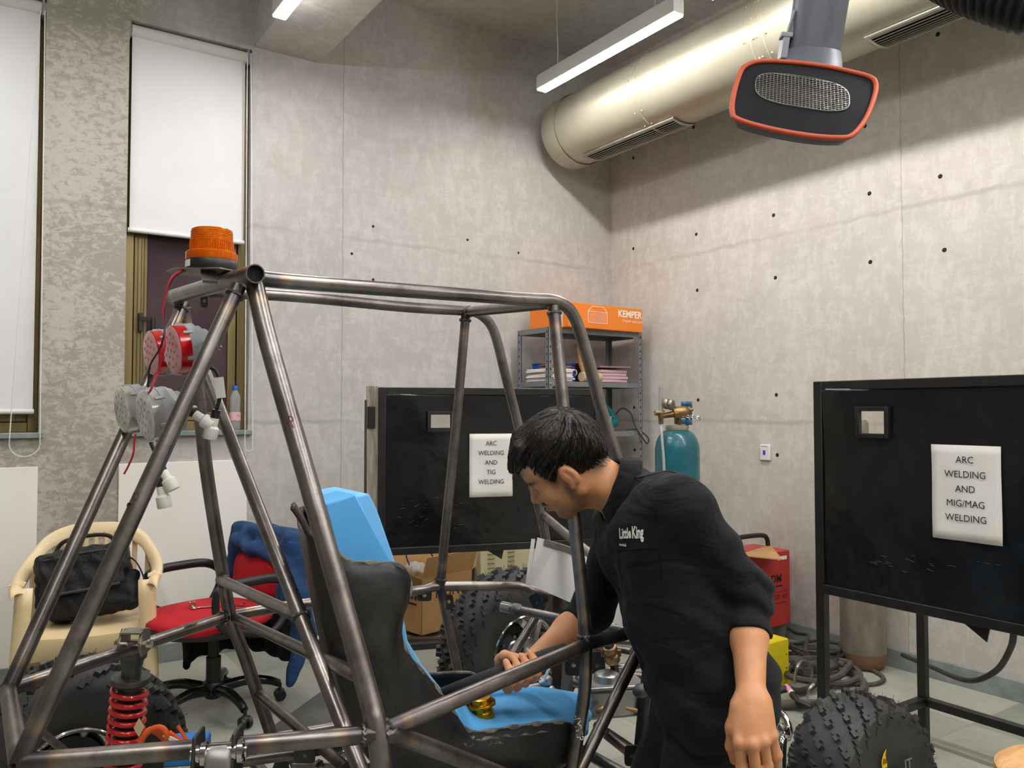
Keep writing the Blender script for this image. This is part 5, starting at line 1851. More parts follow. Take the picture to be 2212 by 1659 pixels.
tube('front_upright_tube', [onY(1228, 1425, 1.92), onY(1222, 1512, 1.92)], .017, (0, 0), mat=PM('grey primer tube', sr(98, 102, 106), .5))
tube('front_cross_tube', [onY(1215, 1442, 2.0), onY(1300, 1450, 2.0), onY(1400, 1462, 1.95)], .0125, (0, 0))
tube('front_cross_tube', [onY(1215, 1466, 1.98), onY(1278, 1488, 1.95)], .0125, (0, 0))
tube('front_cross_tube', [onY(1340, 1525, 2.0), onY(1400, 1545, 1.9)], .0125, (0, 0))
tube('front_cross_tube', [onY(1300, 1360, 2.02), onY(1345, 1345, 2.02), onY(1400, 1330, 2.02)], .0115, (0, 0))


def holed_plate(name, c, ex, ey, w, h, hr, t=.004, rad=.3, mat=None, parent=None):
    c, ex, ey = Vector(c), Vector(ex).normalized(), Vector(ey).normalized()
    n = 32
    o_, i_ = [], []
    for k in range(n + 1):
        a = 2 * math.pi * k / n + .0001
        ca_, sa_ = math.cos(a), math.sin(a)
        e = 5
        kk = (abs(ca_ / (w / 2)) ** e + abs(sa_ / (h / 2)) ** e) ** (-1 / e)
        o_.append(c + ex * ca_ * kk + ey * sa_ * kk)
        i_.append(c + ex * ca_ * hr + ey * sa_ * hr)
    return MB().grid([o_, i_]).build(name, mat or M_plate, parent or BG, solid=t, smooth=False)


fwd3 = Vector((FWD.x, FWD.y, 0)).normalized()
holed_plate('bracket_plate', onY(917, 1286, 2.15), RGT, UPV, .043, .034, .006)
holed_plate('bracket_plate', onY(969, 1300, 2.13), RGT + UPV * .1, UPV - RGT * .1, .03, .044, .006)
holed_plate('bracket_plate', onY(442, 650, 1.99), RGT, UPV, .018, .032, .004)
holed_plate('bracket_plate', onY(1239, 1437, 1.56), RGT, UPV, .042, .05, .006)
holed_plate('bracket_plate', onY(1290, 1437, 1.95), RGT, UPV, .05, .085, .006)
holed_plate('bracket_plate', onY(658, 1632, 1.86), RGT, UPV, .05, .036, .005)
holed_plate('bracket_plate', onY(1365, 1632, 1.6), RGT, UPV, .04, .055, .005)
holed_plate('bracket_plate', onY(1160, 1302, 2.03), RGT + UPV * .5, UPV - RGT * .5, .035, .06, .004)
MB().obox(onY(630, 1650, 1.92), RGT * .24, -UPV * .03, fwd3 * .006).build('mounting_strip', M_tin, BG, bevel=.002)
for (x, y) in ((742, 1628), (690, 1650)):
    MB().lathe([(.001, .008), (.007, .008), (.009, .004), (.012, .002), (.012, 0)], onY(x, y, 1.88), -FWD, 6).build('mounting_bolt', M_chrome, BG)

def obj_bvh(ob):
    o_ = OFF[BG.name]
    return BVHTree.FromPolygons([v.co + o_ for v in ob.data.vertices], [tuple(p.vertices) for p in ob.data.polygons])


def mark(ob, body, px, py, ang, size, mat, **kw):
    bv_ = obj_bvh(ob)
    r_ = ray(px, py).normalized()
    h_ = bv_.ray_cast(CAM, r_, 5)
    if h_[0] is None:
        return
    ex_ = (RGT - r_ * RGT.dot(r_)).normalized()
    ey_ = (UPV - r_ * UPV.dot(r_)).normalized()
    c_, s_ = math.cos(math.radians(ang)), math.sin(math.radians(ang))
    lt_ = MB()
    text_on(lt_, body, h_[0], ex_ * c_ + ey_ * s_, ey_ * c_ - ex_ * s_, size, lift=.0009, bvh=bv_, **kw)
    lt_.build('hand_lettering', mat, ob, smooth=False)


OFF[HOOP_N.name] = OFF[BRACE_N.name] = OFF[PILLAR_N.name] = OFF[BG.name]
M_redpen = PM('dark red marker', sr(96, 44, 40), .6)
mark(HOOP_N, 'R', 627, 912, -12, .030, M_redpen)
mark(BRACE_N, 'D', 293, 1073, -20, .018, M_redpen)
mark(BRACE_N, 'O', 282, 1093, -20, .018, M_redpen)
mark(PILLAR_N, '-IMVIP', 1249, 1572, -80, .022, M_whiteink, xs=.9)

# rear suspension bracket on the near tube
q = onY(436, 1622, 1.372)
tdir = (SNr - C1).normalized()
hb = MB()
for s_ in (-.008, .052):
    o = q + tdir * s_
    e1_ = tdir.orthogonal().normalized()
    hb.prism([o + up * .03 - fwd3 * .02, o + up * .033 + fwd3 * .02, o - up * .03 + fwd3 * .03, o - up * .06, o - up * .03 - fwd3 * .03], tdir * .006)
hb.build('suspension_bracket', M_plate, BG, bevel=.002)
bl = MB()
bl.lathe([(.001, -.012), (.011, -.012), (.011, -.004), (.015, -.003), (.015, .062), (.011, .063), (.011, .074), (.001, .074)], q - fwd3 * .012, tdir, 12)
bl.build('suspension_bolt', M_chrome, BG)
bl = MB()
bl.lathe([(.014, .01), (.024, .012), (.026, .02), (.026, .042), (.024, .05), (.014, .052)], q - fwd3 * .012 - up * .012, tdir, 22)
bl.obox(q + tdir * .016 - fwd3 * .03 - up * .1, tdir * .028, fwd3 * .03, up * .095)
bl.build('trailing_arm', PM('machined grey arm', sr(150, 146, 140), .4, .7), BG, bevel=.004)
for s_ in (.002, .058):
    MB().lathe([(.016, .0), (.019, .002), (.019, .01), (.016, .012)], q - fwd3 * .012 + tdir * s_, tdir, 24).build('washer', M_chrome, BG)

# ---- shock absorber on the far rear tube
sh0, sh1 = onY(288, 1400, 2.125), onY(262, 1690, 2.15)
sx_ = (sh0 - sh1).normalized()
SHK = MB()
SHK.cyl(sh0 + sx_ * .01, sh0 - sx_ * .022, .034, .032, n=24)
SHK.cyl(sh0 - sx_ * .02, sh0 - sx_ * .04, .027, .025, n=24)
SHK.cyl(sh0 - sx_ * .03, sh0 - sx_ * .1, .0225, n=24)
SHK.lathe([(.02, 0), (.044, 0), (.046, -.004), (.046, -.012), (.04, -.018), (.02, -.02)], sh0 - sx_ * .068, sx_, 30)
SHK.cyl(sh0 - sx_ * .09, sh1 - sx_ * .02, .026, n=24)
shk = SHK.build('shock_absorber', M_shock, BG)
sp = []
e1_ = sx_.orthogonal().normalized()
g1_ = sx_.cross(e1_)
Ls = (sh0 - sx_ * .09 - sh1).length
NT_ = 11.0
for i in range(int(NT_ * 22)):
    a = 2 * math.pi * i / 22
    sp.append(sh0 - sx_ * (.094 + Ls * i / (NT_ * 22)) + (e1_ * math.cos(a) + g1_ * math.sin(a)) * .038)
MB().tube(sp, .0064, n=9).build('coil_spring', M_spring, shk)
bkt = MB()
o = onY(290, 1383, 2.02)
for s_ in (0, .046):
    b0 = o + RGT * (-.028 + s_)
    bkt.prism([b0 - up * .035 - fwd3 * .01, b0 + up * .0 - fwd3 * .025, b0 + up * .028 - fwd3 * .005, b0 + up * .02 + fwd3 * .03, b0 - up * .03 + fwd3 * .03], RGT * .006)
bkt.obox(o + RGT * -.024 + up * .018 - fwd3 * .022, RGT * .048, fwd3 * .045, up * .005)
bkt.build('shock_bracket', M_tin, shk, bevel=.001)
bb_ = MB()
bb_.lathe([(.001, -.01), (.01, -.01), (.01, 0), (.006, 0), (.006, .062), (.01, .062), (.01, .072), (.001, .072)], o + RGT * -.032 - up * .008, RGT, 8)
bb_.build('shock_bolt', M_chrome, shk)

# ---- lamps
def lamp(px, py, d, n, face, rim, label, host, dots=False):
    c = at(px, py, d)
    n = Vector(n).normalized()
    R_ = .052
    L_ = MB()
    L_.lathe([(R_ * .98, -.022), (R_ * 1.03, -.024), (R_ * 1.04, -.042), (R_ * .93, -.044), (R_ * .92, -.056), (R_ * .8, -.059), (R_ * .78, -.07), (.001, -.072)], c, n, 40)
    e_ = n.orthogonal().normalized()
    for k in range(6):
        a = k * math.pi / 3 + .4
        dv = e_ * math.cos(a) + n.cross(e_) * math.sin(a)
        L_.bar(c + dv * R_ * 1.03 - n * .012, c + dv * R_ * 1.03 - n * .03, .006, .004, up=dv)
    ob = L_.build('tail_lamp' if 'red' in label else 'reverse_lamp', M_plastic_grey, BG)
    lab(ob, label)
    m_ = MB()
    m_.lathe([(R_ * .97, -.0005), (R_, -.002), (R_, -.025), (R_ * .98, -.026)], c, n, 48)
    m_.build('lamp_rim', rim, ob)
    m_ = MB()
    m_.lathe([(R_ * .97, -.0005), (R_ * .9, .0012), (R_ * .5, .002), (.001, .0022)], c, n, 40)
    m_.build('lamp_lens', face, ob)
    m_ = MB()
    g_ = n.cross(e_)
    for ring, cnt_ in ((.0, 1), (.018, 6), (.034, 10)):
        for k in range(cnt_):
            a = 2 * math.pi * k / max(cnt_, 1) + ring * 30
            m_.lathe([(.0034, .0005), (.0026, .0012), (.001, .0014)], c + (e_ * math.cos(a) + g_ * math.sin(a)) * ring + n * .0016, n, 8)
    m_.build('diodes', M_lamp_dot if dots else M_chrome, ob)
    back = c - n * .066
    m_ = MB()
    m_.bar(back, back - n * .02, .03, .03)
    m_.bar(back - n * .015, Vector(host), .02, .022)
    m_.build('lamp_bracket', M_black, ob, bevel=.002)
    m_ = MB()
    m_.cyl(back - n * .03 + up * .0 - fwd3 * .02, back - n * .03 + fwd3 * .012, .006, n=10)
    m_.build('bracket_bolt', M_chrome, ob)
    return ob, c, n


ln = camvec(-.745, -.667) - up * .17
near_at = lambda y: bn0.lerp(C1, (y - 618) / 1030.0)
far_at = lambda y: bf0.lerp(C2, (y - 655) / 835.0)
l1, c1_, _ = lamp(372, 757, 1.66, ln + up * .04, M_lamp_redface, M_lamp_red, 'nearer red round lamp on the near rear brace', near_at(748), True)
l2, c2_, _ = lamp(325, 763, 1.86, ln + up * .05, M_lamp_redface, M_lamp_red, 'farther red round lamp on the far rear brace', far_at(765), True)
l3, c3_, _ = lamp(312, 899, 1.60, ln + up * .0, M_lamp_white, M_lamp_clear, 'nearer clear round lamp on the near rear brace', near_at(885))
l4, c4_, _ = lamp(262, 886, 1.80, ln + up * .02, M_lamp_white, M_lamp_clear, 'farther clear round lamp on the far rear brace', far_at(890))


def connector(host, pts, end, tagged=None):
    MB().tube(smoothpath(pts, 6), .0035, n=7).build('lamp_wire', M_black, host)
    a, b = Vector(pts[-1]), Vector(end)
    d_ = (b - a).normalized()
    MB().cyl(a - d_ * .006, a + d_ * .012, .0085, .0085, n=12).build('wire_seal', M_black, host)
    m_ = MB()
    m_.cyl(a + d_ * .01, a + d_ * .026, .009, n=14)
    m_.lathe([(.009, .026), (.0135, .03), (.014, .05), (.0125, .052), (.0115, .052), (.0105, .035), (.001, .034)], a, d_, 18)
    m_.build('plug', M_conn, host)
    if tagged:
        p_, e_, f_ = tagged
        MB().obox(Vector(p_) - e_ * .009, e_ * .018, f_ * .04, e_.cross(f_).normalized() * .0012).build('wire_tag', M_paper, host)


D = 1.56
connector(l1, [at(448, 793, D), at(465, 800, D), at(474, 822, D), at(477, 848, D), at(470, 878, D), at(466, 892, D)], at(461, 912, D), (at(472, 815, D - .01), RGT + UPV * .1, -UPV + RGT * .12))
connector(l1, [at(395, 868, D), at(404, 884, D), at(412, 889, D)], at(432, 902, D), (at(362, 838, D), (RGT - UPV * .4).normalized() * .9, (-UPV * .75 + RGT * .6).normalized()))
connector(l3, [at(325, 955, D), at(332, 972, D), at(346, 1000, D), at(347, 1008, D)], at(357, 1026, D))
connector(l3, [at(352, 990, D + .01), at(342, 1018, D), at(343, 1030, D), at(346, 1040, D)], at(352, 1072, D))
WIRE = M_redwire

# ---- beacon on its plate
pc = at(440, 597, 1.69)
pz = at(457, 586, 1.69).z
pl = [onZ(x, y, pz - .001) for (x, y) in ((362, 598), (380, 592), (440, 588), (486, 590), (490, 600))]
pbase = at(457, 588, 1.69)
pb = Vector((pbase.x, pbase.y, pz))
plm = MB().prism([pb + RGT * a + fwd3 * b for (a, b) in ((-.092, -.01), (-.06, -.045), (.035, -.05), (.052, -.02), (.05, .05), (-.05, .055), (-.09, .03))], (0, 0, -.003))
plm.build('beacon_plate', M_tin, BG, smooth=False)
MB().bar(pb + RGT * .0 - up * .003 - fwd3 * .02, pb - up * .03 - fwd3 * .045 + RGT * .015, .03, .006).build('plate_stay', M_tin, BG)
BC = thing('warning_beacon', 'amber ribbed warning beacon on the plate at the rear top of the roll cage', 'beacon', pb)
MB().lathe([(.001, 0), (.05, 0), (.0515, .003), (.0515, .019), (.05, .021), (.001, .021)], pb, n=48).build('beacon_base', M_black, BC)
pr_ = [(.0505, .021), (.0512, .023), (.0512, .037), (.049, .039), (.0435, .04)]
for k in range(12):
    z = .041 + k * .0036
    pr_ += [(.0434 - k * .00012, z), (.0424 - k * .00012, z + .0018)]
pr_ += [(.041, .0855), (.038, .0875), (.001, .0885)]
am = MB().lathe(pr_, pb, n=64)
for k in range(54):
    a = 2 * math.pi * k / 54
    dv = Vector((math.cos(a), math.sin(a), 0))
    am.tube([pb + dv * .0434 + up * .041, pb + dv * .0428 + up * .062], .0013, n=4)
for k in range(14):
    a = 2 * math.pi * k / 14
    dv = Vector((math.cos(a), math.sin(a), 0))
    am.bar(pb + dv * .0508 + up * .024, pb + dv * .0508 + up * .036, .010, .0018, up=dv)
am.build('amber_lens', M_amber, BC, angle=.4)
m_ = MB()
m_.cyl(pb + up * .022, pb + up * .075, .02, n=20)
m_.build('beacon_core', PM('amber reflector', sr(224, 120, 20), .2, .3), BC)
lb = MB()
arc = [pb + (RGT * math.sin(a) - fwd3 * math.cos(a)) * .0519 for a in [math.radians(t) for t in range(-68, -29, 6)]]
lb.grid([[p + up * .004 for p in arc], [p + up * .018 for p in arc]])
lb.build('beacon_label', M_paper, BC)
w = [at(404, 580, 1.66), at(375, 595, 1.63), at(361, 622, 1.62), at(353, 665, 1.62), at(355, 705, 1.60), at(357, 740, 1.58), at(350, 775, 1.58), at(340, 806, 1.58), at(326, 842, 1.56), at(318, 850, 1.6)]
MB().tube(smoothpath(w, 8), .0021, n=6).build('red_wire', WIRE, BC)
w = [at(404, 582, 1.665), at(374, 600, 1.65), at(359, 640, 1.64), at(356, 690, 1.6), at(355, 720, 1.58), at(346, 752, 1.58), at(330, 778, 1.6), at(322, 800, 1.6), at(320, 850, 1.62)]
MB().tube(smoothpath(w, 8), .0019, n=6).build('black_wire', M_black, BC)
w = [at(293, 938, 1.66), at(290, 955, 1.65), at(288, 980, 1.64), at(278, 1005, 1.64), at(268, 1024, 1.64)]
lab(MB().tube(smoothpath(w, 8), .002, n=6).build('lamp_wire', WIRE, l4), 'loose red wire end')


# ---- wheels
def tyre(parent, c, axis, R, w, seed=0, rk=.437):
    c, ax = Vector(c), Vector(axis).normalized()
    rnd = random.Random(seed)
    e = ax.orthogonal().normalized()
    g = ax.cross(e)
    rim = R * rk
    m = MB()
    prof = [(rim, -w * .38), (rim + .006, -w * .42), (rim + .02, -w * .455), (R * .66, -w * .5), (R * .78, -w * .5), (R * .87, -w * .46), (R * .925, -w * .38), (R * .945, -w * .2), (R * .95, 0)]
    prof = prof + [(a, -b) for a, b in reversed(prof[:-1])]
    m.lathe(prof, c, ax, 72)
    m.lathe([(R * .6, -w * .487), (R * .605, -w * .497), (R * .61, -w * .49)], c, ax, 72)
    dirn = lambda a: e * math.cos(a) + g * math.sin(a)

    def knob(a, h, rr, nr, la, lh, ht):
        rad = dirn(a)
        tn = ax.cross(rad)
        o = c + rad * rr + ax * h
        up_ = (rad * nr[0] + ax * nr[1]).normalized()
        sd = tn.cross(up_).normalized()
        for (da, dh, s1, s2, tw) in ((-.25, .18, .62, .9, .5), (.25, -.18, .62, .9, .5)):
            t1 = (tn * math.cos(tw) + sd * math.sin(tw))
            t2 = (sd * math.cos(tw) - tn * math.sin(tw))
            q = o + tn * la * da + sd * lh * dh
            b_ = [q + t1 * la * s1 * x * .5 + t2 * lh * s2 * y * .5 - up_ * .01 for (x, y) in ((-1, -1), (1, -1), (1, 1), (-1, 1))]
            t_ = [q + (t1 * la * s1 * x * .5 + t2 * lh * s2 * y * .5) * .8 + up_ * ht for (x, y) in ((-1, -1), (1, -1), (1, 1), (-1, 1))]
            m.add(b_ + t_, [(4, 5, 6, 7), (0, 1, 5, 4), (1, 2, 6, 5), (2, 3, 7, 6), (3, 0, 4, 7)])
    N = 22
    for k in range(N):
        a = 2 * math.pi * k / N
        st = math.pi / N
        kh = R * .05
        knob(a, 0, R * .95, (1, 0), R * .115, w * .135, kh)
        for s_ in (-1, 1):
            knob(a + st, s_ * w * .19, R * .945, (1, .12 * s_), R * .10, w * .12, kh)
            knob(a, s_ * w * .36, R * .925, (.85, .5 * s_), R * .105, w * .13, kh)
            knob(a + st, s_ * w * .455, R * .865, (.45, .9 * s_), R * .1, w * .13, kh * .55)
            knob(a, s_ * w * .49, R * .78, (.1, 1.0 * s_), R * .07, w * .08, kh * .3)
    for k in range(150):
        a = rnd.random() * 2 * math.pi
        h = (rnd.random() - .5) * w * .8
        rr = R * (.995 - .06 * (abs(h) / (w * .5)) ** 2)
        rad = dirn(a)
        p_ = c + rad * rr * .985 + ax * h
        m.tube([p_, p_ + rad * (.014 + .012 * rnd.random()) + ax * (rnd.random() - .5) * .006], [.0009, .0005], n=3, cap=False)
    return m.build('tyre', M_rubber, parent, smooth=True, angle=.5)


def rim(parent, c, axis, R, w, rk=.437):
    """axis points to the side that is seen"""
    c, ax = Vector(c), Vector(axis).normalized()
    k = R * rk / .13
    ob = MB().lathe([(.134 * k, w * .40), (.138 * k, w * .43), (.134 * k, w * .45), (.126 * k, w * .42), (.118 * k, w * .3), (.112 * k, w * .1), (.11 * k, -w * .1), (.09 * k, -w * .16), (.055 * k, -w * .17), (.001, -w * .17)], c, ax, 56).build('wheel_rim', M_chrome, parent)
    e = ax.orthogonal().normalized()
    g = ax.cross(e)
    MB().lathe([(.05 * k, -w * .12), (.082 * k, -w * .12), (.082 * k, -w * .08), (.05 * k, -w * .08)], c, ax, 40).build('brake_disc', M_black, ob)
    h = MB()
    h.lathe([(.001, w * .08), (.02 * k, w * .08), (.03 * k, w * .04), (.034 * k, -w * .1), (.045 * k, -w * .16)], c, ax, 24)
    for q in range(4):
        a = q * math.pi / 2 + .5
        dv = e * math.cos(a) + g * math.sin(a)
        h.cyl(c + dv * .04 * k - ax * w * .16, c + dv * .04 * k - ax * w * .04, .007 * k, n=6)
        h.ell(c + dv * .098 * k + ax * w * .0, (.012 * k, .012 * k, .012 * k), nu=10, nv=6)
    h.build('wheel_hub', M_alu, ob)
    return ob


def wheel(px, py, Y, R, w, label, seed):
    c = onY(px, py, Y) + Vector((0, w * .45, 0))
    t = tyre(BG, c, (0, -1, 0), R, w, seed)
    lab(t, label)
    r_ = rim(t, c, (0, -1, 0), R, w)
    return c, t


wc1, w1 = wheel(1137, 1412, 2.42, .297, .185, 'far front knobby wheel with chrome rim', 3)
wc2, w2 = wheel(163, 1690, 2.44, .300, .20, 'far rear knobby wheel behind the red spring', 5)
hub = MB()
hub.obox(wc1 + Vector((-.035, -.12, -.07)), Vector((.07, 0, 0)), Vector((0, .03, 0)), Vector((0, 0, .14)))
hub.cyl(wc1 + Vector((0, -.14, 0)), wc1 + Vector((0, -.02, 0)), .03, n=18)
hub.bar(wc1 + Vector((0, -.13, .06)), wc1 + Vector((.02, -.13, .13)), .03, .02)
hub.build('steering_knuckle', M_alu, BG, bevel=.004)
MB().lathe([(.001, .02), (.035, .02), (.045, .01), (.045, 0)], wc1 + Vector((.03, -.115, .01)), (0, -1, 0), 5).build('brake_caliper', M_black, BG)
for (dz, x2) in ((.07, 1.9), (-.06, 1.9)):
    a_ = wc1 + Vector((.03, -.12, dz))
    tube('suspension_arm', [a_, Vector((a_.x + .1, 2.0, a_.z + .02))], .0125, (0, 0))
    tube('suspension_arm', [a_, Vector((a_.x + .34, 2.0, a_.z + .0))], .0125, (0, 0))
tube('rear_axle', [wc2 + Vector((0, -.2, 0)), Vector((wc2.x + .1, 1.75, wc2.z + .03))], .014, (0, 0))

# loose knobby wheel on the floor at right
R3, w3 = .247, .215
lc = at(1864, 1690, 2.42)
laxis = camvec(.53, -.85) + up * .06
lc = Vector((lc.x, lc.y, R3 * .985))
WH = thing('loose_wheel', 'loose knobby wheel standing on the floor at lower right of the man', 'wheel', (lc.x, lc.y, 0))
tyre(WH, lc, laxis, R3, w3, 9, .2)
rim(WH, lc, laxis, R3, w3, .2)
tg = MB()
la = laxis.normalized()
lu = (up - la * up.dot(la)).normalized()
lr = lu.cross(la).normalized()
if lr.dot(RGT) < 0:
    lr = -lr
def on_side(px, py):
    rr = ray(px, py)
    q0 = lc + la * (w3 * .504)
    return CAM + rr * ((q0 - CAM).dot(la) / rr.dot(la))


lo_ = on_side(1910, 1640)
pts = [(0, .0), (.012, .018), (.03, .032), (.022, .012), (.03, -.01), (.028, -.03), (.0, -.03), (-.002, -.012)]
fl = lo_ - lr * .012
tg.prism([fl + lr * x * .8 + lu * y * .8 for x, y in pts], la * .001)
tg.build('yellow_claw_mark', M_yellowd, WH, smooth=False)
kk = MB()
for k in range(3):
    kk.prism([fl + lr * (.003 + .007 * k) - lu * .013 + la * .0013, fl + lr * (.007 + .007 * k) - lu * .013 + la * .0013, fl + lr * (.009 + .007 * k) + lu * .001 + la * .0013, fl + lr * (.006 + .007 * k) + lu * .003 + la * .0013], la * .0006)
kk.build('claw_stripes', M_ink, WH, smooth=False)
lt = MB()
text_on(lt, 'IT', on_side(1962, 1652), lr, lu, .045, bold=.0005)
lt.build('sidewall_lettering', PM('worn white print', sr(120, 118, 114), .7), WH, smooth=False)
a, b = at(1688, 1545, 2.6), at(1704, 1585, 2.62)
cv = MB()
cv.tube(smoothpath([at(1683, 1540, 2.62), at(1697, 1552, 2.6), at(1704, 1575, 2.58), at(1700, 1592, 2.56), at(1690, 1606, 2.5), at(1690, 1700, 2.5)], 6), .014, n=14)
cv.lathe([(.017, 0), (.02, .004), (.02, .03), (.017, .034)], at(1698, 1588, 2.57), (a - b), 18)
cvo = cv.build('chrome_pipe', M_chrome)
tag(cvo, 'bent chrome pipe behind the hanging hand, beside the loose wheel', 'pipe')

# ---- steering shaft, column joint, rack box
s0, s1 = onY(1084, 1310, 1.98), onY(1222, 1338, 1.80)
sd = (s1 - s0).normalized()
tube('steering_shaft', [s0 + sd * .03, s1, s1 + sd * .25], .0125, (0, 0))
spn = MB().cyl(s0, s0 + sd * .03, .0125, n=24)
for k in range(12):
    a = k * math.pi / 6
    e_ = sd.orthogonal().normalized()
    dv = e_ * math.cos(a) + sd.cross(e_) * math.sin(a)
    spn.bar(s0 + dv * .0135, s0 + sd * .03 + dv * .0135, .004, .004, up=dv)
spn.build('splined_end', M_alu, BG)
MB().lathe([(.0125, 0), (.017, .004), (.018, .02), (.014, .03), (.0125, .03)], s0 + sd * .035, sd, 16).build('shaft_weld_collar', M_weld, BG)
j0, j1 = onY(1307, 1358, 1.80), onY(1338, 1486, 1.84)
jd = (j1 - j0).normalized()
MB().tube([j0, j0.lerp(j1, .3)], .015, n=14).build('joint_stub', M_plate, BG)
uj = MB()
uj.lathe([(.016, 0), (.023, .003), (.023, .018), (.018, .02), (.018, .03), (.024, .032), (.024, .056), (.016, .06)], j0.lerp(j1, .28), jd, 8)
uj.bar(j0.lerp(j1, .4) - RGT * .03, j0.lerp(j1, .4) + RGT * .03, .014, .02)
uj.build('universal_joint', M_brass, BG, bevel=.002)
MB().tube([j0.lerp(j1, .55), j0.lerp(j1, .7), j0.lerp(j1, .71), j1], [.0125, .0125, .017, .019], n=16).build('column_shaft', M_black, BG)
gb0 = at(1272, 1505, 2.28)
gx = camvec(.97, .2)
gy = camvec(-.2, .97)
rk = MB()
rk.obox(gb0 - up * .07, gx * .165, gy * .11, up * .085)
rko = rk.build('steering_rack_box', M_alu, BG, bevel=.01)
rk = MB()
rk.obox(gb0 - gx * .008 - gy * .008 + up * .015, gx * .18, gy * .125, up * .01)
rk.lathe([(.04, 0), (.036, .02), (.022, .026), (.001, .026)], gb0 + gx * .07 + gy * .05 + up * .025, up, 24)
rk.build('rack_lid', M_alu, rko, bevel=.003)
rk = MB()
for (a_, b_) in ((0, 0), (.165, 0), (0, .105), (.165, .105), (.08, 0)):
    rk.lathe([(.001, .008), (.006, .008), (.007, 0)], gb0 + gx * a_ + gy * b_ + up * .024, up, 6)
rk.build('rack_bolts', M_chrome, rko)
MB().obox(at(1300, 1545, 2.32), gx * .25, gy * .25, up * .004).build('floor_pan', M_plate, BG, bevel=.001)
for (x, y, rr_, mt) in ((1300, 1535, .013, M_brass), (1385, 1492, .02, M_shock), (1178, 1470, .016, M_alu), (1188, 1490, .012, M_alu)):
    MB().ell(at(x, y, 2.25), (rr_ * 1.4, rr_, rr_), nu=12, nv=8).build('linkage_end', mt, BG)
MB().tube([at(1352, 1530, 2.15), at(1376, 1536, 2.15)], [.004, .006], n=8).build('wooden_pin', M_wood, BG)
MB().tube(smoothpath([at(1186, 1445, 2.2), at(1180, 1458, 2.2), at(1175, 1470, 2.2), at(1165, 1474, 2.2)], 6), .004, n=6).build('cable_tie', M_white, BG)

# ---- battery with orange cables in the rear
BT = thing('battery_pack', 'blue and yellow battery pack with orange cables low at the rear of the buggy', 'battery', at(370, 1640, 1.9) - up * .1)
bo = at(352, 1612, 1.86)
bx_, by_ = camvec(.98, .17), camvec(-.17, .98)
zt_ = at(400, 1592, 1.95).z
b0_ = Vector((bo.x, bo.y, 0))
MB().obox(b0_ + up * (zt_ - .035), bx_ * .085, by_ * .12, up * .035).build('battery_lid', M_cyan, BT, bevel=.006)
MB().obox(b0_ + up * (zt_ - .2), bx_ * .085, by_ * .12, up * .165).build('battery_case', PM('cream battery case', sr(206, 196, 168), .5), BT, bevel=.004)
MB().obox(b0_ - by_ * .002 + bx_ * .015 + up * (zt_ - .115), bx_ * .06, by_ * .003, up * .03).build('yellow_band', M_yellow, BT)
oc = MB()
for k in range(5):
    oc.tube(smoothpath([at(302, 1612 - 3 * k, 1.80), at(312 + 2 * k, 1590 - 3 * k, 1.8), at(330, 1574 - 2 * k + 3 * k, 1.8 + .008 * k), at(350, 1572 + 5 * k, 1.8 + .008 * k), at(362, 1590 + 5 * k, 1.8 + .008 * k), at(352, 1608, 1.82)], 6), .0062, n=8)
oc.build('orange_cable', M_orangewire, BT)
MB().tube(smoothpath([at(366, 1580, 1.84), at(390, 1598, 1.84), at(404, 1602, 1.84), at(398, 1590, 1.84), at(384, 1568, 1.84)], 6), .004, n=7).build('orange_cable', M_orangewire, BT)
m_ = MB()
for k in range(3):
    m_.tube([at(352 + 4 * k, 1588, 1.8), at(372 + 6 * k, 1600, 1.8), at(384 + 6 * k, 1612, 1.82)], .0028, n=6)
m_.build('white_wire', M_conn, BT)
MB().obox(at(300, 1592, 1.79), RGT * .012 + UPV * .022, UPV * .02 - RGT * .012, FWD * .001).build('paper_tag', PM('tan tag', sr(206, 190, 150), .7), BT)
MB().obox(b0_ - bx_ * .08 - by_ * .05 + up * (zt_ - .212), bx_ * .3, by_ * .25, up * .01).build('battery_tray', M_plate, BG, bevel=.002)
tube('tray_stay', [b0_ - bx_ * .08 + by_ * .15 + up * (zt_ - .205), C2 - up * .03], .008, (0, 0))
tube('tray_stay', [b0_ + bx_ * .2 - by_ * .03 + up * (zt_ - .205), BN0 + Vector((0, .2, 0))], .008, (0, 0))

# ---- stand under the frame
for (nm, x) in (('rear', .75), ('front', 1.3)):
    t_ = thing('trestle', 'black steel trestle carrying the %s of the buggy frame' % nm, 'trestle', (x, 1.75, 0), 'trestles under the buggy')
    m_ = MB()
    m_.bar((x, 1.25, LZ - .034), (x, 2.3, LZ - .034), .04, .035)
    m_.build('trestle_beam', M_blackframe, t_, bevel=.003)
    for y in (1.32, 2.22):
        for s_ in (-1, 1):
            MB().bar((x + s_ * .01, y, LZ - .05), (x + s_ * .16, y, 0.0), .03, .03).build('trestle_leg', M_blackframe, t_)

# ------------------------------------------------------------------ bucket seat
SY, SYF, SK = 1.50, 1.90, .13
ST = thing('bucket_seat', 'raw black fibreglass bucket seat standing inside the buggy frame', 'seat', (.8, 1.7, LZ))
back_px = [(666, 1150), (678, 1215), (692, 1285), (706, 1350), (722, 1415), (742, 1485), (764, 1550), (792, 1615), (830, 1668), (900, 1700), (1000, 1706), (1100, 1696), (1180, 1672), (1232, 1640)]
edge_px = [(676, 1156), (716, 1186), (752, 1213), (800, 1217), (850, 1219), (874, 1232), (885, 1256), (880, 1292), (866, 1335), (864, 1374), (878, 1412), (906, 1447), (936, 1480), (962, 1516), (985, 1550), (1006, 1578), (1040, 1582), (1110, 1571), (1180, 1562), (1226, 1562), (1240, 1584), (1238, 1622)]
bk_ = [onY(x, y, SY) for x, y in back_px]
ed_ = [onY(x, y, SY - .012) for x, y in edge_px]
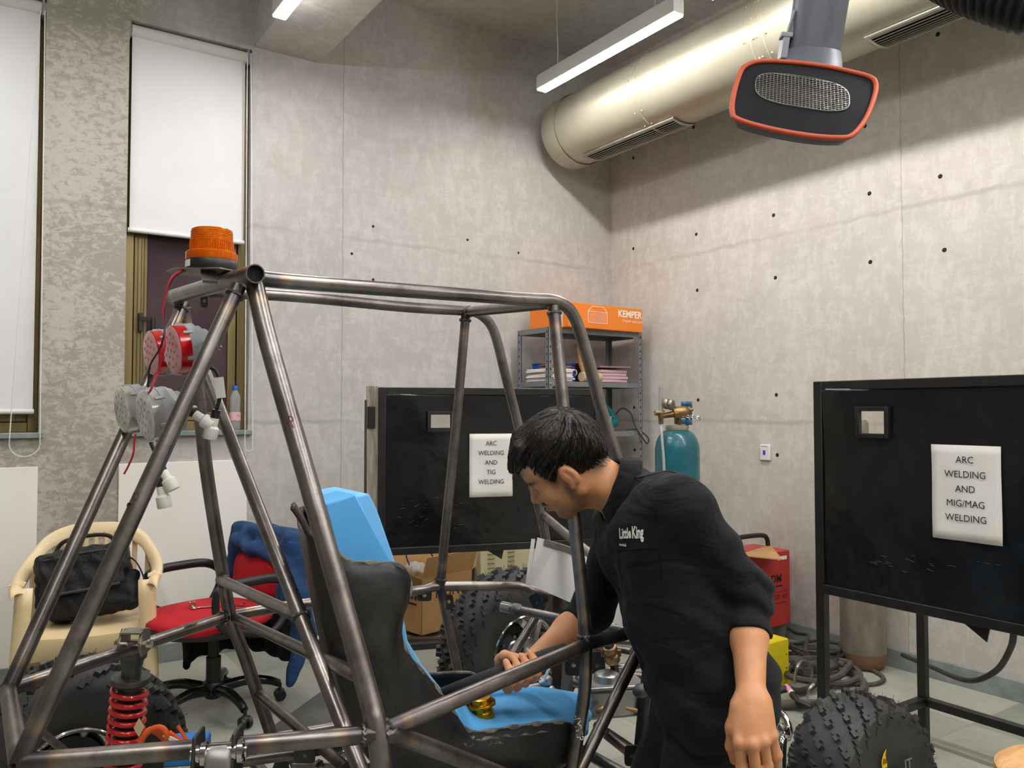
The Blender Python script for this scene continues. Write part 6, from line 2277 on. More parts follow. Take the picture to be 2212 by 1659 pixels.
bk_, ed_ = smoothpath(bk_, 5), smoothpath(ed_, 5)


def resn(pts, n):
    s = [0]
    for a, b in zip(pts, pts[1:]):
        s.append(s[-1] + (b - a).length)
    out = []
    j = 0
    for i in range(n):
        t = s[-1] * i / (n - 1)
        while j < len(s) - 2 and s[j + 1] < t:
            j += 1
        out.append(pts[j].lerp(pts[j + 1], (t - s[j]) / max(s[j + 1] - s[j], 1e-9)))
    return out


# match the two curves by hand-picked stations so that the side stays smooth
NS = 60
bk_, ed_ = resn(bk_, NS), resn(ed_, NS)
rows = []
for i in range(NS):
    a, b = bk_[i], ed_[i]
    row = []
    for k in range(9):
        t = k / 8
        q = a.lerp(b, t)
        q.y -= .03 * math.sin(t * math.pi) * (0.4 + .6 * math.sin(i / (NS - 1) * math.pi))
        row.append(q)
    rows.append(row)
near_rows = rows
flip = lambda q: Vector((q.x + SK * (1 - min(1, max(0, (q.x - .55) / .5))), SYF + (SY - q.y) + 0.0, q.z))
shell_rows = []
for i in range(NS):
    nr = near_rows[i]
    a = nr[0]
    b = flip(a)
    mid_ = [a.lerp(b, t) + Vector((-.012 * math.sin(t * math.pi), 0, -.008 * math.sin(t * math.pi))) for t in (.08, .2, .35, .5, .65, .8, .92)]
    shell_rows.append(list(reversed(nr)) + mid_ + [flip(q) for q in nr])
MB().grid(shell_rows).build('seat_shell', M_seat, ST, angle=0, solid=.006, soff=1)
MB().tube([q + Vector((0, -.001, 0)) for q in ed_], [.0056 + .0016 * math.sin(i * 1.7) for i in range(NS)], n=7).build('trimmed_edge', M_seatedge, ST)
MB().tube([flip(q) for q in ed_], .0045, n=7).build('trimmed_edge', M_seatedge, ST)
# pale scuffed strips where the lower edge was cut
sc_ = MB()
_sb = MB().grid(near_rows)
_bvs = BVHTree.FromPolygons([Vector(p) for p in _sb.v], _sb.f)
for (pts, wv) in (([(1008, 1585), (1030, 1598), (1080, 1592), (1140, 1586), (1190, 1576)], .008), ([(996, 1602), (1012, 1612), (1024, 1607)], .006), ([(1052, 1612), (1066, 1606), (1086, 1604)], .009), ([(880, 1420), (905, 1452), (935, 1488), (960, 1520)], .010), ([(962, 1530), (982, 1558), (1004, 1586)], .012)):
    pth = smoothpath([(_bvs.ray_cast(CAM, ray(x, y).normalized(), 4)[0] or onY(x, y, SY - .012)) - ray(x, y).normalized() * .008 for x, y in pts], 5)
    sc_.grid([[q - Vector((.0, 0, wv * (.6 + .4 * math.sin(i * 2.1)) * .5)), q + Vector((.003, .004, wv * (.6 + .4 * math.cos(i * 1.7)) * .5))] for i, q in enumerate(pth)])
sc_.build('scuffed_strip', M_seatedge, ST, solid=.002)
lp_ = [onY(x, y, SY - .02) for x, y in ((631, 1098), (640, 1110), (654, 1132), (664, 1152), (680, 1166), (690, 1190))]
lp_ = smoothpath(lp_, 5)
MB().grid([[q, q + Vector((.018, .05, .004))] for q in lp_]).build('back_lip', M_brownplate, ST, solid=.008)
fn = [onY(x, y, SY + .28) for x, y in ((752, 1478), (790, 1535), (748, 1575))]
MB().prism(fn, Vector((0, .006, 0))).build('seat_fin', M_brownplate, ST, smooth=False)
sb_ = MB()
sb_.bb(.72, 1.15, 1.6, 1.64, LZ + .015, LZ + .05).bb(.72, 1.15, 1.78, 1.82, LZ + .015, LZ + .05)
sb_.build('seat_rails', M_plate, ST)

# blue foam
fa = [onY(x, y, 1.545) for x, y in ((703, 1090), (768, 1067), (848, 1218), (850, 1300), (775, 1300), (728, 1195))]
m_ = MB().prism(fa, (0, .10, 0))
tag(m_.build('foam_block', M_foam, bevel=.004), 'blue foam block wedged upright in the near side of the seat back', 'foam')
fb_ = [onY(x, y, 1.655) for x, y in ((735, 1078), (798, 1066), (815, 1100), (855, 1215), (862, 1262), (872, 1330), (882, 1385), (912, 1436), (955, 1489), (940, 1494), (902, 1460), (868, 1416), (846, 1380), (836, 1320), (820, 1262), (770, 1180))]
m_ = MB().prism(fb_, (0, .2, 0))
tag(m_.build('foam_pad', M_foam2, bevel=.004), 'longer blue foam pad lining the seat back behind the foam block', 'foam')
# foam sheet over the seat base
near = smoothpath([onY(x, y, SY + .018) for x, y in ((986, 1535), (1000, 1562), (1018, 1578), (1070, 1571), (1130, 1563), (1190, 1556), (1226, 1556), (1252, 1566), (1270, 1580))], 4)
far = smoothpath([onY(x, y, 1.84) for x, y in ((985, 1520), (1030, 1500), (1080, 1488), (1125, 1484), (1165, 1484), (1205, 1490), (1245, 1497), (1268, 1520), (1282, 1545))], 4)
rows = []
nn = len(near)
for k in range(15):
    t = k / 14
    row = []
    for i in range(nn):
        q = near[i].lerp(far[min(i, len(far) - 1)], t)
        s_ = i / (nn - 1)
        q = q + Vector((0, 0, .022 * math.sin(t * math.pi) + .009 * math.sin(s_ * 8 + t * 5) * math.sin(t * math.pi) + (.010 * math.sin(t * 16 + s_ * 4) * max(0, s_ - .7) * 3)))
        row.append(q)
    rows.append(row)
tag(MB().grid(rows).build('foam_sheet', M_foam, angle=0, solid=.014, soff=-1), 'wrinkled blue foam sheet spread over the seat base', 'foam')

# ------------------------------------------------------------------ loose steering wheel in the man's hand
k0, k1 = at(964, 1499, 1.86), at(1205, 1411, 2.02)
kc = (k0 + k1) / 2
ku = (k1 - k0)
KR = ku.length / 2
ku.normalize()
kr_ = (kc - CAM).normalized()
kv = (kr_ - ku * kr_.dot(ku)).normalized()
kv = (kv - UPV * .02).normalized()
kv = (kv - ku * kv.dot(ku)).normalized()
kn = ku.cross(kv).normalized()
if kn.z > 0:
    kn = -kn
kc_r = kc + kv * 0
SW = thing('steering_wheel', 'black steering wheel with gold hub held edge on by the man', 'steering wheel', kc_r)
rimp = []
for i in range(48):
    a = 2 * math.pi * i / 48
    rimp.append(kc_r + ku * KR * math.cos(a) + kv * KR * .82 * math.sin(a))
MB().tube(rimp, .0172, n=14, closed=True).build('wheel_grip', PM('black foam grip', sr(30, 30, 31), .8), SW)
hb = at(1041, 1497, 1.86)
hb = kc_r - ku * .03
spk = MB()
for a in (0, math.pi, -math.pi / 2):
    e_ = kc_r + ku * KR * .97 * math.cos(a) + kv * KR * .8 * math.sin(a)
    spk.bar(hb + kn * .012, e_, .03, .005, up=kn)
spk.build('spokes', M_plate, SW, bevel=.001)
gh = MB()
h0 = at(1040, 1519, 1.84)
hd_ = (at(1046, 1556, 1.84) - h0).normalized()
gh.lathe([(r_ * 1.2, z_ * 1.12) for r_, z_ in [(.001, 0), (.014, 0), (.02, .002), (.02, .012), (.028, .012), (.028, .017), (.019, .018), (.019, .028), (.021, .03), (.0215, .05), (.018, .055), (.001, .055)]], h0 - hd_ * .015, hd_, 12)
gh.build('quick_release_hub', M_gold, SW, bevel=.001)
MB().tube([hb, h0 - hd_ * .01], .012, n=14).build('hub_spacer', M_black, SW)
sp_ = MB()
for k in range(2):
    sp_.cyl(h0 + RGT * (-.03 + .055 * k) - hd_ * .008, h0 + RGT * (-.028 + .055 * k) + hd_ * .004, .006, n=8)
sp_.build('hub_lever', M_brass, SW)

# ------------------------------------------------------------------ aluminium body sheet behind the front hoop
sa = [at(1160, 1160, 2.47), at(1140, 1262, 2.44), at(1380, 1395, 2.40), at(1420, 1300, 2.45), at(1400, 1240, 2.5), at(1260, 1195, 2.62)]
pA, pB, pC = sa[0], sa[1], sa[2]
nn_ = (pB - pA).cross(pC - pA).normalized()


def on_pl(px, py):
    rr = ray(px, py)
    return CAM + rr * ((pA - CAM).dot(nn_) / rr.dot(nn_))


o_ = [on_pl(*p) for p in ((1161, 1161), (1142, 1262), (1240, 1305), (1320, 1340), (1382, 1384), (1410, 1360), (1410, 1270), (1330, 1240), (1262, 1192), (1215, 1175))]
AS = thing('aluminium_panel', 'bright folded aluminium panel leaning at the front of the buggy', 'metal panel', sum(o_, Vector()) / len(o_))
MB().prism(o_, nn_ * .002).build('sheet', M_alusheet, AS, smooth=False)
for k in range(2):
    a_, b_ = on_pl(1160 - 6 - 4 * k, 1164), on_pl(1141 - 4 * k, 1262)
    MB().bar(a_, b_, .006, .012, up=nn_).build('folded_edge', M_alusheet, AS)
st_ = [on_pl(*p) for p in ((1176, 1165), (1262, 1192), (1260, 1204), (1174, 1177))]
if nn_.dot(FWD) > 0:
    nv = -nn_
else:
    nv = nn_
MB().prism([q + nv * .003 for q in st_], nv * .004).build('stiffener_strip', M_tin, AS, smooth=False)
tube_ = MB()

# wooden plank end at the lower right corner
pw = at(2165, 1655, 1.6)
m_ = MB()
wd = camvec(.94, -.33)
wn = camvec(.33, .94)
e_ = at(2150, 1640, 1.75)
WB = thing('wooden_stool', 'pale wooden stool top poking into the lower right corner', 'stool', (e_.x + wd.x * .18, e_.y + wd.y * .18, 0))
wcn = Vector((e_.x, e_.y, 0)) + wd * .15 + up * (e_.z - .02)
MB().lathe([(.001, -.03), (.14, -.03), (.15, -.022), (.15, .008), (.14, .016), (.001, .018)], wcn, up, 40).build('stool_top', M_wood, WB)
for k in range(4):
    a = k * math.pi / 2 + .6
    dv = Vector((math.cos(a), math.sin(a), 0))
    MB().tube([wcn + dv * .1 - up * .03, Vector((wcn.x, wcn.y, 0)) + dv * .15], [.018, .014], n=12).build('leg', M_wood, WB)
# ------------------------------------------------------------------ the man
SDF.fclips = None
_ev0 = SDF.ev


def _ev(s, P, prims):
    D = _ev0(s, P, prims)
    if s.fclips:
        for fn in s.fclips:
            D = np.maximum(D, fn(P))
    return D


SDF.ev = _ev
A3 = lambda v: np.array(v, float)
N3 = lambda v: np.array(Vector(v).normalized(), float)

# head frame: f forward, u up, s towards the camera
hp_, hy_, hr_ = math.radians(35), math.radians(19), math.radians(24)
cb = lambda l, d, z: RGT * l + fwd3 * d + up * z
f0 = cb(-math.cos(hp_) * math.cos(hy_), math.sin(hy_) * math.cos(hp_), -math.sin(hp_))
u0 = cb(-math.sin(hp_) * math.cos(hy_), math.sin(hp_) * math.sin(hy_), math.cos(hp_))
s0_ = cb(-math.sin(hy_), -math.cos(hy_), 0)
hf = f0
hu = u0 * math.cos(hr_) + s0_ * math.sin(hr_)
hs_ = s0_ * math.cos(hr_) - u0 * math.sin(hr_)
HS = .95
ear = at(1230, 1028, 1.80)
HC = ear - (hf * -.012 + hu * -.012 + hs_ * .074) * HS
HR = np.stack([N3(hf), N3(hu), N3(hs_)], 1)
H = lambda a, b, c: A3(HC) + HR @ (np.array([a, b, c]) * HS)
LW = lambda P: ((P - A3(HC)) @ HR) / HS

Nk = at(1352, 1066, 1.88)
Lsh, Lel, Lwr = at(1474, 1092, 1.66), at(1614, 1288, 1.72), at(1623, 1512, 1.565)
Rsh, Rel, Rwr = at(1345, 1118, 2.02), at(1283, 1312, 2.07), at(1150, 1430, 1.95)
Lch, Rch = at(1424, 1145, 1.75), at(1374, 1152, 1.94)
Lwa, Rwa = at(1476, 1330, 1.77), at(1462, 1330, 1.95)
Lhi, Rhi = at(1545, 1490, 1.77), at(1520, 1490, 1.94)
face_dir = camvec(-.93, -.36)
Lft = Vector((at(1590, 1700, 1.78).x, at(1590, 1700, 1.78).y, .09)) + face_dir * .02
Rft = Vector((at(1462, 1700, 1.94).x, at(1462, 1700, 1.94).y, .09)) + face_dir * .0
Lkn = (Lhi + Lft) / 2 + face_dir * .07
Rkn = (Rhi + Rft) / 2 + face_dir * .09
Lkn.z, Rkn.z = .42, .42

SKN = SDF()
hd = SKN
he = lambda c, r, k=.012, sub=False, R=None: hd.ell(H(*c), np.array(r) * HS, HR if R is None else R, k, sub)
hcn = lambda a, b, r0, r1=None, k=.012, sub=False: hd.cone(H(*a), H(*b), r0 * HS, (r0 if r1 is None else r1) * HS, k, sub)
he((-.010, .030, 0), (.099, .090, .076), .01)
he((.046, .036, 0), (.050, .056, .063), .03)
he((.034, -.042, 0), (.058, .076, .056), .03)
he((.074, -.100, 0), (.020, .019, .024), .022)
for s_ in (-1, 1):
    hcn((-.004, -.058, .056 * s_), (.062, -.100, .020 * s_), .019, .017, .025)
    he((.060, -.030, .036 * s_), (.030, .030, .026), .025)
    hcn((.086, .018, .012 * s_), (.078, .020, .044 * s_), .0105, .009, .012)
hcn((.091, .008, 0), (.112, -.034, 0), .0075, .0105, .012)
he((.114, -.037, 0), (.0115, .0105, .0125), .008)
for s_ in (-1, 1):
    he((.103, -.042, .0125 * s_), (.010, .0085, .008), .006)
    he((.092, -.001, .033 * s_), (.012, .012, .019), .010, True)
    he((.0755, -.004, .033 * s_), (.0135, .0125, .0145), .003)
hcn((.094, -.064, -.018), (.103, -.063, 0), .006, .0085, .008)
hcn((.094, -.064, .018), (.103, -.063, 0), .006, .0085, .008)
hcn((.092, -.078, -.014), (.1, -.078, 0), .006, .009, .008)
hcn((.092, -.078, .014), (.1, -.078, 0), .006, .009, .008)
he((.108, -.0702, 0), (.014, .0020, .024), .004, True)
he((.098, -.0885, 0), (.01, .006, .016), .008, True)
Re = np.array(Matrix(HR.tolist()) @ Matrix.Rotation(math.radians(-14), 3, 'Z'))
for s_ in (-1, 1):
    he((-.014, -.010, .078 * s_), (.019, .031, .010), .006, False, Re)
    he((-.004, -.036, .076 * s_), (.009, .011, .008), .006)
    he((-.012, -.006, .090 * s_), (.0115, .021, .0075), .004, True, Re)
    he((-.008, -.006, .083 * s_), (.003, .012, .004), .004, False, Re)
# neck
SKN.cone(H(-.035, -.045, 0), A3(Nk), .050, .047, .03)
SKN.cone(H(.02, -.075, 0), A3(Nk + (at(1330, 1085, 1.87) - Nk) * .6), .032, .036, .03)
SKN.cone(H(-.03, -.06, .036), A3(at(1340, 1080, 1.845)), .018, .015, .03)
# torso under the shirt, legs under the trousers
SKN.cone(A3(Nk), A3((Lch + Rch) / 2), .042, .085, .04)
SKN.cone(A3(Lsh), A3(Nk + (Nk - HC) * .35), .040, .02, .02)
SKN.cone(A3(Rsh), A3(Nk + (Nk - HC) * .35), .040, .02, .02)
for (c_, w_, h_) in ((Lch, Lwa, Lhi), (Rch, Rwa, Rhi)):
    SKN.cone(A3(c_), A3(w_), .085, .085, .06)
    SKN.cone(A3(w_), A3(h_), .085, .09, .06)
for (h_, k_, f_) in ((Lhi, Lkn, Lft), (Rhi, Rkn, Rft)):
    SKN.cone(A3(h_), A3(k_), .075, .05, .04)
    SKN.cone(A3(k_), A3(f_), .048, .034, .03)
    SKN.cone(A3(f_ - up * .03), A3(f_ + face_dir * .13 - up * .05), .036, .026, .03)
# arms
SKN.cone(A3(Lsh), A3(Lel), .046, .038, .03)
fm_ = Lel.lerp(Lwr, .42)
SKN.cone(A3(Lel), A3(fm_), .037, .036, .02)
SKN.cone(A3(fm_), A3(Lwr), .036, .0265, .02)
lside = (RGT + UPV * .02).normalized()
SKN.cone(A3(Lwr - lside * .007), A3(Lwr + lside * .009), .0235, .0235, .015)
SKN.cone(A3(Rsh), A3(Rel), .046, .038, .03)
fm_ = Rel.lerp(Rwr, .42)
SKN.cone(A3(Rel), A3(fm_), .038, .037, .02)
SKN.cone(A3(fm_), A3(Rwr), .037, .0265, .02)
# left hand hanging, back of the hand to the camera
kn_ = [at(1597, 1603, 1.525), at(1625, 1607, 1.515), at(1649, 1600, 1.522), at(1666, 1589, 1.537)]
for i, q in enumerate(kn_):
    b_ = Lwr + lside * (-.019 + .0125 * i) + (q - Lwr) * .12
    SKN.cone(A3(b_), A3(q), .0155, .0125 - .0008 * i, .016)
    SKN.ell(A3(q - FWD * .003), (.0105, .0105, .0105), k=.008)
SKN.ell(A3((kn_[1] + kn_[2]) / 2 + (Lwr - kn_[1]) * .4 + FWD * .006), (.032, .02, .035), k=.02)
fing = [[(1602, 1655, 1.535), (1604, 1695, 1.565), (1600, 1720, 1.585)], [(1633, 1664, 1.525), (1635, 1712, 1.56), (1630, 1738, 1.585)],
        [(1657, 1654, 1.535), (1659, 1697, 1.57), (1654, 1722, 1.59)], [(1677, 1630, 1.545), (1676, 1650, 1.575), (1664, 1658, 1.59)]]
for i, fg in enumerate(fing):
    pts = [kn_[i]] + [at(*q) for q in fg]
    rr_ = [.0112, .0105, .0098, .0085] if i < 3 else [.0108, .0102, .0092, .008]
    for a_, b_, r_a, r_b in zip(pts, pts[1:], rr_, rr_[1:]):
        SKN.cone(A3(a_), A3(b_), r_a, r_b, .004)
    SKN.ell(A3(pts[1] - FWD * .001), (.0112, .0112, .0108), k=.004)
th = [Lwr + lside * -.018 + (kn_[0] - Lwr) * .2, at(1585, 1572, 1.555), at(1581, 1612, 1.57), at(1586, 1642, 1.58)]
for a_, b_, r_a, r_b in zip(th, th[1:], [.018, .0150, .0115], [.0150, .0115, .009]):
    SKN.cone(A3(a_), A3(b_), r_a, r_b, .010)
# right hand closed round the steering wheel
ga = min((abs(proj(kc_r + ku * KR * math.cos(-t * .01) + kv * KR * .82 * math.sin(-t * .01))[0] - 1120), -t * .01) for t in range(20, 300))[1]
G = kc_r + ku * KR * math.cos(ga) + kv * KR * .82 * math.sin(ga)
tt = (ku * -KR * math.sin(ga) + kv * KR * .82 * math.cos(ga)).normalized()
if tt.dot(RGT) > 0:
    tt = -tt
w1 = Rwr - G
w1 = (w1 - tt * w1.dot(tt)).normalized()
w2 = tt.cross(w1).normalized()
if w2.dot(FWD) > 0:
    w2 = -w2
pr2 = lambda ph, rad, s: G + tt * s + (w1 * math.cos(math.radians(ph)) + w2 * math.sin(math.radians(ph))) * rad
for i in range(4):
    s = .034 - .022 * i
    ln_ = [1.0, 1.06, 1.0, .88][i]
    pts = [pr2(12, .062 * ln_, s * .9), pr2(62, .042 * ln_, s), pr2(118, .031, s), pr2(178, .0275, s * .96), pr2(222, .0265, s * .94)]
    for a_, b_, r_a, r_b in zip(pts, pts[1:], [.0125, .0108, .0100, .0092], [.0108, .0100, .0092, .0080]):
        SKN.cone(A3(a_), A3(b_), r_a, r_b, .004)
    SKN.cone(A3(Rwr.lerp(pts[0], .15) + tt * s * .35), A3(pts[0]), .0155, .0125, .014)
SKN.ell(A3(pr2(-8, .05, 0)), (.036, .026, .03), np.stack([N3(tt), N3(w1), N3(w2)], 1), k=.018)
tb_ = [Rwr.lerp(G, .35) + tt * .014, pr2(-35, .046, .022), pr2(-72, .034, .020), pr2(-112, .0295, .014)]
for a_, b_, r_a, r_b in zip(tb_, tb_[1:], [.017, .0145, .0115], [.0145, .0115, .009]):
    SKN.cone(A3(a_), A3(b_), r_a, r_b, .008)
mb_ = SKN.mesh(.0032)
L_ = LW(mb_.np)
G3 = lambda c, r: np.exp(-(((L_ - np.array(c)) / np.array(r)) ** 2).sum(1))
side = np.abs(L_[:, 2])
Ls_ = L_.copy()
Ls_[:, 2] = side
G3s = lambda c, r: np.exp(-(((Ls_ - np.array(c)) / np.array(r)) ** 2).sum(1))
beard = np.clip(G3s((.010, -.052, .062), (.020, .045, .03)) * .75 + G3s((.042, -.092, .036), (.036, .020, .03)) * .7 + G3s((.078, -.108, 0), (.024, .020, .034)) * .9 + G3((.103, -.0555, 0), (.018, .0065, .030)) * 1.3, 0, .92)
brow = np.clip(G3s((.082, .019, .038), (.028, .0070, .024)) * 1.7, 0, .95)
lash = np.clip(G3s((.084, -.0085, .038), (.016, .0052, .017)) * 1.5, 0, .95)
fade = np.clip(G3s((-.03, .018, .078), (.045, .032, .03)) * .8 + G3s((-.07, -.03, .05), (.035, .035, .04)) * .6 + G3s((.028, .008, .07), (.016, .034, .03)) * 1.0, 0, .85)
isear = G3s((-.014, -.012, .088), (.02, .034, .014))
fade *= np.clip(1 - 2.0 * isear, 0, 1)
beard *= np.clip(1 - 2.0 * isear, 0, 1)
tone = np.clip(np.maximum.reduce([beard, brow, lash, fade]), 0, 1)
rosy = np.clip(G3((.1, -.071, 0), (.014, .011, .022)) * .75 + isear * .35 + G3((.116, -.038, 0), (.012, .012, .014)) * .2, 0, 1)
for i, q in enumerate(kn_):
    rosy = np.maximum(rosy, .35 * np.exp(-(np.linalg.norm(mb_.np - A3(q), axis=1) / .012) ** 2))
mb_.att = {'tone': tone, 'rosy': rosy}
PER = mb_.build('person', M_skin, angle=0)
tag(PER, 'young man in a black shirt leaning into the buggy frame, holding a steering wheel', 'person')

# ---- hair
S = SDF()
hh_ = lambda c, r, k=.015, sub=False: S.ell(H(*c), np.array(r) * HS, HR, k, sub)
hh_((-.016, .043, 0), (.101, .090, .081), .01)
hh_((.022, .076, .0), (.066, .048, .066), .02)
hh_((-.058, .012, 0), (.060, .078, .070), .02)
for k in range(9):
    s_ = -.052 + .013 * k
    S.cone(H(.045, .106, s_), H(.083, .088 - abs(s_) * .25, s_ * 1.02), .018 * HS, .011 * HS, .012)
    S.cone(H(.083, .088 - abs(s_) * .25, s_ * 1.02), H(.096, .081 - .005 * (k % 3), s_ * 1.02), .009 * HS, .004 * HS, .01)
for s_ in (-1, 1):
    S.cone(H(.036, .040, .066 * s_), H(.022, -.002, .0690 * s_), .007 * HS, .003 * HS, .012)
S.ell(H(.112, -.044, 0), np.array((.078, .112, .15)) * HS, HR, .010, True)
for s_ in (-1, 1):
    S.ell(H(-.008, -.034, .09 * s_), np.array((.032, .050, .034)) * HS, HR, .012, True)
S.rbox(H(-.03, -.125, 0), np.array((.2, .075, .2)) * HS, HR, .02, .015, True)
hv = LW


def hair_disp(P):
    q = LW(P)
    a = np.arctan2(q[:, 2], q[:, 0] + .07)
    return .0013 * np.sin(a * 58 + q[:, 1] * 14) + .0010 * np.sin(a * 97 - q[:, 1] * 22) + .0022 * np.sin(q[:, 0] * 55 + q[:, 2] * 40) * np.sin(q[:, 1] * 45)


S.disp = hair_disp
hm_ = S.mesh(.0034)
hair = hm_.build('hair', M_hair, PER, angle=0)
# loose strands lying over the hair, combed from the crown
bv = BVHTree.FromPolygons([Vector(p) for p in hm_.np], hm_.f)
sm = MB()
rnd = random.Random(4)
crown = Vector(H(-.072, .105, .01))
cen = Vector(H(0, .02, 0))
idx = [rnd.randrange(len(hm_.np)) for _ in range(2600)]
for i in idx:
    p = Vector(hm_.np[i])
    q = LW(A3(p)[None])[0]
    if q[1] < -.02:
        continue
    pts = []
    lift = .0006 + .0016 * rnd.random()
    for k in range(5):
        loc, nr, _, _ = bv.find_nearest(p)
        nr = (loc - cen).normalized()
        pts.append(loc + nr * (lift + .0006 * k * rnd.random()))
        d = loc - crown
        d = d - nr * d.dot(nr)
        d = d.normalized() if d.length > 1e-5 else hf
        d = (d * .7 + (hf - nr * hf.dot(nr)) * .45 + Vector((rnd.uniform(-.2, .2), rnd.uniform(-.2, .2), rnd.uniform(-.2, .2)))).normalized()
        p = loc + d * (.007 + .005 * rnd.random())
    sm.tube(pts, [.0007, .0008, .0007, .0005, .0002], n=3, cap=False)
for k in range(46):
    s_ = rnd.uniform(-.05, .06)
    a_ = Vector(H(.086, .078, s_))
    d = (hf * rnd.uniform(.3, 1) - hu * rnd.uniform(.2, 1.2) + hs_ * rnd.uniform(-.4, .4)).normalized()
    c_ = hu * rnd.uniform(-.02, .01)
    pts = [a_ + d * t * .032 + c_ * t * t - hf * t * t * rnd.uniform(0, .02) for t in (0, .25, .5, .75, 1)]
    sm.tube(pts, [.0009, .0009, .0008, .0006, .0003], n=3, cap=False)
for k in range(60):
    a_ = Vector(H(-.085 + rnd.uniform(-.01, .02), -.045 + rnd.uniform(-.01, .02), rnd.uniform(-.05, .06)))
    loc = bv.find_nearest(a_)[0]
    sm.tube([loc, loc - hu * .008 - hf * .004, loc - hu * .014 - hf * rnd.uniform(.002, .01)], [.0008, .0007, .0003], n=3, cap=False)
sm.build('hair_strands', M_hair, hair)

# ---- shirt
S = SDF()
S.cone(A3(Nk + (Nk - HC).normalized() * .02), A3((Lch + Rch) / 2), .056, .1, .05)
S.cone(A3(Lsh), A3(Nk + (Nk - HC) * .18), .055, .058, .04)
S.cone(A3(Rsh), A3(Nk + (Nk - HC) * .18), .053, .058, .04)
S.cone(A3(Lch), A3(Lwa), .112, .114, .06)
S.cone(A3(Rch), A3(Rwa), .108, .112, .06)
S.cone(A3(Lwa), A3(Lhi), .114, .128, .06)
S.cone(A3(Rwa), A3(Rhi), .112, .124, .06)
S.cone(A3(Lhi), A3(Lhi - up * .1 + RGT * .01), .128, .126, .06)
S.cone(A3(Rhi), A3(Rhi - up * .1 - RGT * .02), .124, .118, .06)
S.cone(A3(Lsh), A3(Lel), .0595, .0535, .045)
lc_ = Lel.lerp(Lwr, .44)
S.cone(A3(Lel), A3(lc_), .051, .0435, .03)
lcu = Lel.lerp(Lwr, .23)
S.cone(A3(lcu), A3(lc_), .0462, .0455, .004)
S.cone(A3(Rsh), A3(Rel), .060, .054, .045)
rc_ = Rel.lerp(Rwr, .42)
S.cone(A3(Rel), A3(rc_), .052, .047, .03)
S.cone(A3(Rel.lerp(Rwr, .22)), A3(rc_), .0490, .0480, .004)
ld_ = N3(Lwr - Lel)
rd_ = N3(Rwr - Rel)
lcp, rcp = A3(Lel.lerp(Lwr, .40)), A3(Rel.lerp(Rwr, .36))


def cuff_clip(P):
    # open the sleeve ends: only near each cuff
    d1_ = np.where(np.linalg.norm(P - lcp, axis=1) < .10, (P - lcp) @ ld_, -1.0)
    d2_ = np.where(np.linalg.norm(P - rcp, axis=1) < .085, (P - rcp) @ rd_, -1.0)
    return np.maximum(d1_, d2_)


hemL = A3(at(1492, 1606, 1.72))
rg_ = A3(RGT)


def hem_clip(P):
    x = (P - hemL) @ rg_
    z = hemL[2] + np.where(x > 0, 2.2 * x ** 2, 9.0 * x ** 2)
    dd_ = z - P[:, 2]
    return dd_ * .7


def neck_clip(P):
    ax_ = N3(HC - Nk)
    return np.where(np.linalg.norm(P - A3(Nk), axis=1) < .16, (P - A3(at(1338, 1057, 1.87))) @ ax_, -1.0)


NBODY = 9
_body = set(id(q) for q in S.p[:NBODY])


def shirt_ev(P, prims):
    pb = [q for q in prims if id(q) in _body]
    ps = [q for q in prims if id(q) not in _body]
    d = folds(P)
    D1 = np.full(len(P), 1.0)
    D2 = np.full(len(P), 1.0)
    if pb:
        D1 = np.maximum(np.maximum(_ev0(S, P, pb), hem_clip(P)), neck_clip(P))
    if ps:
        D2 = np.maximum(_ev0(S, P, ps), cuff_clip(P))
    h = np.clip(0.5 + 0.5 * (D1 - D2) / .02, 0, 1)
    h = np.where((D1 > .5) | (D2 > .5), (D2 < D1) * 1.0, h)
    return D1 * (1 - h) + D2 * h - .02 * h * (1 - h) + d


S.ev = shirt_ev


def folds(P):
    a = P @ A3(RGT)
    b = P[:, 2]
    c_ = P @ A3(fwd3)
    w = .5 + .5 * np.sin(b * 9 + 1.2)
    d = .0042 * w * np.sin(b * 62 + a * 24 + 2.2 * np.sin(a * 13 + c_ * 9)) + .0030 * np.sin(b * 34 - a * 46 + 1.5 * np.sin(b * 17) + c_ * 20)
    de = np.linalg.norm(P - A3(Lel), axis=1)
    d = d + .005 * np.exp(-(de / .12) ** 2) * np.sin(b * 120 + a * 55 + np.sin(a * 60))
    return d


sh_ = S.mesh(.005)
SHIRT = sh_.build('shirt', M_shirt, PER, angle=0)
sbv = BVHTree.FromPolygons([Vector(p) for p in sh_.np], sh_.f)

# collar
ca_ = (HC - Nk).normalized()
ctop = at(1314, 1047, 1.865)
ax1 = (UPV - ca_ * UPV.dot(ca_)).normalized()
ax2 = ca_.cross(ax1).normalized()
if ax2.dot(FWD) > 0:
    ax2 = -ax2                      # towards the camera
# front of the neck = away from ax1 (down and left)
rows = [[], [], [], [], []]
nT = 40
for k in range(nT + 1):
    ph = math.radians(-158 + 316 * k / nT)          # 0 = nape (ax1), +-180 = throat
    dv = ax1 * math.cos(ph) + ax2 * math.sin(ph)
    e_ = abs(ph) / math.radians(158)
    tipf = max(0, (e_ - .55) / .45)
    rt = .0615
    top = ctop + dv * rt + ca_ * .004 - ca_ * .012 * tipf
    wv = .040 + .016 * tipf ** 1.5
    dn = ctop + dv * (rt + .026 + .004 * tipf) - ca_ * wv + (ca_ * .0 - ax1 * .012) * tipf
    rows[0].append(ctop + dv * (rt - .001) - ca_ * .034)
    rows[1].append(top - ca_ * .004 - dv * .001)
    rows[2].append(top + dv * .0025)
    rows[3].append(top.lerp(dn, .5) + dv * .004)
    rows[4].append(dn)
MB().grid(rows).build('collar', M_shirt, SHIRT, angle=0, solid=.0022)
# printed name, pocket tag, placket and buttons
lt = MB()


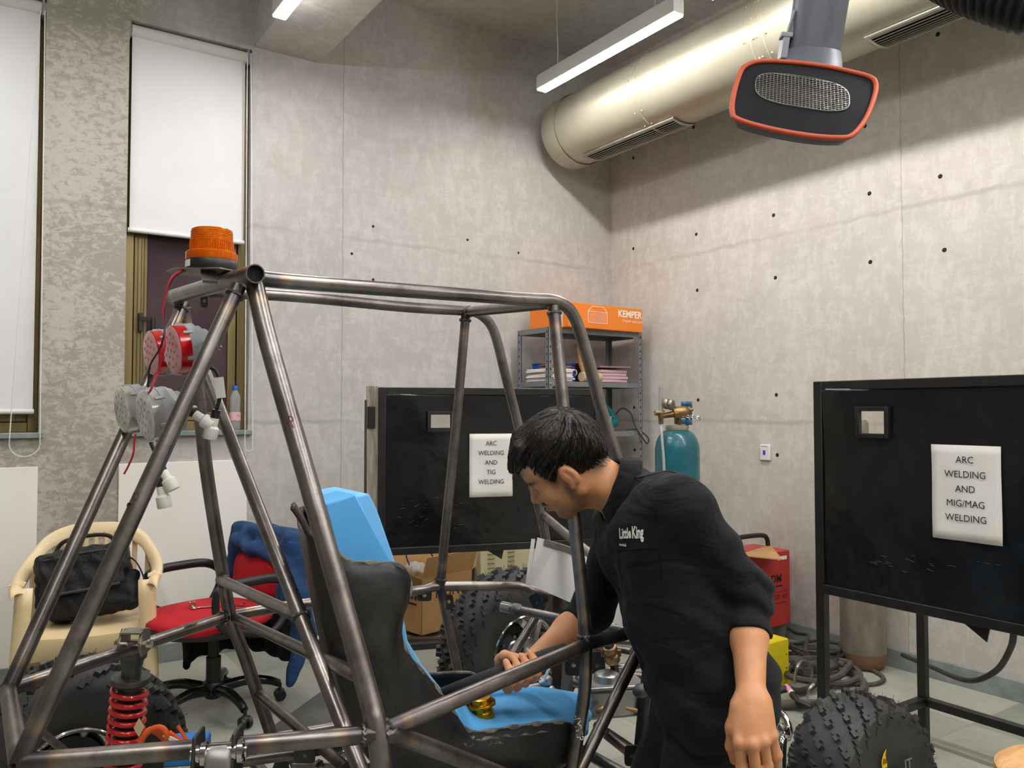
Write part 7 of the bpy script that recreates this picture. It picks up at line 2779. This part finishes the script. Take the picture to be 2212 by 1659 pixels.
def hit(x, y):
    h_ = sbv.ray_cast(CAM, ray(x, y).normalized(), 5)
    return h_[0] if h_[0] is not None else at(x, y, 1.75)


vx_ = ray(1360, 1150).normalized()
ex_ = (RGT - vx_ * RGT.dot(vx_)).normalized()
ey_ = (UPV - vx_ * UPV.dot(vx_)).normalized()
ex_, ey_ = ex_ + ey_ * .05, ey_ - ex_ * .05
text_on(lt, 'Little', hit(1350, 1153), ex_, ey_, .030, bvh=sbv, bold=.0009, xs=.40, lift=.0014)
text_on(lt, 'King', hit(1377, 1151), ex_, ey_, .034, bvh=sbv, bold=.0011, xs=.38, lift=.0014)
lt.build('printed_name', M_whiteink, SHIRT, smooth=False)
tg_ = MB()
for k in range(6):
    q = at(1352 + 2.3 * k, 1196 - .2 * k, 1.6)
    h_ = sbv.ray_cast(q, FWD, 1.0)
    if h_[0] is not None:
        tg_.obox(h_[0] - FWD * .0012 - UPV * .003, RGT * .0014, UPV * (.007 if k % 2 else .0055), FWD * .0008)
tg_.build('pocket_tag', M_whiteink, SHIRT, smooth=False)


def seam(pxs, rad=.0011, mat=None, nm='seam'):
    pts = []
    for (x, y) in pxs:
        h_ = sbv.ray_cast(CAM, ray(x, y).normalized(), 5)
        if h_[0] is not None:
            pts.append(h_[0] - ray(x, y).normalized() * .0006)
    if len(pts) > 2:
        MB().tube(smoothpath(pts, 4), rad, n=5).build(nm, mat or M_shirt, SHIRT)


seam([(1335 + 9 * k, 1188 - .5 * k) for k in range(10)])
seam([(1335 + 1.2 * k, 1188 + 11 * k) for k in range(10)])
seam([(1425 + 1.0 * k, 1184 + 11 * k) for k in range(9)])
seam([(1360, 1020), (1385, 1040), (1405, 1062), (1415, 1090), (1412, 1120), (1420, 1155)], .0014)
seam([(1370, 1032), (1390, 1030), (1415, 1024), (1440, 1018), (1462, 1022)], .0014)

# bracelet and trousers, shoes
bd = (Rwr - Rel).normalized()
bm = MB()
bc_ = Rwr + bd * .012
e_ = bd.orthogonal().normalized()
g_ = bd.cross(e_)
for k in range(26):
    a = 2 * math.pi * k / 26
    bm.ell(bc_ + (e_ * math.cos(a) + g_ * math.sin(a)) * .033 + bd * .008 * math.sin(a), (.0038, .0038, .0038), nu=8, nv=6)
bm.build('bracelet', PM('pale bead string', sr(214, 204, 206), .3, .3), PER)

S = SDF()
S.cone(A3(Lhi), A3(Rhi), .112, .112, .05)
for (h_, k_, f_) in ((Lhi, Lkn, Lft), (Rhi, Rkn, Rft)):
    S.cone(A3(h_), A3(k_), .104, .082, .05)
    S.cone(A3(k_), A3(f_ + up * .0), .080, .066, .04)
S.clips = [((0, 0, .045), (0, 0, -1))]
S.disp = lambda P: .004 * np.sin(P[:, 2] * 40 + (P @ A3(RGT)) * 30) * np.sin((P @ A3(fwd3)) * 20 + P[:, 2] * 12)
S.mesh(.009).build('trousers', M_trouser, PER, angle=0)
for f_ in (Lft, Rft):
    S = SDF()
    S.cone(A3(f_ - face_dir * .05 - up * .045), A3(f_ + face_dir * .14 - up * .055), .045, .034, .02)
    S.cone(A3(f_ - up * .02), A3(f_ + face_dir * .05 - up * .045), .046, .042, .03)
    S.clips = [((0, 0, .002), (0, 0, -1))]
    S.mesh(.006).build('shoe', M_shoe, PER, angle=0)
